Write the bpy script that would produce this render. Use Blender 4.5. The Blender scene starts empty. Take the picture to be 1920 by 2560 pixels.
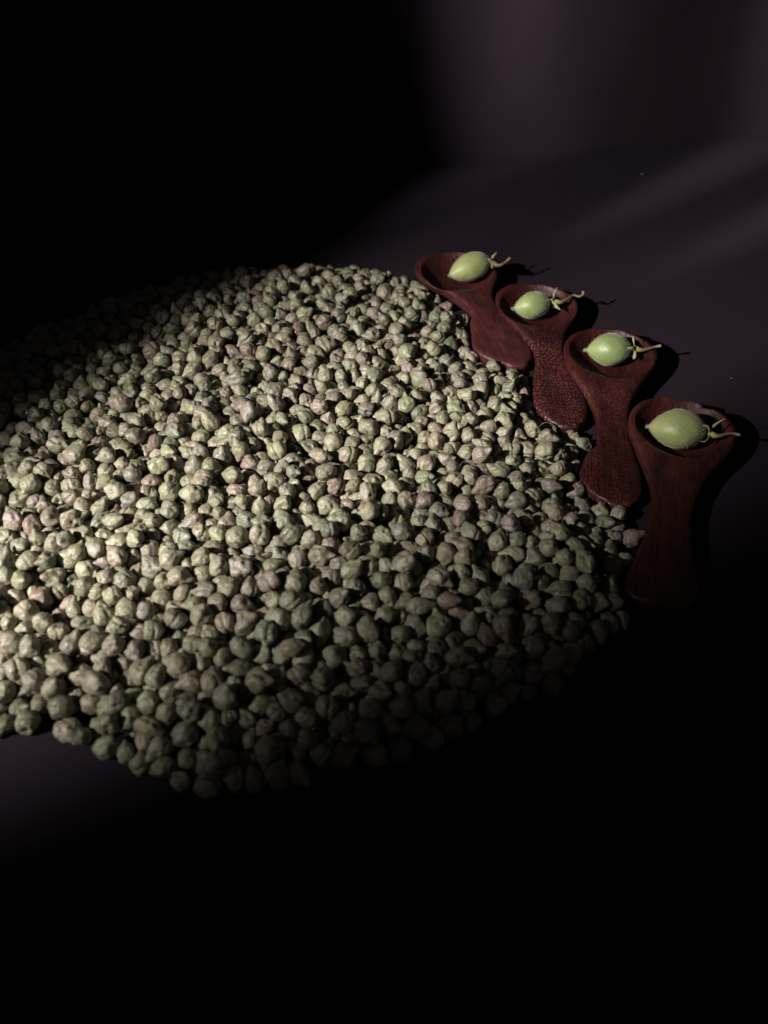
import bpy, bmesh, math, random, base64, zlib
import numpy as np
from mathutils import Vector, Matrix, Quaternion

scene = bpy.context.scene
COL = scene.collection
MM = 0.001

# ------------------------------------------------------------------ camera
CAM_H, F_PX, HORIZON = 215.0, 800.0, -260.0          # mm above the cloth, focal length in px of a 768 wide frame
PITCH = math.atan((512.0 - HORIZON) / F_PX)
cam_d = bpy.data.cameras.new("camera")
cam = bpy.data.objects.new("camera", cam_d)
COL.objects.link(cam)
cam.location = (0, 0, CAM_H * MM)
cam.rotation_euler = (math.pi / 2 - PITCH, 0, 0)
cam_d.sensor_fit = 'HORIZONTAL'
cam_d.sensor_width = 36.0
cam_d.lens = 36.0 * F_PX / 768.0
cam_d.clip_start, cam_d.clip_end = 0.01, 20.0
cam_d.dof.use_dof = True
cam_d.dof.focus_distance = 0.325
cam_d.dof.aperture_fstop = 13.0
scene.camera = cam

# ------------------------------------------------------------------ world, light, exposure
world = bpy.data.worlds.new("World")
scene.world = world
world.use_nodes = True
bg = world.node_tree.nodes["Background"]
bg.inputs[0].default_value = (0.80, 0.72, 0.80, 1)
bg.inputs[1].default_value = 0.020

LAMP = Vector((-0.52, -0.12, 0.42))                 # a lamp low on the left, its light cut into upright slits


def spot(name, az, el, half_az, half_el, power, blend, col=(1.0, 0.962, 0.90), radius=0.010, roll=0.0):
    """a spot lamp at LAMP aimed at azimuth az / elevation el (degrees), elliptical cone half_az x half_el"""
    d = bpy.data.lights.new(name, 'SPOT')
    d.energy = power
    d.color = col
    d.spot_size = math.radians(2 * half_el)
    d.spot_blend = blend
    d.shadow_soft_size = radius
    o = bpy.data.objects.new(name, d)
    COL.objects.link(o)
    a, e = math.radians(az), math.radians(el)
    v = Vector((math.cos(a) * math.cos(e), math.sin(a) * math.cos(e), math.sin(e)))
    o.location = LAMP
    o.rotation_euler = (v.to_track_quat('-Z', 'Y') @ Quaternion((0, 0, 1), math.radians(roll))).to_euler()
    o.scale = (math.tan(math.radians(half_az)) / math.tan(math.radians(half_el)), 1, 1)
    return o


spot("lamp", 47.5, 25, 16.9, 75, 40.0, 0.18, roll=8.6)
spot("lamp_spill", 34.5, 12, 11.9, 75, 22.0, 0.28)
spot("lamp_slit", 49.3, -16, 2.7, 13.0, 60.0, 1.0, (1.0, 0.92, 0.97))
spot("lamp_slit.001", 42.6, -17, 1.7, 10.5, 112.0, 1.0, (0.98, 0.91, 1.0))
spot("lamp_slit.002", 38.4, -17, 1.5, 10.5, 122.0, 1.0, (0.98, 0.91, 1.0))

scene.view_settings.view_transform = 'Standard'
scene.view_settings.look = 'None'
scene.view_settings.exposure = 0.0
scene.view_settings.gamma = 1.0
scene.cycles.max_bounces = 6
scene.cycles.use_denoising = True


# ------------------------------------------------------------------ shapes (all in millimetres)
def ico(sub):
    bm = bmesh.new()
    bmesh.ops.create_icosphere(bm, subdivisions=sub, radius=1.0)
    v = np.array([q.co[:] for q in bm.verts])
    f = np.array([[q.index for q in p.verts] for p in bm.faces])
    bm.free()
    return v / np.linalg.norm(v, axis=1)[:, None], f


N_VARIANTS = 36


def pea_shape(dirs, k):
    """radius of dried chickpea number k along unit directions: a faceted body with a hooked beak (+X end),
    a cleft between the two lobes, sunken dents and shrivel wrinkles"""
    r = np.random.RandomState(1000 + k)
    d = dirs
    n = r.randn(15, 3)
    n /= np.linalg.norm(n, axis=1)[:, None]
    h = r.uniform(0.86, 1.12, 15)
    p = r.uniform(9, 15)
    base = np.vstack([n, np.eye(3), -np.eye(3)])
    hh = np.r_[h, r.uniform(1.0, 1.15, 6)]
    q = np.maximum(0, d @ base.T / hh) ** p
    rad = (q.sum(1) + 1e-9) ** (-1 / p)
    rad = 0.60 * rad + 0.40 * 1.0
    # beak
    bd = np.array([1, r.uniform(-.12, .12), r.uniform(.05, .38)])
    bd /= np.linalg.norm(bd)
    ang = np.arccos(np.clip(d @ bd, -1, 1))
    bh = r.uniform(0.26, 0.66)
    rad += bh * np.exp(-(ang / r.uniform(.20, .30)) ** 2) + 0.17 * np.exp(-(ang / .70) ** 2)
    # cleft between the lobes, on the back and underside
    w = r.uniform(.08, .15)
    cl = np.exp(-((d[:, 1] + .08 * np.sin(3 * d[:, 2] + k)) / w) ** 2)
    m = 1 / (1 + np.exp((d[:, 0] - r.uniform(-.1, .35)) / .10))
    rad -= r.uniform(.09, .27) * cl * m
    # hollow just behind the beak
    turn = r.choice([-1, 1])
    hd = bd + np.array([-.25, 0, turn * .62])
    hd /= np.linalg.norm(hd)
    a = np.arccos(np.clip(d @ hd, -1, 1))
    rad -= r.uniform(.12, .27) * np.exp(-(a / .19) ** 2) - .06 * np.exp(-((a - .36) / .12) ** 2)
    # dents, broad and narrow
    for q in range(r.randint(6, 12)):
        c = r.randn(3)
        c /= np.linalg.norm(c)
        s = r.uniform(.24, .48) if q < 4 else r.uniform(.12, .24)
        a = np.arccos(np.clip(d @ c, -1, 1))
        rad -= r.uniform(.07, .18) * (1 if q < 4 else .9) * np.exp(-(a / s) ** 2) - .035 * np.exp(-((a - 1.5 * s) / (.5 * s)) ** 2)
    # shrivel wrinkles that run from the beak backwards
    az = np.arctan2(d[:, 2], d[:, 1])
    wr = np.sin(az * r.randint(7, 11) + 2.2 * np.sin(2.1 * d[:, 0] + k) + r.uniform(0, 6))
    wr2 = np.sin(9 * d[:, 0] + 4 * np.sin(az * 2 + k) + r.uniform(0, 6))
    rad += .024 * wr * np.sqrt(np.maximum(0, 1 - d[:, 0] ** 2)) * (d[:, 0] < .8) + .012 * wr2
    P = d * rad[:, None]
    P *= np.array([3.22, r.uniform(2.9, 3.4), r.uniform(2.75, 3.2)])
    # bend the beak
    t = np.maximum(0, P[:, 0] - 2.2)
    P[:, 2] += r.uniform(-.05, .30) * t ** 1.3
    P -= np.array([.30, 0, 0])
    return P


# the four carved spoons: bowl centre, axis direction, outline stations (u along the handle, v to either side)
SPOONS = [
    dict(bc=(38.8, 400.0), d=(0.2078, -0.9782), c=(-20.3, 87.8), o=[(-19.7, -9.4, -1.4), (-16.0, -16.7, 12.1), (-12.4, -19.5, 15.8), (-8.7, -20.9, 18.4), (-5.0, -21.4, 20.2), (-1.3, -21.8, 21.4), (2.4, -20.9, 21.5), (6.1, -19.4, 21.3), (9.8, -16.9, 20.3), (13.5, -14.2, 18.7), (17.1, -11.4, 16.8), (20.8, -9.0, 14.6), (24.5, -7.0, 13.1), (28.2, -5.3, 12.0), (31.9, -4.0, 11.3), (35.6, -3.1, 11.3), (39.3, -2.4, 11.6), (42.0, -2.4, 12.0), (44.6, -4.6, 12.4), (47.6, -5.9, 12.9), (50.3, -6.4, 13.8), (54.0, -7.2, 14.7), (57.7, -8.1, 15.2), (61.4, -9.0, 15.4), (65.1, -9.9, 15.6), (68.8, -10.5, 15.7), (72.5, -10.1, 15.9), (76.1, -8.5, 16.0), (79.8, -5.9, 15.3), (83.5, -2.4, 13.6), (87.2, 5.6, 9.2)]),
    dict(bc=(77.4, 363.5), d=(0.0006, -1.0), c=(-19.9, 94.6), o=[(-19.3, -10.4, 2.7), (-15.4, -16.6, 12.8), (-11.5, -19.3, 17.4), (-7.6, -20.4, 19.8), (-3.7, -20.6, 20.8), (0.2, -20.1, 20.7), (4.2, -19.3, 19.8), (8.1, -18.2, 18.6), (12.0, -17.0, 17.0), (15.9, -15.0, 15.0), (19.8, -13.0, 12.9), (23.7, -11.2, 10.9), (27.6, -9.5, 9.7), (31.5, -7.8, 8.5), (35.4, -6.6, 7.8), (39.3, -6.1, 7.3), (43.2, -6.3, 7.1), (47.1, -6.9, 7.3), (51.0, -7.5, 7.7), (54.9, -8.4, 8.3), (58.8, -9.4, 9.0), (62.7, -10.0, 9.8), (66.6, -10.6, 10.5), (70.5, -11.2, 11.1), (74.4, -11.5, 11.5), (78.3, -11.3, 11.5), (82.2, -10.4, 11.1), (86.1, -8.8, 10.3), (90.0, -6.3, 8.6), (93.9, -1.6, 3.5)]),
    dict(bc=(105.8, 320.6), d=(-0.1584, -0.9874), c=(-18.6, 101.4), o=[(-17.9, -6.7, 4.6), (-13.8, -15.5, 13.6), (-9.7, -19.0, 18.5), (-5.6, -20.8, 21.0), (-1.5, -21.5, 21.7), (2.6, -21.5, 21.2), (6.7, -21.2, 20.0), (10.8, -20.4, 18.4), (14.9, -19.5, 16.5), (19.0, -18.1, 14.5), (23.1, -16.2, 12.4), (27.2, -14.2, 10.7), (31.3, -12.2, 9.1), (35.3, -10.4, 7.8), (39.4, -9.0, 6.9), (43.5, -8.2, 6.2), (47.6, -7.6, 5.8), (51.7, -7.3, 5.7), (55.8, -7.2, 5.9), (59.9, -7.3, 6.1), (64.0, -7.5, 6.6), (67.0, -8.2, 7.0), (69.5, -10.6, 7.5), (72.6, -12.0, 8.0), (76.3, -13.2, 8.7), (80.4, -14.3, 9.2), (84.5, -14.9, 9.4), (88.6, -14.2, 9.3), (92.7, -11.9, 8.8), (96.8, -8.4, 7.0), (100.9, -2.3, 2.8)]),
    dict(bc=(123.7, 265.3), d=(-0.2829, -0.9591), c=(-17.9, 98.0), o=[(-17.2, -6.0, 3.4), (-13.2, -15.0, 14.5), (-9.2, -18.3, 19.3), (-5.2, -20.1, 21.4), (-1.2, -21.1, 22.3), (2.8, -21.2, 22.1), (6.8, -20.7, 21.3), (10.8, -19.7, 20.3), (14.8, -18.2, 18.5), (18.8, -16.6, 16.8), (22.8, -14.9, 14.6), (26.8, -13.4, 12.5), (30.7, -11.8, 10.9), (34.7, -10.5, 9.5), (38.7, -9.5, 8.5), (42.7, -8.9, 7.5), (46.7, -8.6, 6.8), (50.7, -8.6, 6.3), (54.7, -8.7, 6.2), (58.7, -9.1, 6.2), (62.7, -9.6, 6.5), (66.7, -10.3, 6.9), (70.7, -11.1, 7.5), (74.7, -12.0, 8.2), (78.7, -12.8, 8.9), (82.7, -13.8, 9.3), (86.7, -14.6, 9.6), (90.7, -15.0, 9.2), (94.0, -14.4, 7.6), (96.8, -11.0, 3.0)]),
]
NECK_U = 24.0


def spoon_arrays(k):
    """vertices (u, v, z), faces and the u of each face for spoon k, a closed carved body"""
    S = SPOONS[k]
    o = np.array(S['o'])
    c0, c1 = S['c']
    # u stations, dense at both ends
    s = np.linspace(0, 1, 130)
    s = s + 0.030 * np.sin(2 * np.pi * s) * -1
    t = 0.5 - 0.5 * np.cos(np.pi * np.linspace(0, 1, 15))
    u = np.r_[c0 + (o[0, 0] + 3 - c0) * (1 - np.cos(np.pi / 2 * np.linspace(0, 1, 12)[:-1])),
              np.linspace(o[0, 0] + 3, o[-1, 0] - 3, 96),
              c1 - (c1 - o[-1, 0] + 3) * (1 - np.cos(np.pi / 2 * np.linspace(1, 0, 12)[1:]))]
    mid0 = 0.5 * (o[0, 1] + o[0, 2])
    mid1 = 0.5 * (o[-1, 1] + o[-1, 2])

    def side(col):
        fine = np.linspace(o[0, 0], o[-1, 0], 400)
        y = np.interp(fine, o[:, 0], o[:, col])
        g = np.exp(-np.linspace(-2.2, 2.2, 15) ** 2)
        g /= g.sum()
        y = np.convolve(np.pad(y, 7, mode='edge'), g, 'valid')
        y[:14] = np.interp(fine[:14], o[:, 0], o[:, col])
        y[-14:] = np.interp(fine[-14:], o[:, 0], o[:, col])
        v = np.interp(u, fine, y)
        a = u < o[0, 0] + 2.0          # round closing at both ends
        m = np.interp(o[0, 0] + 2.0, fine, y)
        v[a] = mid0 + (m - mid0) * np.sqrt(np.clip(1 - ((o[0, 0] + 2.0 - u[a]) / (o[0, 0] + 2.0 - c0)) ** 2, 0, 1))
        b = u > o[-1, 0] - 2.0
        m = np.interp(o[-1, 0] - 2.0, fine, y)
        v[b] = mid1 + (m - mid1) * np.sqrt(np.clip(1 - ((u[b] - o[-1, 0] + 2.0) / (c1 - o[-1, 0] + 2.0)) ** 2, 0, 1))
        return v
    lo, hi = side(1), side(2)
    hw, mv = (hi - lo) / 2, (hi + lo) / 2
    zt = np.interp(u, [c0, -8, 8, 18, 26, 40, 55, 75, c1], [11.6, 11.2, 10.8, 10.3, 9.4, 8.2, 7.4, 6.8, 5.6])
    zb = np.interp(u, [c0, 0, 20, 32, 48, 62, 75, c1], [2.6, 0.15, 0.9, 2.2, 2.4, 1.4, 0.3, 0.1])
    bw = 1 / (1 + np.exp((u - 21) / 3.0))                  # 1 in the bowl, 0 on the handle
    zm = bw * (zt - 2.4) + (1 - bw) * (zb + 0.52 * (zt - zb))
    e = np.minimum(u - c0, c1 - u)
    te = np.clip(1 - (1 - np.clip(e / 3.2, 0, 1)) ** 2.6, 0, 1) ** (1 / 2.6)
    NV = 44
    vn = -np.cos(np.linspace(0, np.pi, NV))
    vn = np.sign(vn) * np.abs(vn) ** 0.8
    rnd = np.random.RandomState(50 + k)
    ph = rnd.uniform(0, 6, 8)
    V = []
    for i in range(len(u)):
        # top
        pr = (1 - np.abs(vn) ** 4.5) ** (1 / 4.5) if True else 0
        v = mv[i] + vn * hw[i]
        z = zm[i] + (zt[i] - zm[i]) * pr * te[i]
        # hand-carved unevenness
        z = z + (0.16 * np.sin(u[i] * .23 + v * .31 + ph[0]) + 0.10 * np.sin(u[i] * .55 - v * .47 + ph[1])) * pr * te[i] * (1 - .5 * bw[i])
        # hollow of the bowl
        rho = np.sqrt(((u[i] - 1.8) / 20.0) ** 2 + ((v - mv[np.argmin(abs(u))]) / 19.4) ** 2)
        dep = np.clip(1 - rho ** 3.1, 0, 1)
        lip = 1 / (1 + np.exp((rho - 0.985) / 0.012))
        z = z - 8.6 * dep * lip
        V.append(np.c_[np.full(NV, u[i]), v, z])
        q = 2.3 * bw[i] + 3.6 * (1 - bw[i])
        pb = (1 - np.abs(vn) ** q) ** (1 / q)
        z2 = zm[i] - (zm[i] - zb[i]) * pb * te[i]
        V.append(np.c_[np.full(NV, u[i]), v, z2])
    V = np.array(V).reshape(len(u), 2, NV, 3)
    n = len(u)
    idx = np.arange(n * 2 * NV).reshape(n, 2, NV)
    ring = np.concatenate([idx[:, 0, :], idx[:, 1, 1:-1][:, ::-1]], axis=1)     # closed ring per station
    used = np.unique(ring)
    remap = -np.ones(n * 2 * NV, int)
    remap[used] = np.arange(len(used))
    ring = remap[ring]
    P = V.reshape(-1, 3)[used]
    m = ring.shape[1]
    a = ring[:-1]
    b = ring[1:]
    F = np.stack([a, np.roll(a, -1, 1), np.roll(b, -1, 1), b], -1).reshape(-1, 4)
    fu = P[F][:, :, 0].mean(1)
    # end caps as fans
    caps = [list(ring[0][::-1]), list(ring[-1])]
    return P, F, fu, caps


def spoon_matrix(k):
    S = SPOONS[k]
    d = np.array(S['d'])
    d /= np.hypot(*d)
    n = np.array([-d[1], d[0]])
    M = Matrix(((d[0], n[0], 0, S['bc'][0] * MM), (d[1], n[1], 0, S['bc'][1] * MM), (0, 0, 1, 0), (0, 0, 0, 1)))
    return M


HEAP = np.array([(-200, 282), (-183, 330), (-147, 371), (-100, 401), (-54, 412), (-22, 413), (6, 404), (22, 390), (33, 373), (41, 356), (41, 340), (41, 322), (53, 314), (67, 311), (69, 292), (68, 276), (76, 264), (84, 261), (84, 248), (76, 233), (80, 220), (92, 214), (99, 208), (93, 194), (85, 180), (84, 172), (54, 143), (5, 120), (-35, 110), (-60, 111), (-80, 117), (-96, 124), (-116, 131), (-140, 140), (-172, 159), (-198, 200), (-208, 245)], float)


# settled peas, eight numbers each: shape, size (1/100), x, y, z (1/10 mm), turn as a rotation vector (1/50 rad)
HEAP_DATA = [
21,113,-467,1126,92,65,67,21,3,113,-861,1369,110,0,-101,-55,9,113,-374,1364,131,-3,2,-8,27,113,-576,1230,66,-142,-29,39,8,113,-966,1319,64,37,51,8,2,108,43,1200,36,143,48,9,3,113,-207,1575,115,-33,73,-74,7,113,-333,1173,78,68,-10,-74,
16,113,-807,1205,35,-122,-48,15,9,113,-147,1474,110,25,-70,14,32,113,-53,1220,87,33,-15,-29,35,105,-307,1122,32,48,42,59,3,113,537,1482,78,35,14,-122,5,113,201,1277,31,-17,9,149,2,104,-624,1419,127,-19,-110,-93,22,107,92,1252,63,127,-35,74,
2,108,-468,1312,127,-93,-11,-106,15,113,365,1439,91,85,-63,-69,27,113,-1065,1285,35,-84,-12,126,23,113,-514,1274,70,-46,-74,72,10,105,-650,1197,44,-14,46,-101,26,113,-500,1088,34,-50,24,136,25,105,-180,1186,29,24,13,51,
21,112,-116,1166,53,123,-17,51,35,100,-570,1283,113,19,39,-70,0,100,-1063,1397,93,117,-54,-59,5,113,-513,1374,119,-71,-85,10,9,109,-992,1433,122,105,-35,26,10,111,-27,1177,39,-66,43,19,35,113,-479,1802,151,11,-21,94,
35,113,-1135,1702,106,-20,66,-7,9,108,-1125,1433,98,27,49,-50,17,110,185,1336,70,91,13,72,26,113,-183,1385,116,-94,-34,48,15,113,169,1582,115,-29,-41,54,22,104,-270,1314,107,30,-22,144,30,110,-168,1298,94,-21,32,83,
7,113,-259,1584,160,-55,-33,22,7,110,-807,1252,81,70,-44,63,23,103,-688,1248,76,152,-23,-2,20,113,-909,1636,108,23,11,108,6,103,-424,1109,32,-113,98,38,30,113,-1006,1377,77,-75,-25,-78,1,113,-740,1413,110,-122,-66,-45,
21,113,-333,1591,142,78,27,-67,32,113,-438,1432,99,25,-109,17,16,112,111,1328,73,52,-13,68,14,109,-479,1201,79,-45,35,-87,35,106,-579,1605,150,81,-22,75,24,104,-698,1318,91,-15,63,16,32,105,-40,1294,91,134,7,4,33,113,65,1804,174,26,2,-127,
11,111,-368,1532,144,-1,30,-83,23,98,-366,1102,33,-5,-23,87,26,113,-385,1488,92,96,-29,-93,30,113,-1173,2338,199,86,25,56,28,110,-439,1583,135,-133,-8,-66,10,109,-1166,1521,117,-111,-24,55,35,113,484,1715,88,-28,0,78,
5,105,95,1407,104,-5,10,44,17,113,-1299,2190,178,33,-7,-88,12,108,-49,1546,141,34,-40,76,2,108,277,1602,88,-50,-50,-39,7,101,-628,1143,32,54,-90,-115,3,105,-917,1516,116,70,67,29,16,106,-369,1319,78,63,11,29,10,111,228,1475,100,94,-17,10,
12,103,-116,1251,89,-102,-90,31,23,111,-254,1407,100,-82,42,38,10,113,-1122,1803,101,-15,-44,-79,20,104,55,1296,94,-84,48,32,15,108,-946,1260,34,121,-38,0,3,93,-246,1128,28,-66,49,-54,19,103,340,1346,40,-14,29,102,
13,113,-296,1649,165,-105,-79,44,34,98,-638,1286,87,63,12,68,2,111,-510,1930,165,61,122,48,15,113,-1106,2019,165,-4,8,21,14,113,-291,1731,166,98,105,63,0,113,-882,1349,41,-66,-12,4,10,107,23,1399,133,-45,-7,60,
29,104,-1103,1500,124,23,-41,-10,19,91,-702,1160,28,-90,-40,17,2,101,468,1458,36,60,-51,78,9,103,-10,1348,97,-6,-12,-30,21,113,-783,1810,146,-113,28,-35,25,106,-117,1526,138,-17,22,-6,17,107,-508,1708,160,-7,16,43,
32,108,379,1584,117,55,24,-60,6,111,-439,1484,140,-31,44,-18,9,106,470,1616,79,40,17,-104,0,102,-748,1280,75,69,-14,-108,0,108,-981,1526,103,-34,-36,15,16,104,-578,1376,114,30,-136,32,14,104,-1152,1636,127,-142,41,4,
25,107,183,1747,166,4,23,-38,17,110,604,1541,35,23,3,38,35,113,-856,2311,160,-29,-1,103,24,103,465,1762,140,119,54,67,0,112,403,1843,108,-31,-68,-43,32,113,595,1755,95,-7,-79,128,11,113,-432,1942,165,27,0,69,35,112,99,1597,88,63,59,119,
2,113,801,1902,44,-26,87,-38,28,96,532,1425,28,35,-8,107,11,113,-871,1770,117,-93,28,114,7,113,109,1644,140,-46,8,-10,23,103,-684,1386,125,-115,-100,-11,27,103,-837,1504,127,51,-41,27,26,92,-781,1308,120,-97,-16,21,
6,110,-225,1268,93,118,66,-48,20,104,144,1237,28,9,-8,-31,20,112,-642,1358,88,-56,-42,38,26,109,-834,1643,121,91,10,-38,11,102,-127,1364,73,38,6,-2,28,108,-667,1592,139,75,80,-91,31,109,231,1399,92,79,56,-33,11,108,539,1619,87,-78,79,-64,
1,113,247,1354,41,40,-58,65,15,96,-721,1553,136,-87,-97,-13,11,113,62,1761,122,92,82,-24,28,102,-225,1354,78,-108,-68,19,10,104,-679,1753,164,137,-17,5,8,113,-1016,1834,108,-109,40,81,16,98,-221,1212,69,-80,-13,92,
17,106,-717,1819,178,136,39,49,28,103,-375,1715,179,75,127,17,2,110,-694,2138,180,-22,-137,11,22,102,705,1633,35,-67,82,-65,35,101,657,1727,67,-14,27,-114,30,98,292,1389,74,-2,-30,-104,26,109,331,1560,91,64,68,88,12,101,388,1392,27,7,-25,17,
9,98,-776,1501,102,46,-11,-43,21,101,481,1539,73,1,-4,62,15,103,-216,1855,161,-1,8,-19,34,108,-570,1458,97,-54,9,-67,27,109,-442,1245,34,-68,65,-88,33,101,-389,1160,25,42,32,-78,8,95,-567,1170,33,-78,-19,82,26,112,-316,1938,181,15,17,39,
14,113,719,1744,40,-105,24,-59,12,113,572,1691,86,102,-20,-1,16,98,-543,1484,144,1,-116,1,28,93,21,1259,62,-131,-35,69,12,113,-1186,2037,159,-73,13,-81,19,113,213,1868,147,54,-110,5,6,113,-251,1927,157,76,51,-1,
30,101,-906,1845,162,-34,-110,-6,4,110,-1148,1369,66,37,-42,-63,0,107,-1211,1843,141,58,105,0,2,113,638,2466,104,59,49,57,24,106,-992,1739,128,70,-8,-94,7,97,-315,1287,86,-134,-67,43,7,95,-887,1232,48,-34,-46,-91,
30,113,-541,2601,205,100,-86,-41,3,110,383,2252,127,18,98,-105,20,107,-125,1604,142,57,106,57,26,98,-281,1477,145,144,2,35,19,104,-1093,1599,117,105,45,-104,23,106,-145,1671,149,-46,-35,-36,2,105,909,2051,35,-67,-6,-31,
30,100,-502,1583,136,-34,0,88,20,113,-104,1783,163,-37,-30,-6,0,113,-1052,1948,153,-29,-53,112,6,98,-274,1243,70,-44,-2,-118,15,113,218,1545,73,-66,109,-72,27,112,334,1713,106,-58,3,31,26,107,402,1951,123,64,15,80,
15,99,166,1508,92,-61,56,-57,21,110,-110,1865,171,-119,-73,25,23,106,-986,1884,163,38,81,107,19,113,621,1653,51,-118,76,-49,16,110,340,1654,81,-16,-113,-21,2,108,-353,2015,149,-16,-41,84,1,84,-577,1103,23,-60,-131,-16,
24,103,-458,1654,139,112,-7,-19,30,107,37,1507,80,-31,-73,90,6,113,-219,2268,170,6,5,30,35,106,514,1890,100,-21,108,38,9,102,147,1450,91,-20,-70,1,32,113,-977,2478,176,108,77,23,29,108,-56,1818,141,112,79,65,12,105,-1302,2004,177,32,136,54,
15,92,-77,1418,131,-9,-52,-120,9,113,-616,2349,176,5,-55,8,3,113,-199,2480,150,100,-114,38,29,102,-977,2152,181,-72,-119,-40,31,100,51,1357,89,0,55,-62,13,113,-248,1474,87,-64,-2,49,0,113,495,2183,98,22,-3,-123,16,107,283,1517,79,-2,-23,-17,
26,113,-187,2214,141,43,121,-73,5,105,-204,1643,130,61,13,-18,20,98,-768,1640,123,31,53,18,0,100,-535,1650,147,-54,65,23,29,113,33,2214,135,-75,52,5,29,113,-1354,2160,129,7,-14,3,22,98,-1047,1347,34,26,87,86,11,101,687,1783,93,58,-120,-74,
12,95,-1057,1514,89,-74,99,78,26,99,-832,1564,140,26,87,1,2,98,61,1958,162,-42,-104,30,11,103,274,1837,159,-6,48,-55,34,100,-730,1693,118,132,22,-29,9,113,-411,2388,176,-48,18,68,24,113,-71,2357,135,11,107,26,
24,113,-1286,1842,133,-48,-62,-9,29,102,-90,1728,135,-39,20,-72,16,101,-552,1796,168,-48,-97,39,30,113,395,2050,126,2,18,70,17,94,-1211,1760,134,-122,31,-85,0,109,-8,2439,155,-10,93,-85,29,90,-66,1379,96,89,-49,33,
12,113,-562,2241,177,-29,-130,72,5,101,-615,1838,164,28,2,-113,32,113,-315,1217,33,-51,53,-55,19,101,-606,1781,140,-108,3,18,5,103,279,1728,140,-31,12,23,33,87,264,1297,23,-24,-17,107,31,113,-915,1914,154,13,-39,-128,
14,110,-155,2002,172,-17,-40,130,18,106,-297,1845,144,78,63,79,11,98,-590,1716,134,7,-68,135,26,84,-748,1189,30,59,57,93,33,97,-1030,1563,117,-24,22,86,25,107,-51,2056,169,119,66,28,8,95,-1041,1859,166,9,-3,63,
3,113,-1082,1879,114,27,-46,-143,34,109,-209,2108,146,34,6,-5,0,92,-177,1769,136,13,45,-77,25,109,-552,2372,190,-55,-93,-76,9,110,559,1828,90,-58,60,-21,32,104,-727,1527,78,15,17,-60,22,95,-45,1681,115,-91,-40,73,
22,102,-780,2144,186,-60,103,72,14,113,-1079,2692,179,9,28,34,17,105,-404,2202,174,-65,86,-97,28,92,-494,1460,117,98,61,35,8,112,633,1823,87,-4,95,-103,3,107,304,1973,139,4,57,85,27,96,54,1556,111,48,-109,43,4,113,-441,2062,177,-53,-57,-62,
22,113,-328,2523,153,-15,30,96,30,99,379,1675,138,-75,23,-91,5,102,5,1615,126,-62,24,14,28,108,-671,2208,178,-3,148,5,9,113,317,1784,114,55,19,132,21,97,-215,1723,143,-72,26,20,24,113,-1040,3084,178,15,48,-34,
5,109,-1240,1998,155,111,-48,-30,9,97,687,1833,132,18,-5,-62,2,104,-21,1430,92,-51,40,108,9,101,-658,1708,125,62,101,-86,5,106,624,1993,127,-47,-104,5,8,100,-8,1751,145,103,62,-23,28,113,-1008,2404,144,-38,116,40,
16,113,-680,2025,142,-10,56,-121,21,113,-59,2564,152,92,49,-46,4,84,-401,1272,75,1,-17,105,4,113,-931,1416,87,-4,141,49,8,96,-887,1690,138,42,114,-35,5,94,-252,1193,30,-10,-88,29,22,109,-1429,2458,162,-28,6,-72,
25,101,-941,2255,169,-145,26,41,3,113,273,2545,126,15,-37,34,35,95,-761,2057,170,-109,3,72,18,99,-1135,1279,29,-80,120,3,22,89,204,1657,156,121,-9,42,11,108,-1280,2442,160,21,14,-18,4,98,-385,1214,40,-76,56,30,30,105,-780,1561,101,-10,16,-2,
17,97,-644,1970,145,-48,80,84,10,88,-320,1386,104,-14,-17,60,2,95,630,2128,85,-42,-89,-114,23,104,448,1896,114,8,-101,-118,27,101,572,1914,128,-14,-28,-64,4,99,381,1522,66,-146,14,-51,32,102,144,1866,151,-93,46,31,
23,113,-697,2560,183,39,-61,90,35,113,-267,3144,170,34,-25,123,11,93,-1110,1337,32,-136,2,-67,6,109,-59,2171,155,92,-98,-36,14,111,-805,1885,144,62,-1,-89,27,91,-1144,1838,146,34,-66,-76,4,112,444,2344,105,6,13,131,
26,105,448,2012,154,-100,-40,38,10,111,-296,2277,143,78,74,105,23,106,-320,1488,98,57,95,83,12,94,-971,1602,99,-71,-18,16,22,113,-652,2279,182,16,92,78,34,99,154,1696,139,93,-20,-19,23,102,-951,2001,176,75,-20,20,
32,104,-790,1751,112,42,-48,-25,18,98,-22,1494,103,-12,-55,-51,14,89,12,1696,130,72,12,-52,5,113,-661,1567,74,-31,60,30,9,98,-5,1955,149,-106,56,-53,9,88,-438,1703,162,26,34,94,12,106,-462,1922,109,-13,17,103,1,113,273,1902,143,-5,-48,112,
18,113,-756,2003,133,1,-45,-111,13,112,-140,2398,150,-15,32,92,11,104,785,1823,29,-17,54,-24,17,113,164,2371,123,96,57,56,25,97,781,1752,32,-29,-81,83,26,102,-487,2017,163,44,19,-21,22,102,-717,2294,165,-61,-59,-63,
4,104,-369,2090,170,17,86,-106,7,113,-625,2856,186,28,79,-130,30,95,-1223,1718,95,-125,31,13,26,101,-88,1957,159,46,98,36,20,113,-1378,2238,144,44,38,-81,14,94,-674,1503,105,50,-39,-62,9,99,-1056,2350,178,35,-60,-105,
7,94,142,1387,71,112,15,98,22,101,-1091,2101,146,105,-47,-15,10,103,523,1772,101,-13,-93,-95,17,104,-830,2517,169,-30,25,-70,17,95,-188,1948,189,79,94,-36,27,99,-1086,1901,184,44,-58,-16,20,113,753,2141,38,-119,63,14,
34,102,-1141,2147,156,-114,-45,-7,15,95,-852,1906,180,-112,56,-78,3,97,-95,1224,29,27,46,-28,19,113,-319,2623,159,-140,33,49,11,113,-1139,1923,146,9,57,-7,0,89,604,1589,76,-68,-66,6,31,109,291,2132,133,-64,-126,57,
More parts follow.
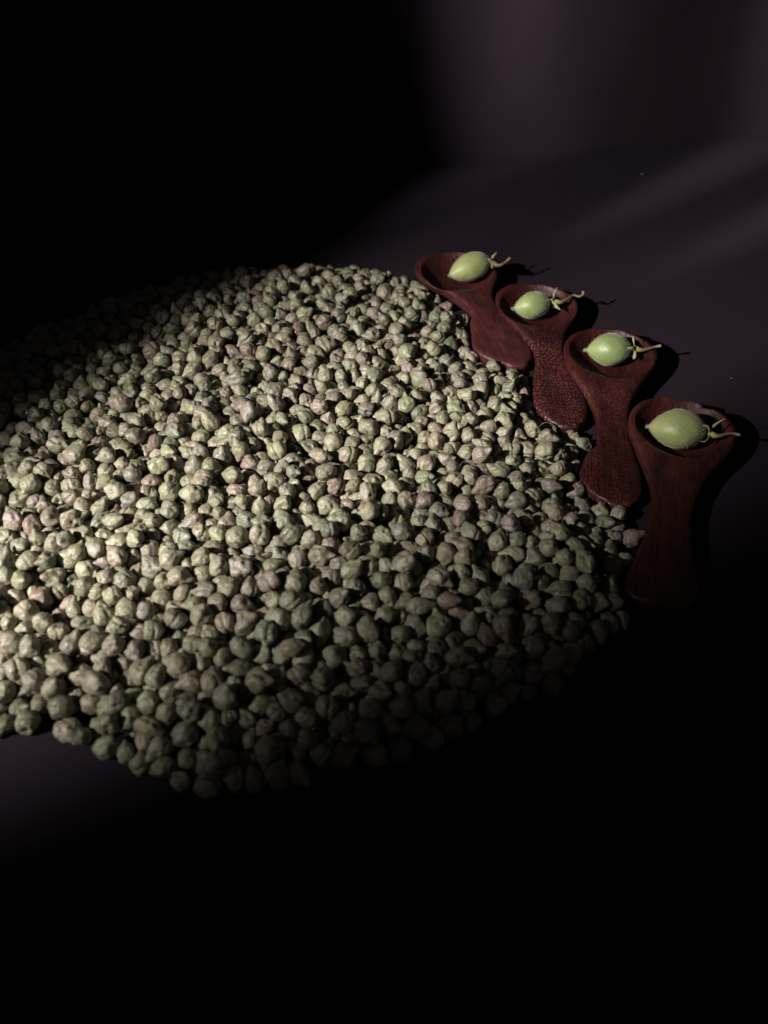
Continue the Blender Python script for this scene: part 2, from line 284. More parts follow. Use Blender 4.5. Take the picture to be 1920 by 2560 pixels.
21,103,-918,2119,165,44,-64,-116,34,105,807,1981,34,-105,-72,-52,24,103,-447,2301,161,-88,-4,12,30,98,149,2138,149,21,30,-120,27,112,-1349,2559,159,-68,105,7,6,92,-1200,1597,113,-113,25,102,24,112,12,2630,147,38,87,-43,
26,113,-928,2674,185,13,90,-18,6,93,-705,1223,24,21,17,-70,3,90,751,1675,27,35,31,-55,2,103,210,2504,123,21,-33,-50,35,97,466,1962,113,-87,80,-5,25,103,380,2413,135,33,-22,5,32,109,-920,2053,148,30,26,-93,29,98,-680,1901,139,90,43,13,
6,101,-813,2009,168,11,51,38,15,87,85,1468,107,57,-62,14,10,104,837,2052,33,21,29,-89,4,85,-454,1272,81,-7,-15,-88,20,80,-347,1243,76,-18,-17,6,8,113,-1122,2386,169,-30,-8,49,22,91,-1229,2199,153,-37,-53,109,2,113,158,2905,144,3,50,120,
15,102,886,2170,39,-88,50,111,8,92,-934,1778,127,-14,-1,74,28,112,44,2489,139,58,-63,-35,29,104,-778,1415,59,-8,42,-16,29,113,-844,2959,160,48,-49,-100,8,98,-1272,2254,187,34,29,-33,0,103,-856,2100,153,-103,-59,-1,
7,113,-283,3379,150,70,-92,-87,32,104,-371,1925,136,71,-5,-134,20,96,-1253,1905,152,118,-50,38,8,94,-464,2165,177,-54,-31,-9,18,113,-266,2656,188,43,122,38,10,93,-578,1951,167,-6,7,-54,10,101,-709,1957,145,-109,33,-51,
34,104,-949,1385,30,99,-31,-60,35,107,-1421,3132,158,-15,45,-136,29,113,470,2771,107,107,-34,-103,10,89,187,1422,63,-30,-36,49,13,88,-597,1507,124,14,7,0,17,93,139,1929,152,-66,34,87,30,109,582,2506,85,-70,-34,37,
3,101,-869,1883,116,-78,-1,-100,15,111,-1504,2694,132,153,11,-16,34,83,-863,1437,102,-136,59,-5,17,113,635,2430,35,-16,-11,-107,14,104,560,2218,82,11,32,-45,26,103,642,2284,84,127,-38,17,6,107,-1323,1961,138,-3,50,91,
6,109,-198,1262,31,61,-38,-36,23,104,754,2314,32,49,-138,10,32,83,-1017,1665,101,83,52,108,10,104,821,2122,44,-121,51,-73,2,90,80,2147,145,-20,43,-88,11,93,-354,1664,146,-2,-90,-64,21,98,-509,2325,164,62,2,-44,
16,113,-1027,2201,173,36,-69,-50,22,113,82,1895,133,-34,-129,-29,27,89,620,1866,130,-76,58,11,22,105,-447,2675,183,-51,-4,-148,1,103,-836,1712,116,26,-37,-18,5,113,-708,2082,133,28,84,-78,3,100,-731,1756,131,-25,39,20,
18,113,-165,2669,162,50,-58,-103,7,113,-99,1307,37,10,-56,18,22,100,233,2065,91,143,-62,-1,26,113,-1334,3292,155,32,4,-94,9,95,-483,2491,201,-1,-17,73,15,104,90,2717,148,-26,-49,42,3,100,-1009,2013,148,20,20,53,
29,100,353,2158,117,-21,32,136,33,111,2,2352,132,74,-6,-138,10,113,-1264,2804,138,-66,57,-80,8,113,498,2655,115,-50,43,-47,29,90,-937,1711,135,79,78,29,30,86,-1079,1734,110,67,130,4,23,98,-249,2184,151,-122,-58,-24,
7,113,567,1607,31,-152,30,3,10,88,-1062,1643,81,29,11,-23,2,92,-189,1910,145,-23,35,-44,6,82,445,1400,23,-126,3,19,22,110,425,2881,111,71,-20,-53,30,113,-560,2019,131,-93,-86,-76,27,89,-83,1483,101,38,43,104,10,103,-353,1866,126,57,-2,128,
35,88,-1148,1586,92,-52,-8,70,20,102,9,1814,140,-34,58,-24,19,99,-588,1898,138,70,41,44,3,113,-1447,3313,126,-37,-28,4,35,107,-1582,3156,140,-117,-86,8,31,97,-1121,2298,172,-59,-19,83,0,103,-873,2238,146,125,46,21,
16,87,-1196,1931,165,-60,-43,-78,4,113,342,2547,119,7,49,34,10,85,236,1641,114,-38,6,-17,20,111,326,2455,108,16,107,-17,10,94,-252,1526,124,-95,26,-67,25,104,731,2371,33,31,-109,-64,22,104,332,1482,40,-8,-43,-72,11,94,656,1584,25,-2,50,-13,
2,86,193,2098,128,-14,20,-23,28,92,66,1690,108,43,-83,-103,23,98,278,2060,130,14,-11,-94,20,98,-1017,2076,168,-24,-34,-1,10,103,-351,2150,173,100,-48,-73,15,113,299,2715,126,13,-45,87,3,92,177,2032,113,30,23,95,
21,112,-1488,3101,150,42,88,-36,12,105,-1172,2269,149,3,-108,-31,11,97,689,2393,77,-46,31,105,21,106,508,2480,94,-88,76,56,29,111,-769,3017,174,-59,118,-20,17,97,718,2055,64,-16,34,-111,34,113,404,1642,89,-76,-74,63,
9,104,23,2731,144,-71,-14,-80,32,94,-20,1855,185,-87,41,-114,2,101,-78,2687,147,54,75,38,23,110,-1281,2143,127,71,98,-77,1,83,-813,1471,72,-11,-121,60,23,91,260,1785,145,41,72,0,22,100,85,2371,115,-27,-95,-23,11,100,-801,2349,142,27,-49,-2,
32,98,-1187,2504,163,-64,58,19,15,85,-152,1834,138,-29,1,-39,31,100,100,1516,83,-80,53,-40,27,103,618,2634,85,45,-4,-69,10,110,673,2593,80,109,-44,12,16,113,-277,3650,150,46,49,-25,14,88,-376,1814,150,-33,-7,-6,7,109,-822,1314,73,-140,1,-49,
28,95,-4,1566,89,93,85,43,34,82,279,1457,65,63,-8,-93,32,113,-631,2157,144,-33,114,-5,12,113,-703,2356,178,-51,54,-22,23,104,153,2293,120,-95,11,-54,8,111,103,3132,140,3,17,-64,4,100,-1090,2212,160,-11,53,-57,31,112,-983,3006,176,-12,75,25,
2,96,-1357,2910,163,41,43,31,22,113,-125,3346,135,116,-17,-27,35,91,272,2266,136,-123,-73,58,0,101,-1164,2208,149,28,34,-60,14,113,-224,3442,142,-78,-86,92,14,105,-497,2929,168,-15,-68,62,29,96,833,2603,28,-25,-112,-23,
30,93,761,2004,64,-30,-38,25,2,84,-540,1359,64,91,-69,-33,32,113,435,1791,81,84,40,-11,19,90,-1267,1779,140,-47,-61,-95,35,103,-42,2930,149,75,-57,-48,1,113,-1278,2591,140,-118,-20,22,14,113,-885,3282,173,19,40,69,
27,106,-256,2931,153,20,-58,62,31,104,-1207,3011,182,113,44,23,5,102,-143,1253,34,58,-50,-81,27,107,-735,2509,137,6,81,-29,14,85,-550,1544,124,-7,-20,96,30,96,-614,1658,130,-17,43,-149,18,110,511,2257,101,47,-63,11,
26,98,670,1949,105,-48,6,-40,27,113,-1347,3521,133,36,13,-22,33,113,352,2812,130,-6,34,125,16,112,-1078,1455,61,103,38,111,9,113,-1304,3062,139,0,26,-85,10,113,-1704,3049,123,61,-78,49,1,111,-301,2464,129,131,-69,9,
20,108,-640,2091,132,-85,-114,60,3,101,-319,2068,123,-36,-119,-62,2,96,-394,2755,173,58,-2,-32,33,95,-117,2212,147,26,-35,-95,27,112,-58,3295,124,25,-51,-121,23,102,-542,2181,144,8,42,7,30,109,-467,2794,165,107,45,56,
29,113,-1093,3695,130,-18,-147,-2,0,91,-960,1671,93,-58,110,78,2,109,-1076,2797,145,16,-20,-25,5,92,20,2155,129,-82,-45,-100,3,113,-765,3147,178,-74,-80,-28,13,113,-568,3430,170,0,91,40,32,108,788,2650,29,23,27,-124,
0,99,-1512,2885,142,-33,54,76,25,99,-996,2882,180,80,-19,51,16,110,-1426,2365,148,146,2,9,19,110,121,1793,81,4,-41,-100,28,94,-867,2168,150,-98,97,59,20,88,145,1318,26,-54,-53,86,21,102,340,1964,91,-32,-11,111,0,97,-860,2036,154,-42,75,-108,
11,99,-1343,2703,150,-123,28,78,16,113,-168,3684,126,71,20,-64,34,113,55,2824,139,-53,0,-130,13,112,-718,2674,176,43,-70,2,34,92,-1331,2262,194,49,76,10,23,109,-1182,3370,145,2,-134,-37,13,100,352,2632,136,0,-75,-74,
3,99,-209,2749,160,72,-61,-81,3,109,489,2594,85,79,5,72,33,112,168,2210,132,46,27,102,28,102,-1211,2840,164,34,70,128,25,98,-995,2578,168,-128,37,82,31,106,762,2219,30,-25,-55,66,34,113,-379,3400,179,74,-25,26,22,113,587,2706,65,-1,112,-25,
35,98,-46,2243,141,56,-51,127,8,98,-758,1348,63,32,-141,20,29,113,-690,3117,145,85,-76,-16,31,98,-843,1829,98,3,62,-78,16,88,-415,1358,80,16,-134,-72,18,98,-901,2459,158,57,-34,-91,31,90,-1370,2484,160,-54,-74,-110,
5,109,-538,3043,187,-30,-44,59,3,86,863,1953,25,116,54,24,13,113,-3,3757,94,59,-6,-92,28,96,-882,1487,80,-6,-1,50,1,113,-829,2812,148,42,-35,-22,19,95,-1592,2878,135,9,42,11,11,95,-803,2268,140,82,-65,88,25,99,-944,1507,56,-72,-115,-22,
6,99,227,2165,116,-30,-124,22,28,101,-510,1158,38,-111,19,-67,35,109,-846,3581,147,3,40,-59,7,107,-422,3005,158,-72,-2,134,14,101,-1096,2852,179,-31,123,-90,35,113,747,2521,46,-121,-10,-34,13,101,820,2188,33,-76,-65,-56,
7,91,352,2001,140,-10,101,51,14,109,-667,1814,137,-87,29,-76,14,102,522,1962,94,-81,39,-121,16,113,-63,1600,106,-80,23,5,4,78,801,1685,20,-10,41,-72,5,113,-37,3052,126,-94,-3,-23,9,105,-615,3108,165,-57,45,113,
31,104,-1519,2516,123,-56,29,-1,3,97,-579,2441,195,-92,-90,-40,13,105,241,2408,111,-35,-2,-23,18,113,-943,2872,135,46,-96,102,24,87,328,2277,136,-22,39,12,2,86,-424,1844,122,-135,-63,-48,20,113,-364,3199,152,92,4,-25,
31,90,-1420,2630,170,48,-89,97,1,113,228,3216,106,-99,-75,20,11,93,-1243,2716,143,32,102,-43,24,107,-1066,3423,148,-112,105,15,8,82,-277,2087,154,-6,-137,-71,29,108,-357,2356,153,14,-48,-125,7,113,-270,1777,129,-146,16,-36,
19,106,149,2695,126,-20,-8,44,23,99,-563,2122,145,19,-31,-15,12,112,-619,2509,170,75,56,-11,17,105,331,1417,33,-139,-29,-27,25,97,127,2435,113,-46,79,112,25,111,-737,3288,138,-2,10,18,30,87,-239,2370,160,47,21,-8,
6,110,125,2580,118,74,15,-70,3,106,-839,3031,168,49,37,120,31,100,-1382,2781,153,-4,-47,48,21,97,538,2030,83,4,3,-148,35,81,447,2212,122,-24,-38,22,22,88,227,2220,129,-48,28,-98,13,105,-518,2427,167,17,-32,-69,24,111,394,1580,48,-105,50,62,
2,95,311,2247,92,-62,141,-22,24,90,265,1687,98,54,4,-117,28,98,431,2605,119,30,-120,65,34,113,-908,3033,169,6,112,19,5,96,-428,2002,164,7,-22,148,32,104,-628,3171,190,25,82,-101,34,113,371,1899,76,9,70,4,19,105,177,1651,99,74,97,60,
2,92,-893,2709,145,-48,-1,-6,14,110,-313,3090,159,-101,24,-23,24,101,-14,2089,131,-110,76,-76,14,113,392,2482,116,-18,-93,55,19,103,-144,2120,125,58,132,14,17,102,-324,3023,157,-30,-109,74,29,96,-1081,2542,146,-121,-99,-9,
32,102,705,2471,81,-27,35,-111,13,108,-102,1669,98,57,-53,-14,29,85,687,2100,82,-104,83,-72,14,98,-1418,2945,168,-50,-123,-57,22,113,-1662,3419,79,56,-80,-11,4,113,215,2714,128,46,70,-95,32,100,-59,2004,134,-58,37,-32,
22,112,-420,3911,136,90,3,57,35,92,678,1891,112,86,-7,24,21,93,-151,2789,154,112,84,-7,10,104,-1165,3119,163,-12,31,90,5,111,568,2095,74,61,19,-133,29,89,-327,2741,158,1,31,-59,15,98,-768,2831,162,79,70,78,32,96,-860,2765,171,28,36,97,
1,113,-34,2767,125,-19,-50,-16,28,100,90,2968,112,-19,30,132,4,104,-837,2397,158,-44,2,-59,20,113,-1460,2573,137,67,130,45,29,102,-297,2139,133,-9,92,-62,14,113,-514,3706,154,98,1,-106,12,95,240,2639,138,27,30,30,
35,100,-1129,2603,138,4,15,73,16,86,125,2060,113,-97,78,-45,6,102,420,1532,26,5,-150,2,20,113,-1079,3597,123,46,43,2,18,106,423,2715,99,42,74,-24,13,113,-1598,2720,125,32,-129,59,8,98,-121,2278,135,-89,1,-17,23,93,-1405,2694,164,-26,76,-63,
13,97,-88,1388,27,36,36,-52,22,105,314,3309,60,-18,-13,52,17,102,-1075,3327,122,40,32,83,34,97,-257,2513,137,-88,-26,7,17,99,-673,2720,154,-76,-16,28,14,113,-427,3500,171,38,-36,-79,19,113,99,3412,119,-37,-15,-76,
4,111,-133,2959,112,-81,50,51,21,93,511,2424,91,75,-92,44,21,109,405,1721,100,51,11,107,5,111,-942,2464,118,102,-76,6,21,97,-271,2572,147,135,-20,16,34,76,-452,1372,109,39,85,2,8,113,-481,3051,140,95,-46,81,17,94,-1180,2646,144,-62,-15,114,
7,81,56,1636,98,-99,55,-106,30,113,-765,3969,95,-48,116,-75,25,110,135,3534,103,13,50,104,35,105,-713,3847,103,39,-4,-74,7,113,-636,2652,141,47,82,84,3,94,-607,2803,149,-15,-65,-116,16,113,-385,2592,130,-12,40,-78,
15,89,19,1875,142,-86,-67,-65,23,100,223,1634,57,36,82,-77,25,102,84,2535,124,-72,87,-52,30,92,194,2846,156,37,65,-45,1,86,-603,2103,176,42,130,-11,34,100,-793,3319,173,23,3,88,8,85,-337,2252,185,114,-41,41,20,105,66,2142,90,27,-103,9,
27,94,-680,1649,118,28,103,62,31,102,-1202,2792,124,1,53,1,4,113,-1286,1732,104,-16,10,38,22,106,-1110,3073,131,-59,36,-106,25,104,-591,2592,157,-67,-88,35,11,103,-1260,1670,90,-4,66,59,9,99,-581,2962,171,-13,-46,95,
8,105,-1622,3086,140,24,-42,-54,18,111,-154,3019,145,34,141,-23,33,99,-900,2963,169,57,60,38,29,99,-382,2286,166,95,-84,72,26,112,-974,1948,136,-135,2,25,8,90,-1006,2337,149,-14,-25,84,33,97,-991,2774,156,-134,31,55,
9,85,-1288,2703,177,-66,14,89,21,88,-807,1952,145,-6,83,6,29,107,-471,2473,142,118,82,-50,5,104,-1475,2777,134,-39,18,12,34,93,-1162,2978,155,98,49,-11,25,111,-459,3792,133,-35,62,-15,4,113,-319,2824,138,84,-36,-68,
5,104,-1052,2296,147,-107,-73,29,27,95,-97,3041,161,3,34,-30,35,104,-1287,2668,129,-50,-75,43,8,113,76,2255,106,75,59,-115,27,110,18,2284,120,-5,9,39,25,97,-43,2825,147,115,39,23,27,113,-505,3445,142,41,-26,-57,
8,102,-1543,2764,140,-68,-61,76,20,108,-1007,3322,144,-17,1,-118,25,113,-384,1620,104,3,-8,132,18,109,-1279,3543,135,-12,40,-56,35,98,-623,3418,140,-26,-38,86,33,97,142,2776,148,-39,36,-6,2,101,-565,3583,147,24,2,126,
1,84,514,2063,118,46,-84,80,22,94,-1242,2531,151,15,57,112,8,101,-230,2622,143,95,-15,119,15,89,-414,2572,182,-110,52,-64,21,102,551,2611,72,-106,42,-22,10,90,-264,2846,146,-44,-85,-89,30,110,-1313,2871,132,-35,-58,-22,
34,102,-77,2427,130,19,-1,40,26,110,139,2116,86,86,42,42,30,81,563,2386,83,98,38,10,27,92,285,2835,130,-46,95,-114,9,113,-790,3618,126,-88,16,-89,2,110,-345,2210,137,-86,2,-85,33,113,-938,2197,140,12,-137,67,14,85,265,2346,126,-112,-44,55,
18,107,-128,2476,136,-23,5,-105,8,113,21,1330,38,-75,-2,6,27,87,-960,2622,148,-65,63,77,34,77,-514,2101,178,84,-27,-52,16,100,-411,2470,170,41,-75,-42,25,100,286,3120,99,4,33,48,29,81,36,2091,100,-43,-77,-8,8,103,-124,2553,117,-28,-124,-79,
11,103,69,3250,130,3,42,145,22,97,-202,3210,160,29,31,-107,17,102,403,1469,32,17,-14,-47,20,113,107,3633,107,144,42,-47,1,98,-309,1549,86,28,75,-109,31,113,-314,2959,125,26,48,-83,2,105,56,3356,112,32,74,93,32,91,263,2472,119,57,118,5,
0,95,511,3161,44,92,29,-34,32,107,-433,2169,124,-3,-29,74,25,108,-38,3923,83,-42,145,11,3,90,-842,1414,58,28,74,62,21,81,-334,1775,146,-119,-84,-1,15,81,-407,1705,115,2,21,77,35,100,-908,1985,131,-10,6,143,22,94,-788,2672,170,56,124,-55,
19,83,-156,2574,164,-63,-113,69,33,101,-1098,1397,43,71,-105,65,2,92,-925,1568,80,-19,-76,-65,10,98,-54,3502,124,-116,1,10,31,89,164,2537,118,67,-89,-109,14,102,-1232,2960,145,121,10,70,11,111,-1180,3476,138,17,-52,3,
9,111,-776,3418,157,-23,27,93,18,101,-468,3204,164,25,5,-13,4,84,573,1485,25,28,34,106,25,100,552,2921,91,-14,-39,-48,33,108,-386,3717,141,-19,37,23,11,104,205,2584,124,-22,131,-41,13,109,-792,2558,132,61,27,-28,
8,98,-721,3375,159,-37,-30,-144,34,98,-755,2393,154,39,51,142,18,95,426,2188,77,-23,-58,126,24,98,363,2751,102,38,21,-37,1,113,-1187,3592,129,-69,55,-111,9,109,-1492,3257,122,8,-4,16,7,87,-953,1863,117,17,-63,-86,
12,101,-695,3602,151,-6,111,102,28,102,-1403,2303,155,-55,11,-120,26,107,-254,2037,130,6,-104,64,0,105,-71,2512,114,74,-28,57,15,93,256,3355,84,-28,54,109,13,113,621,1902,74,41,9,77,18,96,-599,1569,99,57,85,27,
23,101,-740,2614,189,53,-22,-15,13,96,-1267,3281,134,37,-16,76,0,99,-224,1983,153,-70,-81,-88,9,107,-824,3183,161,73,-117,72,4,87,-656,1268,24,-51,7,4,4,105,-29,1782,100,-127,-17,-30,14,93,-728,2977,147,16,15,-118,
18,101,3,2571,124,45,127,-7,8,110,-990,3560,141,-19,90,85,4,81,-593,2062,150,21,79,-33,19,96,-495,2725,168,-41,-114,37,11,102,290,3437,79,-10,30,-122,28,92,-1288,2075,132,7,-21,-13,3,113,-1294,3157,142,2,142,11,9,100,413,3246,30,35,-4,132,
10,109,-53,1892,128,127,39,-36,17,102,-680,3515,137,43,13,-24,11,73,-1080,2149,161,-69,1,-31,6,106,506,2319,86,93,9,50,34,87,334,2916,119,115,91,35,5,113,-69,1534,73,-18,-56,132,1,113,-1655,2941,128,-60,40,32,23,101,238,3056,103,-117,-15,44,
8,99,97,1827,126,100,106,26,6,106,488,2914,80,-34,60,-95,1,93,-1204,1903,124,124,12,10,27,86,-1195,2156,130,70,-75,98,29,108,-567,3854,135,11,12,-36,23,98,-1024,2521,171,-92,-10,48,15,96,708,1983,79,50,-16,-13,31,99,-1550,3061,129,-126,6,30,
21,91,-995,2273,148,41,-40,-104,20,100,-1084,2938,158,-26,-19,-91,13,113,-1130,2477,130,67,78,-43,12,113,573,2859,72,20,78,27,18,113,234,2882,126,-95,47,-24,28,113,-906,3930,91,-10,14,98,24,110,-1115,3490,147,-105,114,-28,
6,97,-529,1900,109,41,-47,-21,7,84,-97,2884,139,-1,-14,53,0,113,696,2694,32,29,-153,-1,12,89,770,2459,29,-68,61,-81,19,83,-1211,1827,64,-27,40,-23,14,104,325,3065,90,-85,109,-68,35,89,222,2799,121,-22,92,43,19,104,-1604,3030,115,16,-52,110,
5,112,-851,2597,153,24,122,74,3,93,18,2878,137,-85,-28,16,23,77,96,2311,122,84,-12,-62,31,110,-418,3076,151,71,-7,118,20,90,670,1684,24,1,-1,-86,28,103,-1235,2259,138,119,-54,73,35,106,-1578,3424,71,-81,-14,-2,10,87,-95,2068,127,44,-5,-28,
21,77,477,1519,24,-70,-105,12,12,112,-546,2940,120,-11,-44,-123,28,99,-201,2549,141,-67,-108,63,9,92,-1026,2723,145,-36,20,-78,18,105,-727,2237,145,140,13,-22,28,109,-143,3088,147,11,-44,40,11,91,-515,1219,29,17,75,-65,
11,103,426,2944,114,-58,41,56,13,92,598,2047,99,113,44,40,9,97,-1224,2348,150,104,-104,8,10,97,-847,1271,29,60,4,-30,18,106,388,3098,76,-20,20,-16,30,112,-503,3887,125,-60,100,32,34,98,-94,1432,70,-68,124,54,1,113,631,2190,61,65,53,-65,
19,95,-216,2995,144,76,18,33,30,104,-582,3202,150,-104,72,-48,17,107,-361,2424,132,-31,10,-51,24,103,-155,1636,86,-26,-84,35,18,111,-973,3183,135,64,68,105,30,104,15,3538,122,-16,21,30,8,100,-444,3409,144,59,18,-137,
13,100,256,3547,78,-143,26,5,13,113,186,1839,92,-58,142,30,14,105,-126,3786,107,-70,-86,109,20,110,21,3235,102,-86,-60,34,31,94,-893,3519,175,98,-42,-48,9,93,-844,2460,141,24,-74,-49,2,101,-1653,2861,129,-14,120,87,
13,77,-908,2619,163,83,-106,24,12,94,874,2107,27,111,-107,-5,28,113,171,3639,83,82,-110,-32,3,104,573,2995,78,14,30,54,2,85,-1124,2668,134,12,131,43,3,104,212,1980,94,43,-28,-115,18,100,-1045,1703,76,64,-24,-131,
29,94,-285,2345,125,39,-90,-53,14,103,-371,2993,123,55,-79,76,29,97,-191,2937,138,-120,-38,93,35,99,-359,3348,142,1,-103,60,18,97,-404,3311,158,49,-28,-90,22,104,-1427,2194,158,-22,-7,-114,33,91,464,1578,29,109,-15,-62,
12,112,-418,1312,41,32,-109,-25,29,94,-354,1429,80,47,-115,86,30,84,-1390,2422,131,78,-88,-2,10,91,241,1952,133,-124,-42,18,13,102,-850,3497,137,-36,-139,8,27,102,-742,1879,148,22,92,49,5,84,-1144,2541,143,94,-61,69,
27,113,-1479,2911,84,26,58,-103,14,113,542,2783,77,44,-43,-6,21,70,-1196,1495,72,-52,-116,-8,1,113,-271,3530,124,6,-86,-10,29,93,-1242,3334,122,-103,-33,71,1,112,-885,3367,169,1,-35,-39,17,101,-479,2371,143,-15,-58,85,
3,101,-1328,2378,135,63,-46,13,20,90,-475,3103,169,2,45,114,9,109,-293,1900,103,-2,-3,122,7,94,508,2973,92,-33,12,-7,35,101,-76,3107,149,7,-53,-97,27,94,-943,2318,150,-45,-108,-20,15,105,-209,3594,140,-94,13,-89,
18,113,-1232,3427,139,116,-24,-17,26,86,342,1845,100,-87,55,-64,5,94,-181,2308,140,19,33,-66,12,106,-237,3816,129,-77,-78,83,7,91,575,1982,100,24,-43,1,32,97,-444,2524,172,61,94,35,18,85,514,1673,58,107,-8,5,31,90,-1174,3272,123,18,26,45,
32,99,208,3416,69,99,27,-100,1,113,-1011,3474,136,-37,-59,-59,34,91,108,3028,123,12,-41,82,27,113,-1311,2501,135,20,16,-77,22,100,-585,2686,173,41,-108,6,27,106,-38,1260,32,0,36,-89,30,98,383,3300,33,-118,-28,-8,
23,111,206,1718,105,-13,-138,-20,26,103,-1426,3497,108,50,-127,69,25,95,189,3555,76,65,3,-107,32,112,-941,3481,147,-98,-41,15,10,101,369,1770,72,-103,-113,-4,35,113,-1742,3283,64,-14,42,28,12,113,-724,1607,89,-11,-10,49,
3,96,-402,1555,95,58,-108,87,28,107,-17,3360,101,-5,105,52,12,92,391,2370,88,-78,-34,7,5,103,310,3525,85,-120,-53,51,7,95,1,3457,120,-43,-3,-127,10,91,-1510,2945,136,97,63,24,20,83,299,2651,138,-41,4,-10,5,90,-1333,3437,129,-14,-32,68,
5,101,-379,2872,151,-53,-97,-86,29,96,-1401,2906,115,-80,-97,-52,29,97,-489,3520,140,-130,10,18,10,79,490,2533,106,68,-139,16,24,73,-747,2563,167,134,-16,-76,6,97,-370,3123,141,41,45,-12,2,105,442,2260,91,-82,86,49,
24,111,-832,3923,87,96,46,110,10,85,-1178,1443,69,7,-17,-58,14,113,-1602,3289,104,-62,-70,13,3,96,-1055,2457,146,-115,7,-39,34,98,-751,3082,169,5,-99,-19,9,100,-941,3409,143,-126,-15,86,10,105,-20,3133,122,-74,63,64,
4,102,-1521,2604,115,102,31,4,5,104,-338,3826,118,-69,29,-5,25,111,521,2719,92,-53,-98,-37,27,104,-572,3317,140,96,-21,-67,13,108,-928,3259,131,-118,-51,30,4,107,53,2666,108,67,-12,-132,8,100,-911,2776,144,-124,-40,39,
33,107,313,3728,26,16,-2,-140,4,113,-448,3663,125,-7,12,53,3,93,-630,1626,86,-61,69,-97,14,104,-1063,2673,118,-95,-64,7,34,104,-286,3864,125,64,34,-8,18,96,153,2627,131,-38,-11,-95,9,100,-965,3072,170,-25,-95,-2,
9,103,-792,2901,143,76,46,-122,27,86,-328,3288,138,9,52,-50,7,106,382,3439,33,35,47,-74,19,113,-296,1354,52,41,75,-87,9,108,414,2548,92,-48,11,115,16,90,227,2346,88,-44,-63,68,16,100,-263,1690,117,102,33,-90,13,102,-1270,1983,110,13,13,101,
12,100,-692,1439,80,-51,0,-63,23,99,-911,2588,120,-45,76,-41,1,97,-1002,3417,128,72,39,-17,23,110,-763,2740,161,103,113,32,25,85,-1288,2971,154,77,-30,-53,27,95,388,3372,32,-27,-109,-17,34,110,375,3032,72,-49,106,89,
20,103,-209,1810,108,-62,118,0,14,98,-671,2488,122,-90,-48,-45,31,93,-1230,2101,136,77,-84,53,32,103,400,3598,28,-1,33,-73,1,106,620,2813,28,-4,7,147,14,102,411,2789,88,-15,59,61,35,97,367,2099,85,140,-58,-27,2,110,-322,3441,141,58,-74,-5,
8,105,-126,1772,96,-75,100,63,33,89,-960,2930,149,-48,66,-126,24,106,-507,3153,152,-119,67,30,12,107,538,1536,39,-80,8,57,7,82,449,2500,80,25,-22,-73,5,87,522,2849,90,-116,9,-71,10,113,-1579,2602,150,117,63,37,20,95,-1122,3360,122,10,50,-2,
14,102,-106,3539,126,-27,5,42,24,113,-432,3152,139,61,80,-16,25,93,-1137,2807,146,78,77,65,18,113,-912,1831,96,-73,-64,42,18,113,-1002,3865,87,79,10,121,21,100,66,3687,104,56,-38,17,8,80,-678,2812,139,-117,30,35,
23,113,-15,2685,114,-57,-63,43,15,95,-148,2211,89,-58,-74,27,19,113,331,2335,97,-112,15,97,6,102,-792,2492,126,-110,-45,42,16,113,-537,1752,117,100,16,-39,2,113,141,1548,37,-101,-63,-71,13,113,25,1632,39,-20,-72,-78,
1,113,-535,1570,78,-103,-81,-64,24,102,96,2483,83,-97,-43,15,27,95,-594,1327,77,-31,10,-126,12,113,218,2272,97,-36,137,31,22,104,-837,2646,123,82,-127,-38,4,108,-765,1944,113,48,99,-83,18,90,-369,3605,129,-38,-12,22,
27,103,-102,2614,134,-23,-33,-46,23,100,-448,2607,152,64,10,-60,18,113,554,1788,38,-91,42,-97,26,96,-454,1168,30,-51,14,93,26,92,-1103,1552,77,-118,-54,4,34,113,-978,3625,131,-24,93,73,15,99,-1254,2889,146,108,31,-89,
31,89,-514,1509,95,7,-20,-7,27,90,-1063,1809,70,64,-54,99,23,109,38,2409,102,111,18,-4,8,104,-1333,2808,128,6,-147,-6,34,101,-160,3165,138,69,-67,-41,26,90,49,3488,113,-97,66,-46,2,113,582,2269,44,-110,28,6,17,105,331,2985,99,-71,-130,-16,
32,112,-80,2997,122,-49,-31,118,15,108,-893,2921,116,-11,-104,9,23,113,-84,2197,100,-12,13,-146,31,96,-542,3370,146,-48,37,34,24,98,-221,1505,31,115,-48,54,20,105,-702,1379,60,37,11,-83,1,113,-168,2442,104,10,-131,68,
35,93,503,2111,89,-1,-143,17,12,98,-1581,2962,113,-1,-95,73,10,79,-88,2759,144,42,62,-137,25,97,-1416,2136,142,41,-27,73,28,109,-563,3657,143,111,-67,-33,10,103,-500,3314,145,31,-61,-11,27,84,619,2930,55,-76,-107,-72,
7,92,-1609,2828,106,-79,-29,-96,19,87,50,3182,106,73,103,24,23,94,733,1852,28,52,89,63,26,111,183,3168,77,-98,97,-32,15,97,-197,1433,74,124,29,14,11,98,60,3122,84,-82,-30,-105,19,78,-515,2277,141,89,102,-54,8,100,-313,3585,124,58,126,71,
5,95,-1272,2311,162,124,1,39,18,103,621,2878,29,140,42,3,0,113,-284,1608,96,-6,-150,17,31,98,198,3746,77,77,-101,19,0,86,-1367,3055,131,19,-82,-25,31,99,-101,3177,142,91,72,52,1,102,-1354,3117,140,-18,-67,-43,
22,91,-358,2678,150,-62,-133,-12,5,105,487,1830,98,-23,34,8,20,108,-647,2941,165,121,25,-67,30,89,-494,2131,137,49,22,-27,3,98,-548,2756,144,50,-74,-2,4,97,-1244,3055,179,-8,22,40,4,99,-244,1860,110,-45,64,-95,19,84,-147,3492,135,6,-10,67,
6,80,-1186,2886,150,111,6,-8,19,98,-1060,2172,116,42,-90,-32,28,101,-789,1687,89,16,142,-28,9,99,-958,2549,121,2,21,-84,12,87,-853,1968,151,-57,-63,48,34,113,-339,3755,101,-67,74,-59,11,103,-817,3781,113,97,-93,-34,
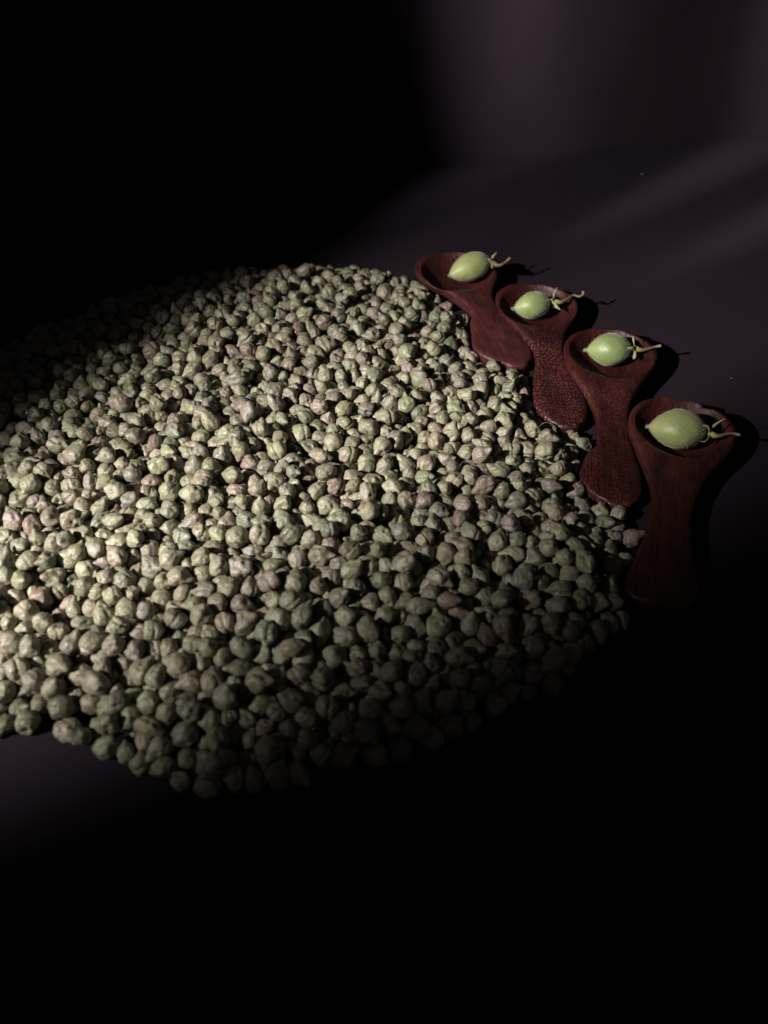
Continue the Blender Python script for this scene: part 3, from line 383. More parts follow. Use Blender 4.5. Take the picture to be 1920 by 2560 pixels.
30,78,-1381,2656,135,31,-149,-11,22,86,-633,2451,145,83,-5,73,31,102,-144,1568,83,-12,68,60,5,107,-628,3750,119,-139,-31,11,5,91,336,1543,27,-104,-47,-17,26,100,611,2328,41,87,13,-93,27,113,-47,3644,90,-33,-95,108,
34,90,200,2661,110,-122,-12,67,26,109,-1337,2435,107,2,92,-34,14,113,-887,2519,122,-9,131,43,11,91,-1195,2567,139,15,18,44,1,113,-604,2288,133,-24,8,26,33,95,-1541,2998,128,89,-29,-66,21,113,-184,1567,31,-6,4,-24,
22,109,-1723,3418,32,-53,8,95,4,108,-1175,1745,74,2,49,-60,3,70,-812,1368,74,-13,-33,-40,5,91,-620,2026,122,72,-27,-81,21,95,312,1903,93,49,52,38,26,107,-215,3117,125,-100,-69,-9,19,103,-1183,1973,129,40,46,-119,
10,93,-599,2904,168,-29,102,69,29,89,-704,3436,149,70,-117,-8,0,107,775,2061,35,28,78,32,6,104,-1171,2103,116,-33,8,55,3,100,-353,1725,124,-7,34,106,13,113,-189,3382,96,47,76,111,25,78,-523,2078,139,-130,68,-31,34,97,-981,2673,144,11,105,97,
19,98,-1350,3206,121,74,16,-54,15,87,-411,1786,118,-11,-69,26,0,91,-65,3830,76,-38,-29,30,11,94,222,3501,54,-5,46,94,2,109,-695,2619,135,59,5,16,23,113,-235,3333,128,-80,-75,91,29,99,-141,2342,107,-103,-37,68,
34,108,-1012,2833,140,-33,107,62,32,91,-175,2867,131,-41,-70,45,11,113,-371,1384,31,-44,50,70,8,94,698,2200,28,73,11,-117,13,109,-301,1420,51,1,-69,-70,9,97,-1034,1763,88,-119,-45,-75,23,98,-1168,3688,106,-49,53,57,
35,95,-1399,3004,147,-51,-11,100,20,100,-1019,2131,133,75,63,-3,12,77,-441,2926,150,-34,-2,70,26,81,637,3077,24,-82,-75,29,20,83,-1000,1509,27,23,113,73,23,103,55,3950,38,45,64,-43,2,87,-1491,3047,116,86,115,47,22,112,381,2617,78,10,-119,48,
30,85,543,2157,64,78,-93,-25,33,113,-462,1736,106,-37,48,54,28,113,-786,2958,114,-98,-83,-1,31,98,82,1993,111,-44,6,-26,3,107,-784,3862,78,80,-4,85,34,99,-1064,3823,86,-2,-109,-20,31,113,447,1675,36,-53,-41,122,
8,111,-834,1539,67,-60,-111,32,15,103,-107,3951,83,7,28,113,31,113,120,2182,91,75,-59,72,7,84,-378,2496,136,-17,97,51,11,99,-129,1955,109,-18,-45,-76,24,96,-216,3054,133,-14,-50,78,25,95,184,3304,76,-81,64,-86,17,100,329,2401,77,-36,125,-50,
16,98,-1502,3499,84,34,77,104,12,106,-708,3045,134,-46,-32,86,7,113,-84,2128,101,58,-12,-61,17,111,-614,3536,128,-15,-14,102,7,112,-211,3267,147,-75,76,55,34,113,-1487,2834,102,26,-104,31,6,113,123,2866,94,3,72,18,
7,102,-18,2220,87,101,111,38,27,95,-382,2810,155,-51,44,134,20,97,666,2293,30,-112,44,17,4,100,268,3785,26,35,7,-138,27,112,-1100,1757,49,-1,35,-141,15,113,-1770,3160,86,7,3,27,26,104,-628,3607,132,-19,-20,20,19,99,40,1443,80,63,95,10,
31,102,-1402,3380,128,89,104,-56,4,108,-454,3272,144,-83,-46,116,35,107,-1247,3863,37,-73,-64,-52,31,113,-1164,1864,85,19,-47,-62,33,108,-1284,3376,114,-53,-85,-59,34,113,59,2599,91,-69,123,50,7,106,-1553,3240,107,-121,-66,72,
12,99,-847,3103,168,83,-81,-12,35,113,-574,1953,93,-60,-3,9,6,78,-741,1270,23,83,-96,-10,13,94,239,3732,29,56,-29,-55,31,109,-680,3911,82,25,-50,-110,21,97,-219,2690,132,84,98,36,18,103,-1348,2968,147,-64,85,60,
13,90,-827,2181,107,128,-36,44,18,113,-825,3254,151,-71,70,-47,29,99,-910,3615,151,-6,51,-35,7,108,-1167,3038,139,-49,-115,-53,24,88,573,2435,62,-60,86,5,31,92,-1389,3293,122,-62,70,-65,32,85,149,1753,115,66,-37,-107,
1,103,-887,2423,116,110,3,30,21,97,-275,3086,111,22,-150,-8,9,83,151,2489,98,-58,-16,97,7,104,-53,1951,101,27,-97,109,19,101,-891,2835,146,45,84,8,20,91,-732,2790,137,34,106,3,3,96,-1057,2880,132,41,8,-129,18,94,585,2382,33,-89,-66,-69,
3,113,-1342,2087,94,36,-27,106,34,107,-651,3672,123,106,-12,-48,5,113,171,3051,91,40,84,-26,1,94,48,3054,88,-50,58,-127,1,101,-1458,2414,127,73,-13,54,32,96,-792,3727,109,-135,34,-12,34,98,-392,1997,93,68,101,52,
13,103,-1406,2522,141,-115,28,10,12,81,-678,3409,110,101,27,-12,30,104,107,3986,32,57,28,-47,29,96,551,2331,45,104,-35,-108,2,83,-129,2836,128,37,81,-3,10,104,258,1768,84,65,-42,-125,26,105,-1016,2937,160,-7,105,-113,
18,109,-823,2717,136,119,-72,-52,34,103,-741,2174,131,93,96,-69,21,77,510,1580,49,-144,-48,25,19,95,-120,2018,123,65,-76,25,18,89,-1134,3420,130,109,66,14,16,98,-478,2223,148,-48,21,-37,35,106,350,3553,31,-11,-22,-47,
22,93,-99,3691,83,-54,55,-16,23,88,-140,3896,98,76,38,-127,0,98,-905,3135,142,-84,-122,18,24,91,-914,3201,135,69,114,-72,32,102,536,1714,27,-36,-32,148,24,113,145,3393,50,-7,-104,-32,22,105,-790,1614,67,-94,-48,-3,
32,94,462,2445,62,-22,71,-52,4,78,88,2085,73,-46,66,-6,2,95,-548,2820,125,-67,-1,-98,26,79,-484,1596,83,14,11,-82,5,95,-662,1765,99,-67,22,64,21,102,-661,3001,148,37,82,-94,32,105,-1342,2317,163,4,-10,-12,27,103,-336,1488,34,15,-24,-34,
33,107,173,3824,55,-15,-87,57,2,113,-289,1977,120,-35,8,95,11,87,-503,1685,104,-39,-36,-146,4,86,-989,3706,136,13,8,-53,21,92,-551,2481,161,-34,-98,-86,8,87,-158,3428,122,-49,-40,-110,0,82,-751,2453,138,-19,-77,95,
17,91,118,1866,81,64,-124,-1,35,113,466,2041,91,98,30,-93,33,77,-737,2912,119,85,106,-16,26,96,-1258,3716,79,109,-111,-7,24,96,-163,2062,142,15,44,18,31,110,-260,1297,34,30,69,-109,13,108,-194,3926,84,-2,-71,-46,
34,103,-344,4035,70,-128,11,-32,25,113,-1247,3210,112,13,38,76,32,109,-536,2237,113,-52,-134,17,9,97,-1086,3911,73,-97,57,-20,8,96,79,2711,83,-10,-65,42,3,88,-921,3847,78,11,-73,3,25,97,-1096,2335,130,24,-115,5,30,109,-199,3753,109,58,6,-53,
16,88,-578,3786,120,-82,26,108,31,92,-1211,3154,133,-7,-104,-5,1,81,-564,3261,144,-51,-5,13,27,88,270,2993,87,42,12,-52,3,84,-321,1287,30,86,-60,55,26,107,-591,2202,105,64,79,-59,13,97,-1004,3262,122,31,-73,-44,
20,113,-1187,1323,38,129,21,30,5,110,82,1738,67,-26,34,122,23,94,186,2446,88,41,-82,-112,32,95,295,1723,59,-45,13,31,21,108,-1105,3228,111,52,-88,-102,5,98,232,2955,112,30,115,-17,26,107,661,2363,33,-66,-40,45,19,109,443,3053,67,-51,25,116,
32,113,246,2210,64,23,-4,-73,10,113,74,3752,83,28,-19,-102,24,100,5,3093,76,-55,31,-3,4,100,402,2425,79,22,-59,-133,13,105,-1320,1903,116,-55,-38,95,23,86,-261,2412,134,-24,17,36,8,96,-1655,3144,127,-10,-58,73,33,110,-972,2072,124,64,10,94,
2,106,-1306,2209,102,127,-41,72,1,91,-1171,2704,131,-63,-1,-118,31,106,-982,1717,67,52,-95,73,14,113,-353,1582,47,-16,-3,9,22,90,268,3246,65,24,109,-52,30,91,327,3474,50,28,-2,-15,7,90,-1385,2472,108,63,46,11,20,80,-515,2647,165,85,-24,97,
7,80,-503,2834,156,47,67,-19,17,90,-186,1694,104,18,-50,27,1,96,-641,3996,68,-45,24,-35,23,91,-861,1589,98,88,40,70,25,113,-273,2767,123,-20,125,59,32,83,246,1820,108,-36,62,19,17,85,-675,2879,148,42,119,-56,0,113,134,3512,42,-132,-73,38,
29,113,-1107,1896,41,-42,-56,-57,13,91,119,1661,82,-76,73,49,3,102,-606,2388,115,-21,-56,41,26,113,-948,2988,119,-32,-32,12,3,107,-511,3246,138,-33,44,-115,34,109,-1121,2737,145,-119,-57,16,26,87,-957,2138,131,31,33,19,
31,100,-663,2398,147,93,26,67,13,95,596,3122,28,-21,-19,-84,3,95,-1592,3560,28,-39,-78,56,30,98,635,2977,31,-66,73,-56,31,101,0,3971,61,103,-51,18,9,106,-1307,3830,31,12,25,-33,22,88,133,3324,78,-93,11,-110,15,88,-671,3304,134,112,8,44,
23,97,-175,1998,113,91,-106,32,17,97,710,2618,30,-67,72,-107,23,109,716,2432,35,-134,2,-75,6,95,204,2392,66,-43,47,-135,17,108,145,2244,74,-86,-4,2,13,92,-486,1331,72,-90,-21,3,20,113,-438,1672,75,-74,50,-101,15,91,219,3111,85,-18,68,-33,
20,113,-202,4025,62,26,3,-130,12,102,-511,3624,110,-47,91,13,18,100,314,2638,86,-72,79,-2,25,91,-507,1416,69,41,57,-92,6,101,-1175,3207,113,-135,25,17,11,90,735,1926,29,-106,72,-36,14,91,-36,2098,66,62,54,-14,12,111,200,3880,35,-3,-108,-114,
16,107,-28,2397,90,-67,55,0,32,97,-1610,3368,74,-15,9,-104,4,113,131,3699,81,27,-108,-105,13,90,-1242,2177,98,-26,-17,125,13,86,-762,3793,86,-40,-75,-122,19,82,-1462,2299,114,46,-3,76,17,100,-612,2739,147,-7,-52,-90,
19,98,-586,1291,30,-38,-105,67,27,110,-1802,3307,34,-101,-46,66,20,82,-1140,1487,71,-49,-64,108,4,73,517,2382,69,-45,24,40,30,102,-1295,3515,83,75,59,8,19,95,108,3084,104,-52,-109,-2,0,100,-67,3409,87,37,72,83,27,99,-1127,3303,95,-68,-5,-77,
4,113,168,1916,97,-2,-8,125,4,103,-692,2931,137,-61,-9,-106,28,103,-365,3063,118,-58,-14,75,14,88,-794,2427,128,-102,-16,-82,11,113,-636,1410,39,115,4,-22,27,94,-1170,2016,89,13,25,-51,29,113,176,2757,89,-65,-59,19,
5,96,-168,1315,30,-29,-62,98,31,108,-644,3058,136,-33,132,-44,29,109,-601,2856,119,-113,-15,-1,31,102,-38,3191,114,-43,-38,-9,12,91,-525,2991,151,-28,16,-15,29,82,-331,2896,127,-100,91,-14,19,102,429,1741,35,-52,-90,-40,
21,102,314,2131,66,72,-26,50,14,113,616,1985,54,36,78,57,7,109,443,1883,27,0,-1,1,29,84,-742,1683,56,-28,115,-17,29,107,290,2502,69,8,112,0,34,99,204,1781,113,133,64,-31,13,105,32,2999,82,36,-21,70,0,97,-811,2062,128,-77,68,-32,
12,113,-210,2811,129,53,-132,39,20,86,-598,3028,163,14,-10,-128,16,93,-837,1489,29,-16,-66,-80,29,89,649,2753,23,13,-150,2,13,106,112,3915,31,36,59,60,33,92,-140,1409,33,104,-21,-86,34,92,-606,1519,75,18,-23,126,10,100,-253,1545,57,109,9,45,
16,90,533,2547,77,61,71,-108,1,106,-1683,3237,87,17,34,-45,9,80,-942,3797,95,-3,-1,103,29,90,-482,3365,132,-93,8,-11,25,93,-373,1265,26,16,4,65,1,103,582,2642,32,-35,-106,106,24,99,167,3936,32,-36,85,-47,34,93,261,1409,30,-26,41,-38,
30,109,68,3539,84,-60,-83,-24,30,99,-558,2532,137,-48,91,-44,5,108,-169,4108,33,7,-73,137,3,91,-561,1844,131,23,-4,-10,18,106,-429,2394,116,-115,-85,52,10,83,-184,3869,87,89,59,110,12,90,78,1301,25,127,-90,-6,30,95,-718,4047,61,76,74,28,
12,113,377,2927,73,-20,17,-64,25,113,-1007,2497,113,21,-88,-39,8,70,400,2143,89,74,107,60,1,89,-1370,3597,128,-8,-136,-11,16,113,-383,3886,79,-12,-38,67,6,103,650,2638,34,-58,116,29,0,95,-708,1729,77,31,26,-48,
12,109,-1443,2659,120,-18,-9,28,13,103,-1440,2960,115,3,14,-65,33,95,-164,3266,106,44,7,-115,31,83,-920,2363,126,-10,93,-16,19,113,356,1845,39,47,-92,87,20,97,155,3112,83,-29,-69,138,27,113,-132,2673,103,-32,-150,32,
20,88,261,2114,78,67,3,-41,3,92,-111,2393,85,-30,-85,-89,4,112,-466,2655,122,-123,67,67,22,91,-476,1862,107,-69,97,-8,4,98,567,2201,28,-20,44,-147,16,103,-232,1729,81,-85,30,4,21,97,462,2857,62,65,-37,1,29,99,-71,1738,70,31,5,-11,
31,104,-643,1930,94,-125,40,52,9,72,-1544,2715,91,10,-60,-7,3,92,-706,2131,95,34,30,50,0,101,-67,2289,104,135,-55,40,8,105,-725,2847,113,76,-12,-29,13,108,-519,2590,135,28,-68,-36,19,113,-167,3537,90,81,-16,5,20,80,189,3246,77,-82,47,69,
30,102,-1249,2483,113,11,64,50,3,99,-712,1313,33,-45,-123,30,17,93,-1024,1428,27,-147,32,1,13,112,42,1399,35,53,46,-72,17,108,-1028,3676,103,64,-41,-91,28,98,649,2238,34,4,-28,66,14,102,-619,3343,102,-77,50,-78,
24,103,-239,2284,111,-1,-56,44,23,101,-1006,1897,103,-43,105,25,0,113,-265,2104,93,114,12,35,15,101,-1055,2024,105,-41,32,-26,6,92,-2,1664,88,85,112,13,1,93,21,3308,99,103,-73,85,10,95,105,1375,28,-16,2,-42,22,82,453,3174,24,-5,46,-26,
3,105,-191,1379,31,28,55,63,10,91,134,3264,80,71,-43,-23,2,103,-564,1807,79,14,-48,121,8,101,-867,3723,101,77,56,-47,35,72,166,2822,124,86,-92,-31,34,94,-1110,3004,128,54,-44,-24,34,94,226,1455,33,59,-42,38,26,99,-171,1467,29,-80,75,-70,
24,113,-454,2901,94,18,48,-73,28,113,-1188,2982,92,108,-89,-51,13,107,-1659,3001,90,-149,-37,-15,19,101,-1548,2909,95,-2,-108,28,25,97,-1494,3665,32,-12,-50,52,27,97,28,1989,91,-27,-87,20,34,104,-157,2763,99,17,117,58,
22,113,-778,2121,117,69,-37,26,35,94,-398,2207,87,-38,-16,-38,13,95,-1201,2454,141,113,-25,87,19,106,-548,4117,30,110,-8,2,13,90,-784,1305,27,-78,112,-2,22,104,68,1570,35,56,-55,19,30,102,-1338,3320,93,-130,-20,-10,
10,77,20,2099,52,-40,-16,64,24,85,-1332,3690,85,0,52,-57,33,100,-310,2394,101,-30,10,-143,30,113,-236,2958,90,18,-128,-46,21,112,-849,3323,131,-107,-78,-81,6,106,-966,3363,107,-13,-130,74,26,111,-232,2876,107,-98,48,-15,
6,113,490,2161,32,-11,39,-6,6,113,-492,1696,40,11,-50,26,10,92,-940,3987,71,-20,-76,124,1,99,676,2148,47,-38,-1,-2,19,107,315,2574,67,42,59,135,15,89,-974,1793,87,-29,-57,-34,12,105,-1501,2984,88,1,19,-129,27,80,-36,3464,84,107,1,-17,
11,95,-429,3849,113,95,-2,-85,21,97,8,2834,97,-12,37,-16,16,102,-957,2398,100,85,27,32,34,93,-422,1943,70,4,-58,-21,21,80,-110,3409,122,-80,-12,122,9,92,156,2987,126,-19,-39,-31,20,91,-680,3257,113,98,-3,-20,3,87,-1225,2640,108,35,-6,-55,
31,75,-216,3539,128,-40,-70,-31,1,98,522,3106,27,143,45,-1,2,113,273,3093,38,81,-68,46,7,105,-37,4082,27,-22,-9,-116,30,108,-51,1644,53,87,-13,-33,0,106,7,3171,70,-74,0,-103,24,106,-1437,3243,97,4,102,70,29,111,-207,2156,104,17,53,-83,
11,90,150,1981,122,133,-44,1,18,97,304,2068,80,-8,-27,-7,29,96,499,1628,24,150,-38,5,30,93,-1004,1629,56,69,-88,-24,11,91,170,1485,33,-105,-59,-31,7,100,5,1732,86,121,9,34,6,113,-86,3751,68,-39,-148,24,14,105,-1051,1572,60,-48,-55,112,
33,79,-277,2209,117,39,-115,-37,20,104,-726,3642,120,-44,88,-95,3,99,-422,2777,124,21,-149,41,15,113,-1277,1702,37,117,43,21,8,98,681,2491,30,128,-71,-6,27,92,230,3827,29,-102,59,-4,17,92,-1191,3903,29,-78,-2,-55,
3,113,-40,3251,77,-45,-23,-14,20,101,-389,2921,125,-85,85,37,10,103,-406,2730,92,-16,-31,-49,2,98,-471,2972,119,62,-110,24,18,90,-513,1826,102,61,-6,111,17,111,-1388,2599,115,-92,-34,45,14,92,-94,3883,71,122,0,42,
18,94,-1005,3947,66,-41,7,26,1,95,59,2044,90,-59,-66,-20,20,93,32,2942,109,142,1,-21,1,107,-1325,2027,127,-74,-78,-34,25,107,-1039,3199,118,9,61,27,15,73,-616,1241,23,-90,-76,-36,35,103,-1435,2100,87,-18,-8,-36,11,93,-351,1955,90,-88,46,-49,
4,110,384,2004,67,-1,97,-1,29,112,-1218,3272,82,125,39,-65,14,107,-1519,3149,128,-23,-60,-20,5,86,-1477,2347,108,126,47,38,18,88,-1343,2669,104,-93,34,-95,25,100,-897,2318,102,-41,-111,58,32,72,380,2228,71,77,10,17,
21,105,-1164,2329,129,-15,-7,-20,31,99,265,3675,30,136,78,-8,29,103,324,3151,57,-95,78,16,21,86,-299,4110,35,0,-78,-59,35,106,-19,1847,88,-72,-11,46,8,99,-1541,3521,38,115,-2,-47,20,113,-546,1646,83,-42,-10,-97,
32,106,-1710,3109,92,-136,20,-9,9,99,-458,1511,82,28,41,-99,8,101,-386,2071,113,43,99,76,33,113,-647,2551,130,-10,6,-116,1,96,-437,2718,140,-51,11,148,4,93,-1518,2394,108,64,112,-20,24,93,-787,3494,130,-1,-65,66,
17,90,-1390,2847,121,-60,73,32,35,93,-1024,2629,140,96,19,15,24,102,-1214,1877,32,-84,32,17,31,84,319,3422,29,-62,-98,-49,1,85,520,1484,23,-8,40,28,17,105,-1097,1690,31,60,-143,5,16,96,-830,1757,68,-79,83,61,25,96,604,1722,31,-91,91,10,
25,102,-1015,1476,72,31,-84,48,17,97,274,2436,65,13,-49,54,26,113,-350,2474,87,5,14,-38,2,106,-1239,2757,88,75,-14,-136,30,89,-421,3746,96,-36,0,115,13,82,-643,2301,80,-60,41,47,18,73,-1382,3427,114,43,-65,38,17,104,-774,3354,117,-82,80,-25,
16,96,313,3254,28,-50,41,-11,15,113,-930,1627,34,-65,0,26,28,111,-894,1543,33,-10,10,152,15,87,-358,3959,74,20,-65,41,35,101,275,2005,85,26,18,76,23,109,-1141,2272,85,32,32,56,28,95,379,1703,45,-107,60,92,16,104,-902,3555,128,2,-101,70,
3,98,-605,2259,80,6,67,16,29,80,-230,2473,95,-109,-83,-32,1,96,-827,3378,145,-57,87,-6,11,80,-520,1581,23,57,140,-1,30,113,125,2746,37,-13,51,-26,20,93,-111,1473,29,79,118,-53,16,86,189,1385,25,76,130,-6,17,100,177,3456,32,21,-60,130,
0,92,-506,1469,57,99,-81,-53,30,93,-1217,1629,60,-61,-2,-51,11,90,-30,2152,98,89,9,-92,7,96,395,2314,92,-4,54,14,19,88,464,2392,80,-33,-51,105,9,109,-1500,2446,86,-35,-25,-112,23,107,-729,1825,103,41,88,-30,22,104,-1687,3168,79,-49,13,-137,
21,93,-172,2615,131,-40,-47,111,3,99,-515,2881,124,-106,84,-48,35,102,-569,1491,36,-128,-16,-67,10,95,253,2825,80,130,19,52,30,103,-1217,1546,84,-40,13,-95,17,103,-1186,3331,90,-50,24,6,23,109,-102,3231,113,-116,40,-28,
10,106,-1470,3192,113,-79,59,-63,15,90,-890,1937,89,3,37,-51,1,101,-616,3847,89,81,-8,-7,8,99,-698,2535,93,-66,-88,-52,6,113,-1421,3068,118,-30,-42,53,35,106,-175,1872,89,67,78,-74,1,76,498,3019,71,76,48,-98,13,77,-1550,2820,120,-9,-127,80,
1,84,659,2014,87,-147,-54,-6,35,92,-302,3408,87,6,-25,138,1,113,-787,3550,104,-15,75,0,2,89,-460,1802,84,29,-15,42,24,90,-102,3460,106,-5,-146,56,12,92,-776,2304,98,43,63,125,16,83,-142,3733,88,66,-23,40,14,113,-239,4079,30,135,30,-5,
30,105,673,1834,34,-81,-74,49,18,96,250,1915,27,72,-10,-34,18,109,-98,2730,94,10,-113,103,25,109,-1057,2112,81,-100,-14,42,32,85,-878,3874,65,61,-48,-47,13,108,288,2919,84,-58,12,-125,15,113,-1259,1910,89,38,-4,-59,
19,98,-379,3701,87,16,73,102,27,107,-383,3263,128,112,75,38,20,96,-357,2766,124,28,-36,91,6,95,-428,2247,136,-8,39,-44,0,93,294,2781,102,99,31,99,3,91,-817,3033,105,36,-86,-26,27,106,-405,2655,117,53,-113,7,0,100,-562,3046,124,115,11,59,
10,97,339,3630,29,30,55,58,31,79,-359,1322,24,-57,110,78,30,113,366,2682,85,29,-16,-22,33,106,-1649,3513,26,-28,41,61,22,106,-442,1394,36,-46,-86,54,33,101,-725,2612,71,46,10,-149,28,99,38,2462,72,-99,-41,29,9,96,107,2758,103,6,36,-48,
23,107,115,3211,101,-62,-103,50,19,89,-267,2174,78,109,38,-17,8,113,-528,2325,101,5,51,139,7,102,-3,3416,83,93,-18,20,13,113,-1155,1533,40,36,-67,89,1,108,-27,1376,37,-30,-54,-3,12,97,-901,3339,76,-1,-26,95,16,111,248,3160,58,22,24,96,
10,112,-667,2853,92,-69,63,121,18,97,39,1695,56,93,53,-49,23,86,-188,1768,81,33,-12,36,4,113,-401,1882,84,33,-15,-52,4,113,-713,2001,85,-14,-22,77,27,111,-1165,2850,108,52,19,19,3,86,-173,3605,90,-32,64,16,17,102,-1130,3627,96,-20,-10,20,
1,91,-23,2994,105,-72,71,-69,2,110,-1581,2732,38,25,47,-14,14,108,50,2396,34,-49,88,-29,12,86,-133,3644,85,-138,63,-21,0,87,358,2272,69,-83,81,-102,33,91,628,2508,37,-107,11,84,13,109,-728,3173,118,-36,-22,-109,9,98,-1412,2174,82,42,-32,75,
23,99,84,3863,47,-108,23,105,27,109,-485,3734,99,-56,60,86,7,98,-537,2382,124,-36,-3,39,25,111,-275,2650,102,44,72,34,3,106,-1040,3086,114,0,-12,102,6,81,-201,2066,107,7,-2,-82,12,94,-52,1492,25,-36,-8,-130,12,113,226,3606,40,-69,-31,35,
26,108,-512,1933,58,20,-18,57,23,113,641,2062,52,23,-51,48,35,113,-644,3184,127,-12,-112,65,15,87,120,2021,76,94,5,-69,34,90,-32,2467,105,-89,100,-78,24,96,-660,2250,106,-4,38,109,34,70,-1191,2928,133,-64,-21,-67,
7,113,226,2544,74,16,43,-104,27,89,476,2537,53,26,-35,-140,8,106,-1651,3315,68,-43,-93,40,15,107,-1277,3632,72,-8,103,42,17,104,-832,2056,64,-75,93,60,2,92,-31,2560,70,25,-28,88,15,96,-728,3292,75,-17,-9,113,30,90,-286,3797,97,-110,-35,70,
0,88,-964,2614,92,61,23,-2,5,95,-751,1472,59,-21,0,-85,34,93,-1063,2743,107,57,-92,24,22,111,-441,3322,109,11,96,35,35,100,-89,2920,96,-35,-61,-74,2,113,-467,2268,87,41,10,122,6,83,-766,3042,123,-52,-35,18,8,99,-501,2534,164,-71,0,-124,
7,105,-1337,3629,94,-116,23,-53,1,93,443,2216,31,73,7,116,1,99,-105,4097,26,-31,33,81,14,103,502,1930,36,61,-107,82,14,97,-964,1447,32,-55,97,86,26,113,281,1661,37,-48,-96,-28,15,91,-773,1521,29,15,-57,33,4,94,-592,2940,88,29,-58,92,
2,98,-907,1689,58,-45,63,-70,0,112,-1318,3002,99,15,70,97,20,86,559,1929,68,-82,6,98,13,94,-269,3008,123,36,26,16,1,106,-40,3558,98,37,27,71,30,95,121,2336,80,-41,-44,115,32,105,-429,2842,121,13,49,45,14,88,-783,2215,120,-115,39,20,
1,83,-688,3462,110,-41,-19,100,34,106,-1528,3600,35,-38,9,-22,28,109,254,2675,87,-22,-49,32,35,90,145,2535,61,-39,4,-61,26,109,-704,2678,107,-19,95,-101,5,81,233,2476,75,127,28,-29,25,93,-1648,3065,84,-55,-46,-126,
9,101,-321,3663,98,-123,20,89,24,87,-712,3341,108,37,31,-1,12,92,-278,1480,25,54,-36,-110,33,93,375,3500,24,97,104,9,13,109,-157,2827,75,-13,24,-1,12,99,-697,3984,62,-59,21,-76,35,113,-216,3652,88,90,-69,-39,4,92,7,1577,37,5,-22,12,
23,100,187,2188,70,80,-14,-20,25,98,30,4013,31,18,-40,62,9,113,-945,2262,102,-70,13,-16,12,100,-1438,2222,104,38,45,-25,28,102,-1663,2863,63,58,-126,18,18,113,-1123,1638,61,39,27,-67,33,113,-420,3035,88,-16,27,55,
28,104,-297,3217,128,-35,28,44,10,88,-1150,1716,27,-58,0,144,2,95,-1162,3420,80,-25,36,-91,3,91,498,2228,28,-24,-92,-119,28,93,364,2161,55,64,-12,-8,26,78,191,3533,25,-29,138,49,35,113,-1105,2699,80,-61,-93,-21,
31,96,-1376,2033,87,26,144,-27,32,107,-991,2062,63,89,55,5,9,107,-1005,2902,105,-81,-39,123,16,104,-1236,3034,124,11,90,52,30,110,-498,1985,111,-64,-42,56,11,113,-709,3560,101,57,-15,60,1,98,273,1503,27,132,72,3,11,89,130,3848,25,-9,-52,-15,
8,97,-145,2610,79,-58,-21,-18,7,102,-979,1872,62,-71,108,-57,6,102,-645,1316,37,-7,-104,-44,8,106,192,2851,77,-24,32,-75,22,99,-381,1694,52,-97,17,-15,12,81,769,2571,28,-48,76,41,21,105,245,2746,86,53,24,-125,34,113,51,1848,87,-36,59,-23,
8,87,-357,2538,101,-24,-25,46,17,92,-789,2366,86,3,40,22,24,104,-1241,2407,122,-67,4,81,10,85,-1208,3388,92,-11,86,28,3,96,-928,3703,113,38,-44,-124,10,107,-192,2563,81,-13,-45,53,8,99,80,3301,88,105,4,39,9,93,-1300,2737,124,-107,8,-100,
15,73,64,2307,85,-150,16,-42,18,78,-272,3164,115,-11,25,-9,30,87,-679,2192,121,70,-71,16,2,113,-95,1794,35,-2,14,8,13,104,3,3909,34,-63,75,-26,16,113,-214,2224,75,-110,-47,81,14,105,20,3665,64,-51,-99,-25,18,93,275,3343,27,-53,68,-131,
2,97,-1499,2562,79,29,-53,79,11,94,2,2163,55,-25,41,-99,3,97,-243,3971,70,-3,95,-107,3,93,-1251,3567,88,27,0,-17,31,97,-1324,2558,100,62,108,22,5,101,322,2860,86,15,10,66,25,76,-45,3704,81,-67,44,114,23,85,-840,2305,95,23,62,-105,
17,92,-1187,1671,84,-59,-101,82,7,108,-233,3213,104,-47,41,-65,34,102,-541,3100,152,-52,90,107,35,88,-1273,1635,34,64,32,113,2,96,397,1951,33,6,-79,60,3,113,-852,1607,34,-24,43,71,8,113,-984,1571,39,25,116,-66,
25,102,-638,1466,80,-86,-59,-69,27,97,-347,1897,66,19,-31,113,1,95,-183,1935,93,-4,-35,19,25,93,-328,2251,89,-142,18,-48,22,107,-21,2931,81,-79,-11,116,32,97,273,2305,83,-19,67,-45,13,99,-434,2103,117,-35,77,-57,
22,89,-1149,3250,79,-95,-38,51,1,85,-1511,3343,102,-56,38,100,34,100,-123,1902,124,17,42,-76,23,86,-1026,1669,26,125,-80,-10,20,103,100,1695,29,-48,-18,85,5,93,-623,4099,24,57,-3,-136,14,88,-1231,1801,27,126,43,40,
28,106,136,1918,35,30,85,68,29,112,495,2352,31,7,1,141,16,83,118,2626,25,62,-46,-75,23,82,-236,1345,23,-37,13,122,22,79,482,2751,28,-43,-12,7,15,90,-135,1516,56,21,2,-74,35,106,-733,3006,88,99,48,-64,7,93,285,1565,29,-20,-53,-30,
1,101,-1260,1765,60,29,9,-26,3,97,-789,2665,87,154,16,23,4,113,-857,2765,104,70,-112,15,16,81,421,2997,84,85,-4,10,14,102,-757,3673,82,-14,50,-23,25,86,130,2998,75,27,-71,71,30,106,-910,2660,112,31,75,33,4,90,-288,2305,82,-94,-64,30,
31,108,-1139,2937,114,-114,-30,-96,29,76,-664,1681,69,-73,-47,-19,5,75,-1283,2439,99,-16,-61,-10,32,97,-278,2702,136,61,-32,-15,32,87,277,2374,79,-42,-4,-31,21,103,335,1606,33,-108,-29,11,21,113,-1163,1799,33,-10,-24,-13,
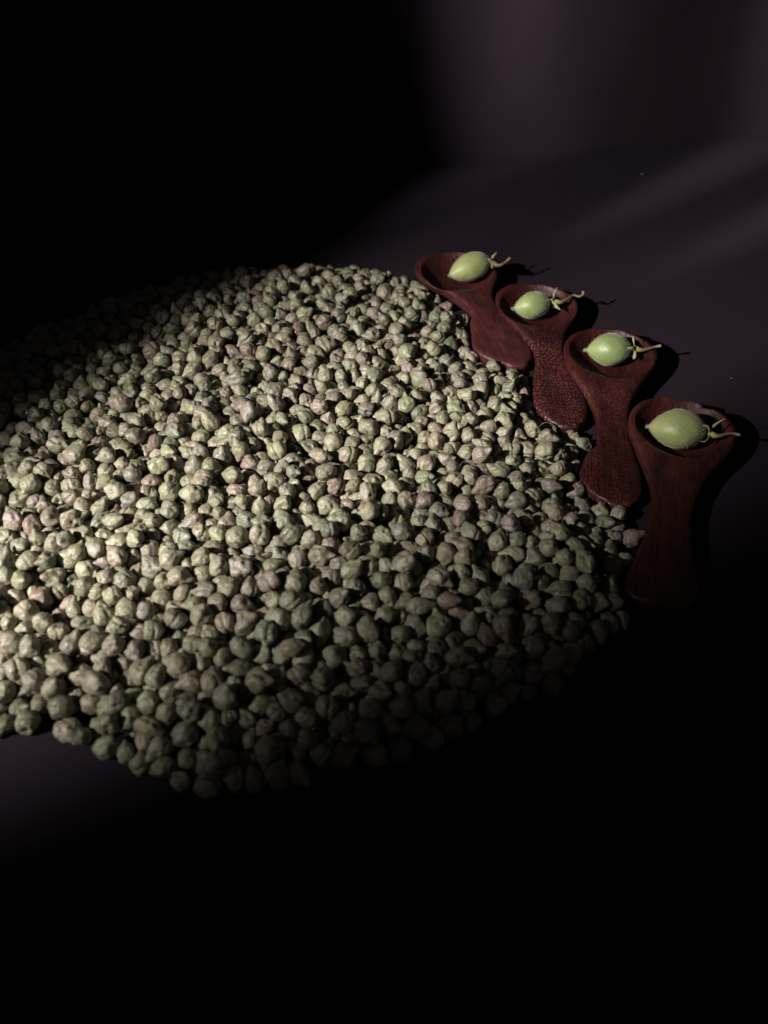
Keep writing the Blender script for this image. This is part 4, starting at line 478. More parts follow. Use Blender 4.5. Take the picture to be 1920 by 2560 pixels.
30,111,177,1671,35,-155,-16,-5,21,105,-1079,1514,29,30,37,-74,32,97,29,1525,27,152,-35,5,15,81,539,2098,24,-2,48,-146,24,113,-145,4041,31,43,30,-105,34,113,440,2588,37,12,46,10,2,105,-949,1817,35,-53,-26,55,11,105,-746,1775,63,-76,1,70,
13,96,213,3005,71,-83,78,8,20,100,52,2532,72,10,21,9,20,94,-850,1664,64,-52,80,51,12,106,-640,1991,73,-45,74,108,10,102,454,2954,56,-18,-104,-101,1,100,-1099,1821,26,31,30,-65,26,92,380,2842,82,20,-48,17,5,106,-1555,3180,75,3,128,31,
12,82,-683,1487,48,-102,54,24,35,105,-1228,2045,101,8,-3,4,30,113,-1194,3741,75,-73,45,74,9,101,-101,3590,87,-104,-47,-81,7,91,-1232,1801,99,-14,-39,124,11,92,-1402,3601,85,107,-2,-47,13,85,-1070,2386,131,-37,53,-22,
27,100,-330,1664,87,59,-56,0,32,77,-1327,2609,121,60,-72,-33,14,94,-562,2642,134,-112,-43,-80,13,108,-1027,2998,131,-108,-79,41,5,88,-801,2185,155,47,36,-26,5,113,-89,3519,69,-3,-13,-140,15,103,-408,4031,80,-73,38,-107,
19,99,-1578,2779,88,-99,-49,85,16,106,20,3596,93,44,-25,49,5,85,-301,3950,95,56,35,19,22,97,-333,2165,86,-9,6,29,8,113,-798,2731,79,-111,3,-101,25,81,-1580,2620,85,-78,24,15,8,97,-497,2756,112,122,-3,81,15,87,-802,3078,141,-30,-28,-3,
7,95,638,2572,29,63,-42,-77,0,97,133,2098,27,8,5,135,35,100,434,2006,30,88,-119,-35,20,97,166,3264,30,46,8,52,10,108,-516,2482,101,41,12,72,17,113,-1051,1934,76,-93,-24,-96,13,107,-1560,2479,80,-17,-143,0,35,91,21,3472,64,24,-30,-35,
9,103,-1337,2618,68,-71,85,71,14,107,-1289,2380,80,-87,19,-66,28,105,-789,1989,70,75,114,-4,20,113,-563,2436,75,54,63,41,26,93,176,2063,66,10,68,107,7,89,-713,3802,60,-83,12,-94,3,101,-1452,2493,108,120,-49,18,19,103,-70,2646,85,76,-129,-41,
18,86,146,2405,69,73,1,58,31,86,-218,2356,115,-56,-60,19,24,88,-767,3221,135,-26,-100,-79,25,92,-917,3323,130,-23,92,2,1,102,698,2096,26,-9,16,0,31,84,-251,1400,26,17,120,42,14,75,63,1476,23,-22,37,-76,25,113,-32,3795,35,20,71,81,
35,108,212,3360,35,-50,-67,89,20,104,191,2560,27,57,-145,-16,30,113,-565,1408,41,-11,-87,30,33,113,-840,2977,69,2,-18,-106,35,91,-678,3618,84,-44,48,134,13,109,-1303,3714,36,70,38,58,8,97,140,2805,76,89,3,56,17,112,-1400,3178,101,-52,-92,77,
9,82,-96,2868,79,88,-21,76,3,105,-89,2800,100,67,-39,-90,8,107,102,2924,62,-61,81,-4,0,106,-863,3659,121,86,-100,-26,10,78,-1049,3282,93,-56,1,28,2,103,-556,3727,98,3,10,48,7,88,-1096,3413,93,38,-24,-28,22,111,-1287,2932,104,-127,-68,-26,
28,97,262,2606,92,-46,66,-75,13,108,-525,2694,127,-52,-70,56,12,110,-862,4005,46,-9,-75,111,31,105,-338,2313,113,-80,-62,34,24,105,-1309,2268,134,-25,131,-41,26,91,-380,2262,113,-70,-104,-24,22,87,-1124,2886,140,49,18,64,
22,109,78,3700,31,50,18,-143,16,104,-17,1697,34,-68,-77,-40,10,95,-1331,3773,29,61,-13,-55,15,93,586,1924,27,153,-26,9,33,94,-399,4126,30,-54,90,-58,30,88,575,2484,25,61,-27,-33,24,113,-15,1772,33,16,-18,62,19,85,708,1918,73,17,112,-71,
28,113,-195,2463,42,-48,-98,15,26,102,-586,2144,88,5,-91,71,22,87,-1111,3108,74,-10,44,-4,34,98,-150,3316,77,-65,93,-21,5,93,-253,3839,64,-11,-13,-85,27,100,43,2210,61,20,33,45,21,90,-735,1834,27,-34,-88,85,28,113,-1193,2059,43,-46,-63,-12,
15,113,-441,3569,125,92,95,57,35,96,-1466,3380,107,-56,125,45,12,113,174,2946,80,-18,-14,45,5,97,-1097,2260,126,-9,31,-83,0,99,430,2099,73,-55,-10,90,6,103,-1065,2537,90,-16,-44,-21,25,103,-1177,3535,95,104,-15,7,
23,103,-592,3132,109,-34,-30,-52,19,96,-1003,3750,105,-59,-16,-16,2,101,-883,3023,104,-57,29,-124,26,105,-42,2879,111,-24,100,56,11,71,54,3897,19,54,24,-110,24,101,145,2656,74,-90,-37,34,8,80,-1589,2662,114,-111,-39,27,
14,95,-1126,2531,90,61,64,20,20,102,-430,3214,117,68,-64,-79,14,113,519,2429,29,135,48,3,8,104,123,2446,31,94,-80,-49,3,103,107,3445,30,-57,88,-98,5,98,-691,1539,29,-110,-50,-5,31,99,-735,1633,30,-50,9,48,8,99,267,3463,28,1,40,5,
26,100,545,1878,31,94,90,42,28,105,464,2802,33,92,27,-10,13,105,262,3402,35,-74,16,4,20,93,669,2536,66,52,103,-54,20,90,-976,2452,71,3,-1,135,35,111,-338,2641,94,44,-56,56,30,99,-1424,3550,63,96,-97,60,32,112,-760,2059,89,-99,-39,29,
31,113,-483,2422,98,-34,106,110,20,105,-1117,3363,65,109,11,56,2,113,-356,1792,88,-29,3,5,0,103,-749,3593,65,-24,-126,-38,8,92,-871,1890,53,-108,-31,48,16,106,315,1918,33,-35,-61,76,14,107,-584,4057,35,41,100,-81,
27,101,-1212,2251,82,103,-109,4,9,92,-65,2348,72,21,-94,-22,15,77,-436,1602,79,-119,43,-85,0,104,-261,3910,86,-27,84,-90,14,107,-1373,2742,101,-58,-18,116,29,101,-185,3152,83,-91,-108,-19,23,99,-763,2630,131,25,29,90,
33,99,-556,3344,94,-113,-42,-27,21,98,-1663,2797,90,-41,-13,-33,29,106,-1155,2757,96,-110,12,32,33,110,-1018,2276,88,-56,99,15,32,90,-927,1739,82,-73,18,100,13,93,-1361,2518,85,33,-54,52,26,81,-179,2502,91,16,-61,-16,
11,74,-1131,3128,121,-34,-86,22,26,84,-76,1695,26,19,44,49,19,113,-471,1630,35,70,-5,43,11,91,616,1781,29,65,-4,98,13,89,174,1607,27,-37,-31,-68,13,94,-709,1929,79,95,-23,43,19,108,-604,1686,69,-17,-37,13,34,87,-1510,3221,64,-83,-61,7,
19,107,-245,2415,82,-2,-17,-35,2,105,-410,3630,82,52,77,51,13,101,0,3852,62,-98,-65,12,20,86,-438,2978,73,57,-82,-24,18,86,112,1490,28,-51,-38,-110,11,107,-775,2451,70,-34,53,-7,23,93,-1242,3443,80,-67,14,-46,10,104,-830,2242,87,-67,7,-110,
26,97,-220,1985,86,-41,24,-67,18,96,-840,3836,82,97,8,-32,33,92,-1139,2584,82,65,-35,110,13,94,-185,3011,90,62,75,-56,5,90,-1063,3459,97,-69,-129,-38,12,105,-182,2390,70,3,26,-24,0,101,-515,3562,103,48,-88,0,15,89,-852,1991,100,-3,-11,54,
15,93,300,2182,88,-114,-7,59,18,88,-1181,2599,103,31,-26,14,33,104,506,3048,34,-19,-67,121,20,90,114,1638,28,51,30,58,13,86,159,2692,28,-56,-77,-42,33,95,248,3544,25,-7,-149,-24,32,99,-1130,3910,28,62,-14,-55,2,113,-804,1827,39,22,31,-101,
6,102,399,2258,29,-73,-92,94,21,102,-715,1434,29,-37,5,-138,1,86,-120,1563,26,19,49,18,10,103,597,1844,32,14,38,-33,27,95,374,3177,32,-8,-107,-79,7,99,-615,3924,63,-38,-123,-66,7,104,283,2343,38,-23,118,-51,27,89,32,1786,74,-111,49,65,
17,113,-482,2190,79,1,30,-47,12,76,-867,1970,59,-139,-23,-45,16,100,-680,1628,47,42,-72,-92,26,91,-637,2791,101,-21,76,-21,14,99,292,3603,37,-47,84,6,29,80,9,1479,29,-77,20,-35,31,98,-479,2121,81,39,-59,-15,17,105,35,2775,93,107,94,-7,
0,106,3,1922,92,-14,134,-24,22,99,-1119,2100,81,54,-54,-131,30,113,-424,2066,53,-62,96,50,11,111,585,2556,37,30,-11,-16,7,102,-1058,3737,70,-22,46,-129,4,100,198,2120,79,-68,87,-75,35,107,-1353,3564,73,24,-56,-102,
14,108,-963,3304,90,94,64,46,35,89,-195,3816,85,11,128,-7,31,111,-471,2560,108,109,-16,69,19,100,-625,1833,89,-11,56,-52,23,106,-318,2577,104,57,-39,83,12,113,-779,2174,68,34,-47,-134,1,104,-1175,3092,110,-17,-36,-133,
9,96,-254,2555,96,-98,99,19,24,113,-832,3434,112,60,85,-73,15,98,-468,3922,80,-28,-98,102,32,80,-112,3103,103,-43,-126,55,23,89,-681,3737,92,-51,-33,-93,3,90,-1426,2745,126,20,-2,-91,1,99,163,3580,28,-103,55,-10,26,71,209,1534,21,10,87,86,
7,113,-1009,1764,28,0,-1,26,26,97,137,1437,27,-131,-20,26,11,111,229,1718,35,-62,38,32,31,107,-960,3941,33,88,62,-1,33,93,578,2761,28,-18,-35,-48,1,113,-929,1912,36,-87,94,-77,14,89,-520,1312,26,9,8,-32,31,93,-257,2682,45,33,99,-31,
9,92,-489,4091,29,44,93,81,17,112,-655,2055,75,-116,12,-30,11,111,442,2655,69,-66,22,-81,9,109,-286,2904,72,7,-79,-80,0,92,-1514,3123,70,39,-52,135,12,82,-17,3038,69,4,-32,16,3,101,-127,2293,68,111,1,-35,16,106,-876,1793,53,-107,-51,-2,
35,85,-131,3371,45,57,-25,-47,16,96,-106,1609,53,49,75,-5,8,95,-1192,1676,26,25,42,-36,6,113,-216,2724,82,-79,15,-6,12,94,-965,2686,83,-55,-49,-99,9,101,82,3637,45,62,22,77,20,113,-754,3095,96,70,51,-34,16,91,362,2468,38,-81,64,99,
14,85,110,3154,84,-144,-56,6,12,80,-877,1734,69,-49,-4,-81,32,108,-88,1988,75,-70,-67,-35,9,77,-1523,2795,80,83,-47,-42,26,97,-1106,3168,89,-21,21,-107,18,86,-1003,2188,78,-39,20,29,1,101,-561,3666,78,69,42,130,
14,106,-626,3470,99,-23,46,-54,5,76,-984,3090,122,135,-60,39,14,104,-741,3448,108,-14,-86,38,15,99,-795,2847,99,-71,27,-52,9,98,-784,3151,114,70,-48,-10,3,94,-26,1439,28,82,-8,-16,35,104,-1483,3540,39,3,-77,-24,0,107,486,1826,35,103,37,21,
15,93,141,1752,27,-141,-54,-6,35,81,-1127,1448,28,-34,-85,-20,2,109,-452,1563,35,38,-52,43,34,113,-777,3912,37,38,31,-49,33,81,-805,1446,23,23,-141,-41,3,113,-1554,2538,39,70,59,-123,2,101,205,3215,32,82,45,74,21,93,389,1641,25,-5,8,-63,
24,101,667,1942,36,10,72,-21,28,112,503,2003,40,-23,70,-32,12,113,-299,1796,32,-2,-5,-133,2,96,-542,2039,31,84,121,12,24,99,252,1861,62,-64,-33,38,5,113,-1303,2480,67,-79,-3,-22,10,113,-69,1893,61,-28,-142,-40,24,111,-1361,3473,83,-3,16,107,
28,85,-1006,3800,81,12,-62,4,20,95,-286,2466,71,75,26,53,23,89,327,2510,29,28,9,104,14,100,508,2978,34,-33,-118,-40,12,108,-1323,2778,73,82,10,-31,16,97,115,3584,64,-22,-72,-75,2,103,-1617,2916,85,116,-54,45,8,96,-1418,3767,29,22,148,-9,
19,99,-275,3281,102,-31,24,-11,0,88,-1118,3469,86,-26,-95,-10,28,112,-1416,2052,134,-9,61,118,17,99,-1214,2695,94,76,-119,1,2,88,-47,2708,59,73,25,76,18,110,-129,2069,79,137,3,-55,9,98,-164,3211,75,-15,-54,-124,
11,107,-1188,2511,100,-141,42,46,18,107,-597,2687,98,-64,73,15,18,113,-1211,3644,89,-16,53,34,20,78,-958,3126,135,-11,45,35,10,98,-1580,3473,32,41,22,-63,10,112,-1679,3365,33,-116,-49,41,2,104,-1434,3702,35,18,105,87,
17,105,428,2375,35,69,52,23,35,113,-33,2775,47,-19,-122,-16,3,113,370,2330,37,8,-114,50,9,81,338,1733,28,-75,61,-92,27,110,-891,3013,35,-18,-55,-115,24,103,21,3743,32,-20,94,-53,3,77,78,3007,25,137,-17,51,23,108,17,3234,30,-31,-114,82,
30,112,-1270,2157,36,-68,-26,124,12,92,-303,1548,25,22,48,46,17,113,-650,3790,73,-98,-19,27,0,97,-607,1751,80,-43,-84,115,22,95,-746,1573,38,-92,-54,92,26,94,-1529,3050,68,104,104,-53,10,107,-1215,1967,75,114,93,-6,
11,83,-277,1849,70,-124,-15,19,10,113,-1066,2223,69,21,2,24,18,111,-1557,2668,61,-5,44,112,13,92,-698,2907,80,59,29,82,26,100,-1274,2270,81,-3,-9,74,6,96,193,3104,33,-31,111,27,30,102,-1489,2664,76,-93,-21,31,10,89,-444,2612,86,-15,-77,-79,
16,104,-851,2126,95,-14,-16,-18,2,88,-336,3609,68,31,-6,-52,22,90,-859,2568,92,30,-12,-29,17,113,-1073,2950,94,19,25,96,15,88,347,2796,73,-58,-26,-54,33,113,-267,3713,103,72,-92,13,11,113,-469,3109,95,90,-53,-89,
23,87,-1339,3257,97,23,-10,58,31,93,-1162,3155,91,-68,-120,21,32,97,359,2524,70,-23,25,-125,23,98,-868,3501,85,58,-8,-5,9,92,-999,2224,119,34,-19,-35,26,83,-171,2266,102,46,-86,97,33,94,-431,2030,112,-97,34,90,9,92,-407,3107,90,-15,20,101,
5,79,-864,3214,112,-58,-44,-44,6,105,442,2717,30,67,-25,-34,11,113,-677,3856,42,79,42,36,18,95,-696,2026,30,43,-32,5,20,90,450,2064,29,-127,36,-28,2,113,-1255,3391,44,-70,63,-16,16,113,301,3016,37,29,-120,-88,16,106,-192,3344,35,-97,60,-101,
4,94,241,1592,26,85,47,10,26,90,124,2157,28,35,-96,-64,29,113,-1423,3371,33,-94,-92,1,15,113,-584,1609,34,-87,-27,43,33,70,-247,1246,19,95,105,30,5,96,-302,2142,32,29,-53,37,21,96,230,2443,28,5,50,-28,32,88,-27,2134,29,41,-12,118,
0,90,-1201,1410,29,40,101,36,28,109,448,2300,36,79,-34,-56,25,107,-1813,3230,63,0,-80,45,15,96,-451,1489,29,-56,-41,69,32,89,-17,2308,79,-74,87,-65,7,108,-160,2961,55,126,10,-75,18,90,-1266,2684,71,-95,19,28,11,103,-162,2013,56,-125,58,-61,
2,106,-1229,2338,79,25,54,101,22,92,-518,2609,73,45,10,-25,22,113,-908,2087,87,89,-2,-24,17,101,-414,1760,63,-13,-123,-50,30,100,-581,1880,82,-43,50,-100,16,113,-1019,2644,68,-13,-12,-77,6,80,-1282,2001,65,-145,18,27,
11,109,306,2732,59,-21,8,66,25,85,-252,1803,75,97,-86,-51,30,113,-1577,3097,82,61,-63,-73,3,109,-776,1871,90,35,70,62,33,91,-679,3494,75,54,-29,46,13,91,-95,3053,87,56,-43,-44,12,113,-1127,3720,72,30,82,42,32,70,-14,3509,84,109,-8,47,
4,99,-1242,2829,77,33,-26,38,23,96,-202,2649,91,34,44,-144,6,113,-176,3075,80,-27,51,-9,16,102,-527,3287,94,-4,10,-6,5,100,-936,3062,104,24,-67,-35,21,88,-1030,3362,103,30,15,-82,21,113,-688,1868,80,-40,-83,97,4,95,-578,3478,126,-66,99,-30,
9,102,-398,3453,129,62,7,-94,15,74,-136,2884,100,-77,16,28,26,105,-106,1837,97,62,72,4,9,78,-1008,2766,103,35,26,120,20,96,-874,3082,117,44,1,-126,10,113,-1319,2219,32,106,102,-5,8,112,-129,1867,35,-57,-59,37,15,83,-393,3702,24,-37,-79,131,
18,86,-101,3853,26,22,-124,-4,29,99,-1296,2805,25,-151,42,-11,31,103,96,2225,31,30,-52,-41,9,104,-63,3302,37,-93,64,-26,12,103,-409,2919,31,-114,46,-51,1,113,222,2085,31,142,50,23,1,104,-1305,1792,29,-93,-72,33,28,105,392,2785,30,-83,-95,74,
6,89,-944,1759,24,-6,68,-85,26,99,-1273,2921,43,5,24,148,25,102,-243,3776,65,-30,44,144,3,70,200,2720,26,89,56,112,23,113,-1029,3529,97,81,27,-37,13,111,-1270,1838,58,-38,-75,36,27,80,-141,2435,45,-75,57,62,21,111,-1168,1600,34,80,13,-12,
19,111,-1036,2350,86,-66,12,19,29,113,73,3184,41,-105,-15,-50,9,104,-336,3708,42,5,70,-95,26,94,105,2680,39,-65,22,-115,29,100,-961,1953,67,40,-117,90,34,96,147,1714,74,129,-27,74,22,105,-510,2963,61,126,59,-73,
17,100,-164,1811,61,-114,-40,-44,10,101,-583,2081,98,57,37,-138,12,98,-1456,2783,71,-116,-61,43,13,92,-26,1997,82,-67,61,-50,8,91,-887,2269,68,-14,-135,39,2,111,-1426,3437,73,7,14,137,8,113,-1214,2898,93,-43,-80,25,
6,113,-379,2871,75,21,0,-62,16,101,-144,1719,73,93,-54,-24,32,97,140,1967,70,72,28,23,29,106,-481,1757,36,-80,7,-11,6,97,-1294,2328,108,92,-37,-29,5,113,-901,3444,103,-126,47,71,23,106,-1556,3334,50,48,-38,-100,28,106,-461,4034,49,112,68,36,
31,92,-590,2480,121,-108,70,19,24,85,-1029,2073,111,-88,88,66,31,80,-986,3102,75,-25,-45,93,27,100,-1623,3188,95,-27,50,101,23,106,-1380,1973,111,-32,31,-100,25,97,-1404,2800,95,-57,-108,91,32,99,-1229,2569,93,-47,62,0,
18,81,-205,3306,88,94,-37,94,4,92,-133,1944,49,-41,19,97,28,87,-1161,1933,94,-28,5,56,2,86,-75,3349,85,95,5,122,20,86,-528,2144,101,-111,-49,72,32,101,-912,2155,88,50,-35,30,8,72,181,2315,69,58,80,-28,33,103,-366,3399,103,122,-60,-78,
5,88,-506,3678,91,55,-67,102,0,87,-383,3574,90,87,-51,62,10,81,-577,2430,139,139,69,3,17,113,-285,1902,33,-61,-135,6,10,111,-1402,2132,34,-10,66,131,19,93,197,3664,28,56,40,-106,24,108,-268,3399,30,4,10,-2,34,111,-1170,2234,32,30,64,52,
25,102,-661,1947,34,-118,-61,49,15,87,332,3362,33,54,-15,-66,2,96,-515,2421,34,-1,91,62,8,109,573,2035,37,87,-72,101,13,106,-1174,1931,33,-110,-51,21,27,80,198,3774,23,-7,6,45,34,106,-789,2108,36,-98,-1,49,26,89,-926,4017,29,68,-39,-19,
33,98,-268,2542,36,-42,-94,-29,2,104,-20,2438,32,-49,-32,-123,34,97,310,2286,32,-134,-29,-66,1,108,231,1806,31,82,-99,3,15,111,47,3807,35,-76,-27,-9,9,99,-864,3942,28,-59,27,22,10,99,332,1979,30,-87,-85,77,8,97,-57,2901,29,0,-19,-126,
31,93,-635,1494,27,-56,27,-74,17,110,327,2219,34,-9,-82,70,34,92,431,3117,27,81,-81,-89,31,105,-799,1664,31,6,154,5,31,88,-352,2848,29,2,-127,25,5,111,-70,3012,53,-73,-8,56,13,104,-527,2543,77,-50,-2,73,19,102,-9,2503,47,-64,-43,106,
32,112,-254,3144,70,88,104,42,28,108,-265,1961,60,22,51,82,10,102,-857,3769,68,31,-8,-22,13,103,-825,1919,87,40,-63,34,20,96,-1208,1736,31,-57,7,-92,27,101,107,2378,29,-14,4,99,24,97,-829,2490,82,1,35,38,8,108,-85,2448,71,73,-127,-22,
9,97,-441,2001,34,41,-96,94,9,85,-908,3574,71,12,11,-11,32,84,-230,1448,23,6,-154,0,11,107,-594,2330,80,-38,131,32,12,85,395,2059,44,54,47,-41,3,95,-945,2343,40,-72,43,28,29,98,292,1776,24,-152,34,7,18,113,-326,2023,69,-72,32,-120,
12,102,-1055,2423,90,-64,-78,-59,1,88,-220,1635,74,0,8,-48,32,79,99,2410,75,-17,-22,-33,9,76,-1175,2319,76,-59,124,-57,20,97,30,2351,71,-82,-60,72,19,89,444,1929,64,40,-136,50,16,113,-461,3471,98,43,89,-3,0,113,-605,2998,109,-28,-110,83,
5,104,-476,2059,109,-6,70,-20,5,78,-179,3704,61,78,-113,-60,11,88,-214,3490,107,-91,6,-80,19,87,-304,2850,89,62,-15,-6,30,107,-383,2357,85,-70,-10,-12,31,91,-571,3583,85,77,-81,34,7,93,-849,3154,111,-24,1,-101,14,111,-424,3960,82,0,120,98,
8,107,-620,3260,115,123,-6,-29,21,95,-626,3405,76,26,3,154,29,95,-816,3198,81,90,95,-77,13,96,-559,3231,94,-6,19,-76,12,111,-692,2763,104,-58,30,47,1,90,-558,3976,75,-118,68,-35,19,100,-575,3402,106,3,31,-116,1,97,-735,3738,82,-127,-64,-46,
34,107,-1285,2640,32,-13,-6,-105,24,113,-1487,2508,44,26,-85,75,2,108,-994,2386,36,39,62,67,24,112,509,2661,40,-50,58,48,9,100,-604,1919,30,6,22,80,4,86,-330,1638,23,-51,34,-19,31,97,531,2719,30,-112,-1,20,1,103,407,2519,30,53,115,32,
3,105,-1152,2400,34,-40,21,-69,16,100,574,3036,30,66,76,46,9,98,-346,2442,34,-38,-131,-53,2,97,-701,2371,31,58,-34,77,26,110,-621,1799,34,-60,-4,124,28,88,459,2494,26,-21,33,71,22,99,-1375,2073,34,6,-77,26,23,100,-61,1577,32,-23,-36,-129,
14,88,-679,1846,23,145,20,0,23,95,183,2147,27,-84,-44,30,28,93,510,2281,35,-61,-41,-42,34,111,-195,1695,36,-62,-11,18,35,111,185,2485,38,-72,-23,13,20,108,-84,4002,35,-24,-52,-31,24,84,-1097,3681,24,-58,-2,124,2,92,263,2148,35,-51,-133,66,
23,113,-245,2293,32,1,21,-9,25,101,-1032,2177,31,-105,104,-52,33,111,-385,2717,26,11,35,-25,4,113,-283,3740,30,-13,-8,-62,4,88,625,2694,22,105,113,-14,10,101,143,2304,30,-11,76,111,23,105,-669,4036,29,-55,93,-64,6,98,-387,2797,33,78,25,99,
15,93,422,2910,27,8,-148,4,8,91,-841,1710,30,77,-53,-71,16,92,84,3074,39,-112,42,56,23,95,-131,3114,52,-89,-128,8,32,91,-373,2686,69,-126,3,17,15,108,-158,3471,73,-131,-12,-26,29,83,-1463,3330,74,30,-7,109,4,95,71,3247,67,44,-127,59,
31,94,-1618,2817,51,-13,11,-7,1,84,-1293,3428,93,38,67,107,12,100,584,2144,37,117,23,54,18,96,66,2840,78,36,22,-134,31,113,-1342,2157,60,50,0,-53,25,98,-641,3572,78,-25,-20,-21,23,99,-48,3869,31,62,-1,-79,27,104,-1286,3261,79,-21,130,-4,
8,106,-1560,2848,71,10,4,35,32,113,-956,2750,70,-39,-8,-17,8,89,-823,2848,47,40,-86,3,2,107,-1343,3388,88,7,-135,-1,3,90,-1085,3952,29,-43,-118,44,9,112,-1425,2543,76,-9,60,-48,0,95,-794,2225,29,19,9,46,30,103,-246,3514,58,-19,95,-8,
1,84,-738,3855,28,-79,-89,-68,13,93,-885,2734,67,-45,-15,-117,35,99,-258,2602,54,13,28,-50,3,89,-1740,3350,26,49,-51,-73,8,113,-306,1729,77,60,-21,-131,6,111,523,2505,32,-81,-16,61,1,100,-527,2079,80,7,-77,-5,33,96,-1381,2990,94,7,-22,31,
6,103,-517,3813,104,19,-99,54,13,103,-784,3743,35,-9,104,-17,21,87,-1430,2854,85,-59,14,-107,12,86,-562,2890,85,28,-33,96,25,99,-644,2721,84,17,79,-26,29,72,-278,2722,73,-31,112,49,24,84,-1005,3394,74,-4,-92,-94,
2,96,-195,2317,81,-45,-32,-16,11,92,-772,2252,87,-61,95,-48,30,88,-1231,3501,97,57,86,11,3,100,-1184,2197,93,-104,-49,-27,7,107,-438,2480,83,134,-26,26,12,92,154,2593,65,-24,67,-4,31,104,-918,3632,93,124,-4,-68,6,83,-637,1879,125,28,-85,-25,
1,98,-522,3014,99,14,-24,-116,10,88,-857,2855,91,129,-17,86,25,93,-937,2581,29,-33,78,-69,3,110,-802,4036,35,-100,-65,7,30,113,-1729,3207,39,-140,41,18,34,112,-12,2983,31,150,0,0,7,100,38,3389,28,-14,26,63,31,106,568,2949,31,92,37,-20,
16,87,-989,2530,25,-80,120,-6,9,83,-890,1843,27,-49,9,-9,5,99,-772,2681,33,25,101,80,26,78,658,2002,22,-44,146,3,23,113,-642,3528,35,-96,-111,-10,0,110,-1105,3611,31,-2,-15,-52,7,94,552,2825,25,-146,-48,-9,35,95,-206,2830,29,-26,77,127,
3,92,-499,1984,29,43,-24,-8,27,106,22,2849,34,-75,13,39,25,113,-363,3138,42,44,-64,-61,4,92,149,3324,25,-17,64,-75,2,80,51,3541,25,-35,3,28,0,77,-1033,2951,21,122,-96,1,34,113,-139,2894,38,-61,-3,124,22,113,-1121,2324,40,44,-127,-70,
34,107,-1699,2992,36,-8,-79,79,26,108,-781,1726,37,88,55,-74,3,113,-1032,2456,36,47,50,70,9,101,-120,2205,30,-10,5,64,33,86,-533,1881,24,-21,-4,-101,3,105,-933,3087,30,17,-78,-112,8,105,-710,3524,32,100,52,11,9,96,-132,3591,32,155,8,-16,
12,106,91,1863,30,96,121,6,3,101,388,2982,33,-139,-24,-58,25,85,-891,1738,24,13,17,136,7,91,-39,3731,31,32,87,-81,8,113,255,2959,35,93,18,-17,26,110,-729,2230,31,-107,-56,15,0,94,-324,2266,31,-98,89,-30,11,97,-17,2669,31,-54,-113,41,
26,113,-338,3071,39,45,-11,120,30,105,-476,2552,36,-45,3,-129,11,70,-41,3956,20,-39,-41,-69,24,85,290,2090,29,49,48,-79,28,111,-286,2845,33,54,17,-109,21,86,392,2201,31,-19,-67,-21,12,81,-433,1714,29,69,65,-58,22,102,20,3050,32,-136,7,-11,
2,111,-622,2185,38,62,10,-17,6,113,232,3290,38,-22,-25,9,34,106,-376,3761,31,20,141,-19,34,85,-1732,3142,25,61,-59,-93,5,99,289,3201,33,35,-14,-3,2,113,-397,2638,35,74,-75,39,24,102,-1276,2733,30,-5,-24,-30,29,113,-443,2382,44,12,68,-121,
2,93,-1523,2882,33,-74,86,105,7,91,412,1812,29,42,-109,76,29,105,-402,1447,34,-52,19,30,24,109,-441,3136,33,-100,-116,9,1,85,-314,3001,23,-1,7,106,31,88,394,3063,27,70,70,75,8,77,-1772,3249,25,-73,-50,37,29,103,-860,2173,50,-28,-81,-71,
26,84,-584,3275,71,-70,118,-44,24,87,-233,3267,68,86,-27,106,23,91,-481,3051,71,128,72,-40,29,91,-1277,2077,73,-89,-45,51,7,82,81,3014,74,23,91,54,19,108,-321,2331,44,58,24,3,4,113,-657,2961,89,-53,-110,-5,17,98,-900,2472,65,-21,-44,66,
21,106,-1340,1947,67,50,70,-123,27,85,-644,2518,82,-17,96,-25,13,113,-366,3461,73,7,-22,-127,32,92,255,2268,27,1,-94,-123,21,111,-835,2422,80,-9,92,10,29,107,-802,2598,82,-142,11,-63,18,102,-658,2382,83,-33,-139,30,
16,98,-1400,3337,79,-47,72,19,35,101,-462,1881,47,7,-41,-35,33,106,-997,3165,65,-22,-54,120,1,96,-1045,1863,56,-118,36,-11,9,103,-227,3439,71,-65,-37,43,16,76,-1205,3210,69,136,-48,-24,27,95,-449,2320,46,-10,-50,0,
26,95,-385,2949,79,-66,-131,-46,13,97,-293,2789,61,17,8,142,28,109,-1205,2134,73,2,43,62,23,111,-440,3697,66,40,-89,81,25,96,-1321,2344,35,-3,-61,-13,10,98,369,2404,30,88,97,38,22,92,-1391,3274,67,15,34,-27,7,110,-1001,2966,70,-49,-106,-7,
2,106,-1078,2608,92,-51,89,-105,12,113,-1443,2611,77,-21,-35,-136,13,110,-532,2273,54,5,-123,-72,5,103,-1389,3106,83,29,43,-124,1,105,-857,2108,31,-69,69,-35,23,107,-972,3588,73,-117,53,-20,34,96,-802,3397,66,-108,-9,-64,
4,99,42,2018,38,-29,-55,81,14,88,-1226,2613,55,-85,65,-55,5,95,-277,2245,70,109,2,85,10,91,85,3473,80,-10,-24,-15,29,107,-844,3617,79,2,-38,-55,4,113,20,3603,33,0,145,9,16,111,-241,3034,75,-54,-76,-78,17,94,-650,2657,74,-27,-5,102,
27,92,-462,3782,66,-115,-64,-26,9,86,79,2588,29,1,-18,49,35,101,-1038,2849,69,-9,39,-86,29,97,-949,2857,74,-99,-112,34,23,97,297,1823,65,-56,100,-81,1,96,-1359,2933,81,18,-87,-101,0,89,-2,2516,108,77,-52,-12,17,104,-827,3100,86,4,-12,27,
28,113,-1588,2555,96,26,-44,-133,32,81,-1050,2796,95,99,82,90,5,104,-1119,2178,105,28,80,-92,15,70,-1596,3232,71,78,-110,72,34,100,-186,2906,80,27,104,46,8,91,-60,2047,87,-82,-114,-55,11,92,-1453,2719,84,-36,21,-54,
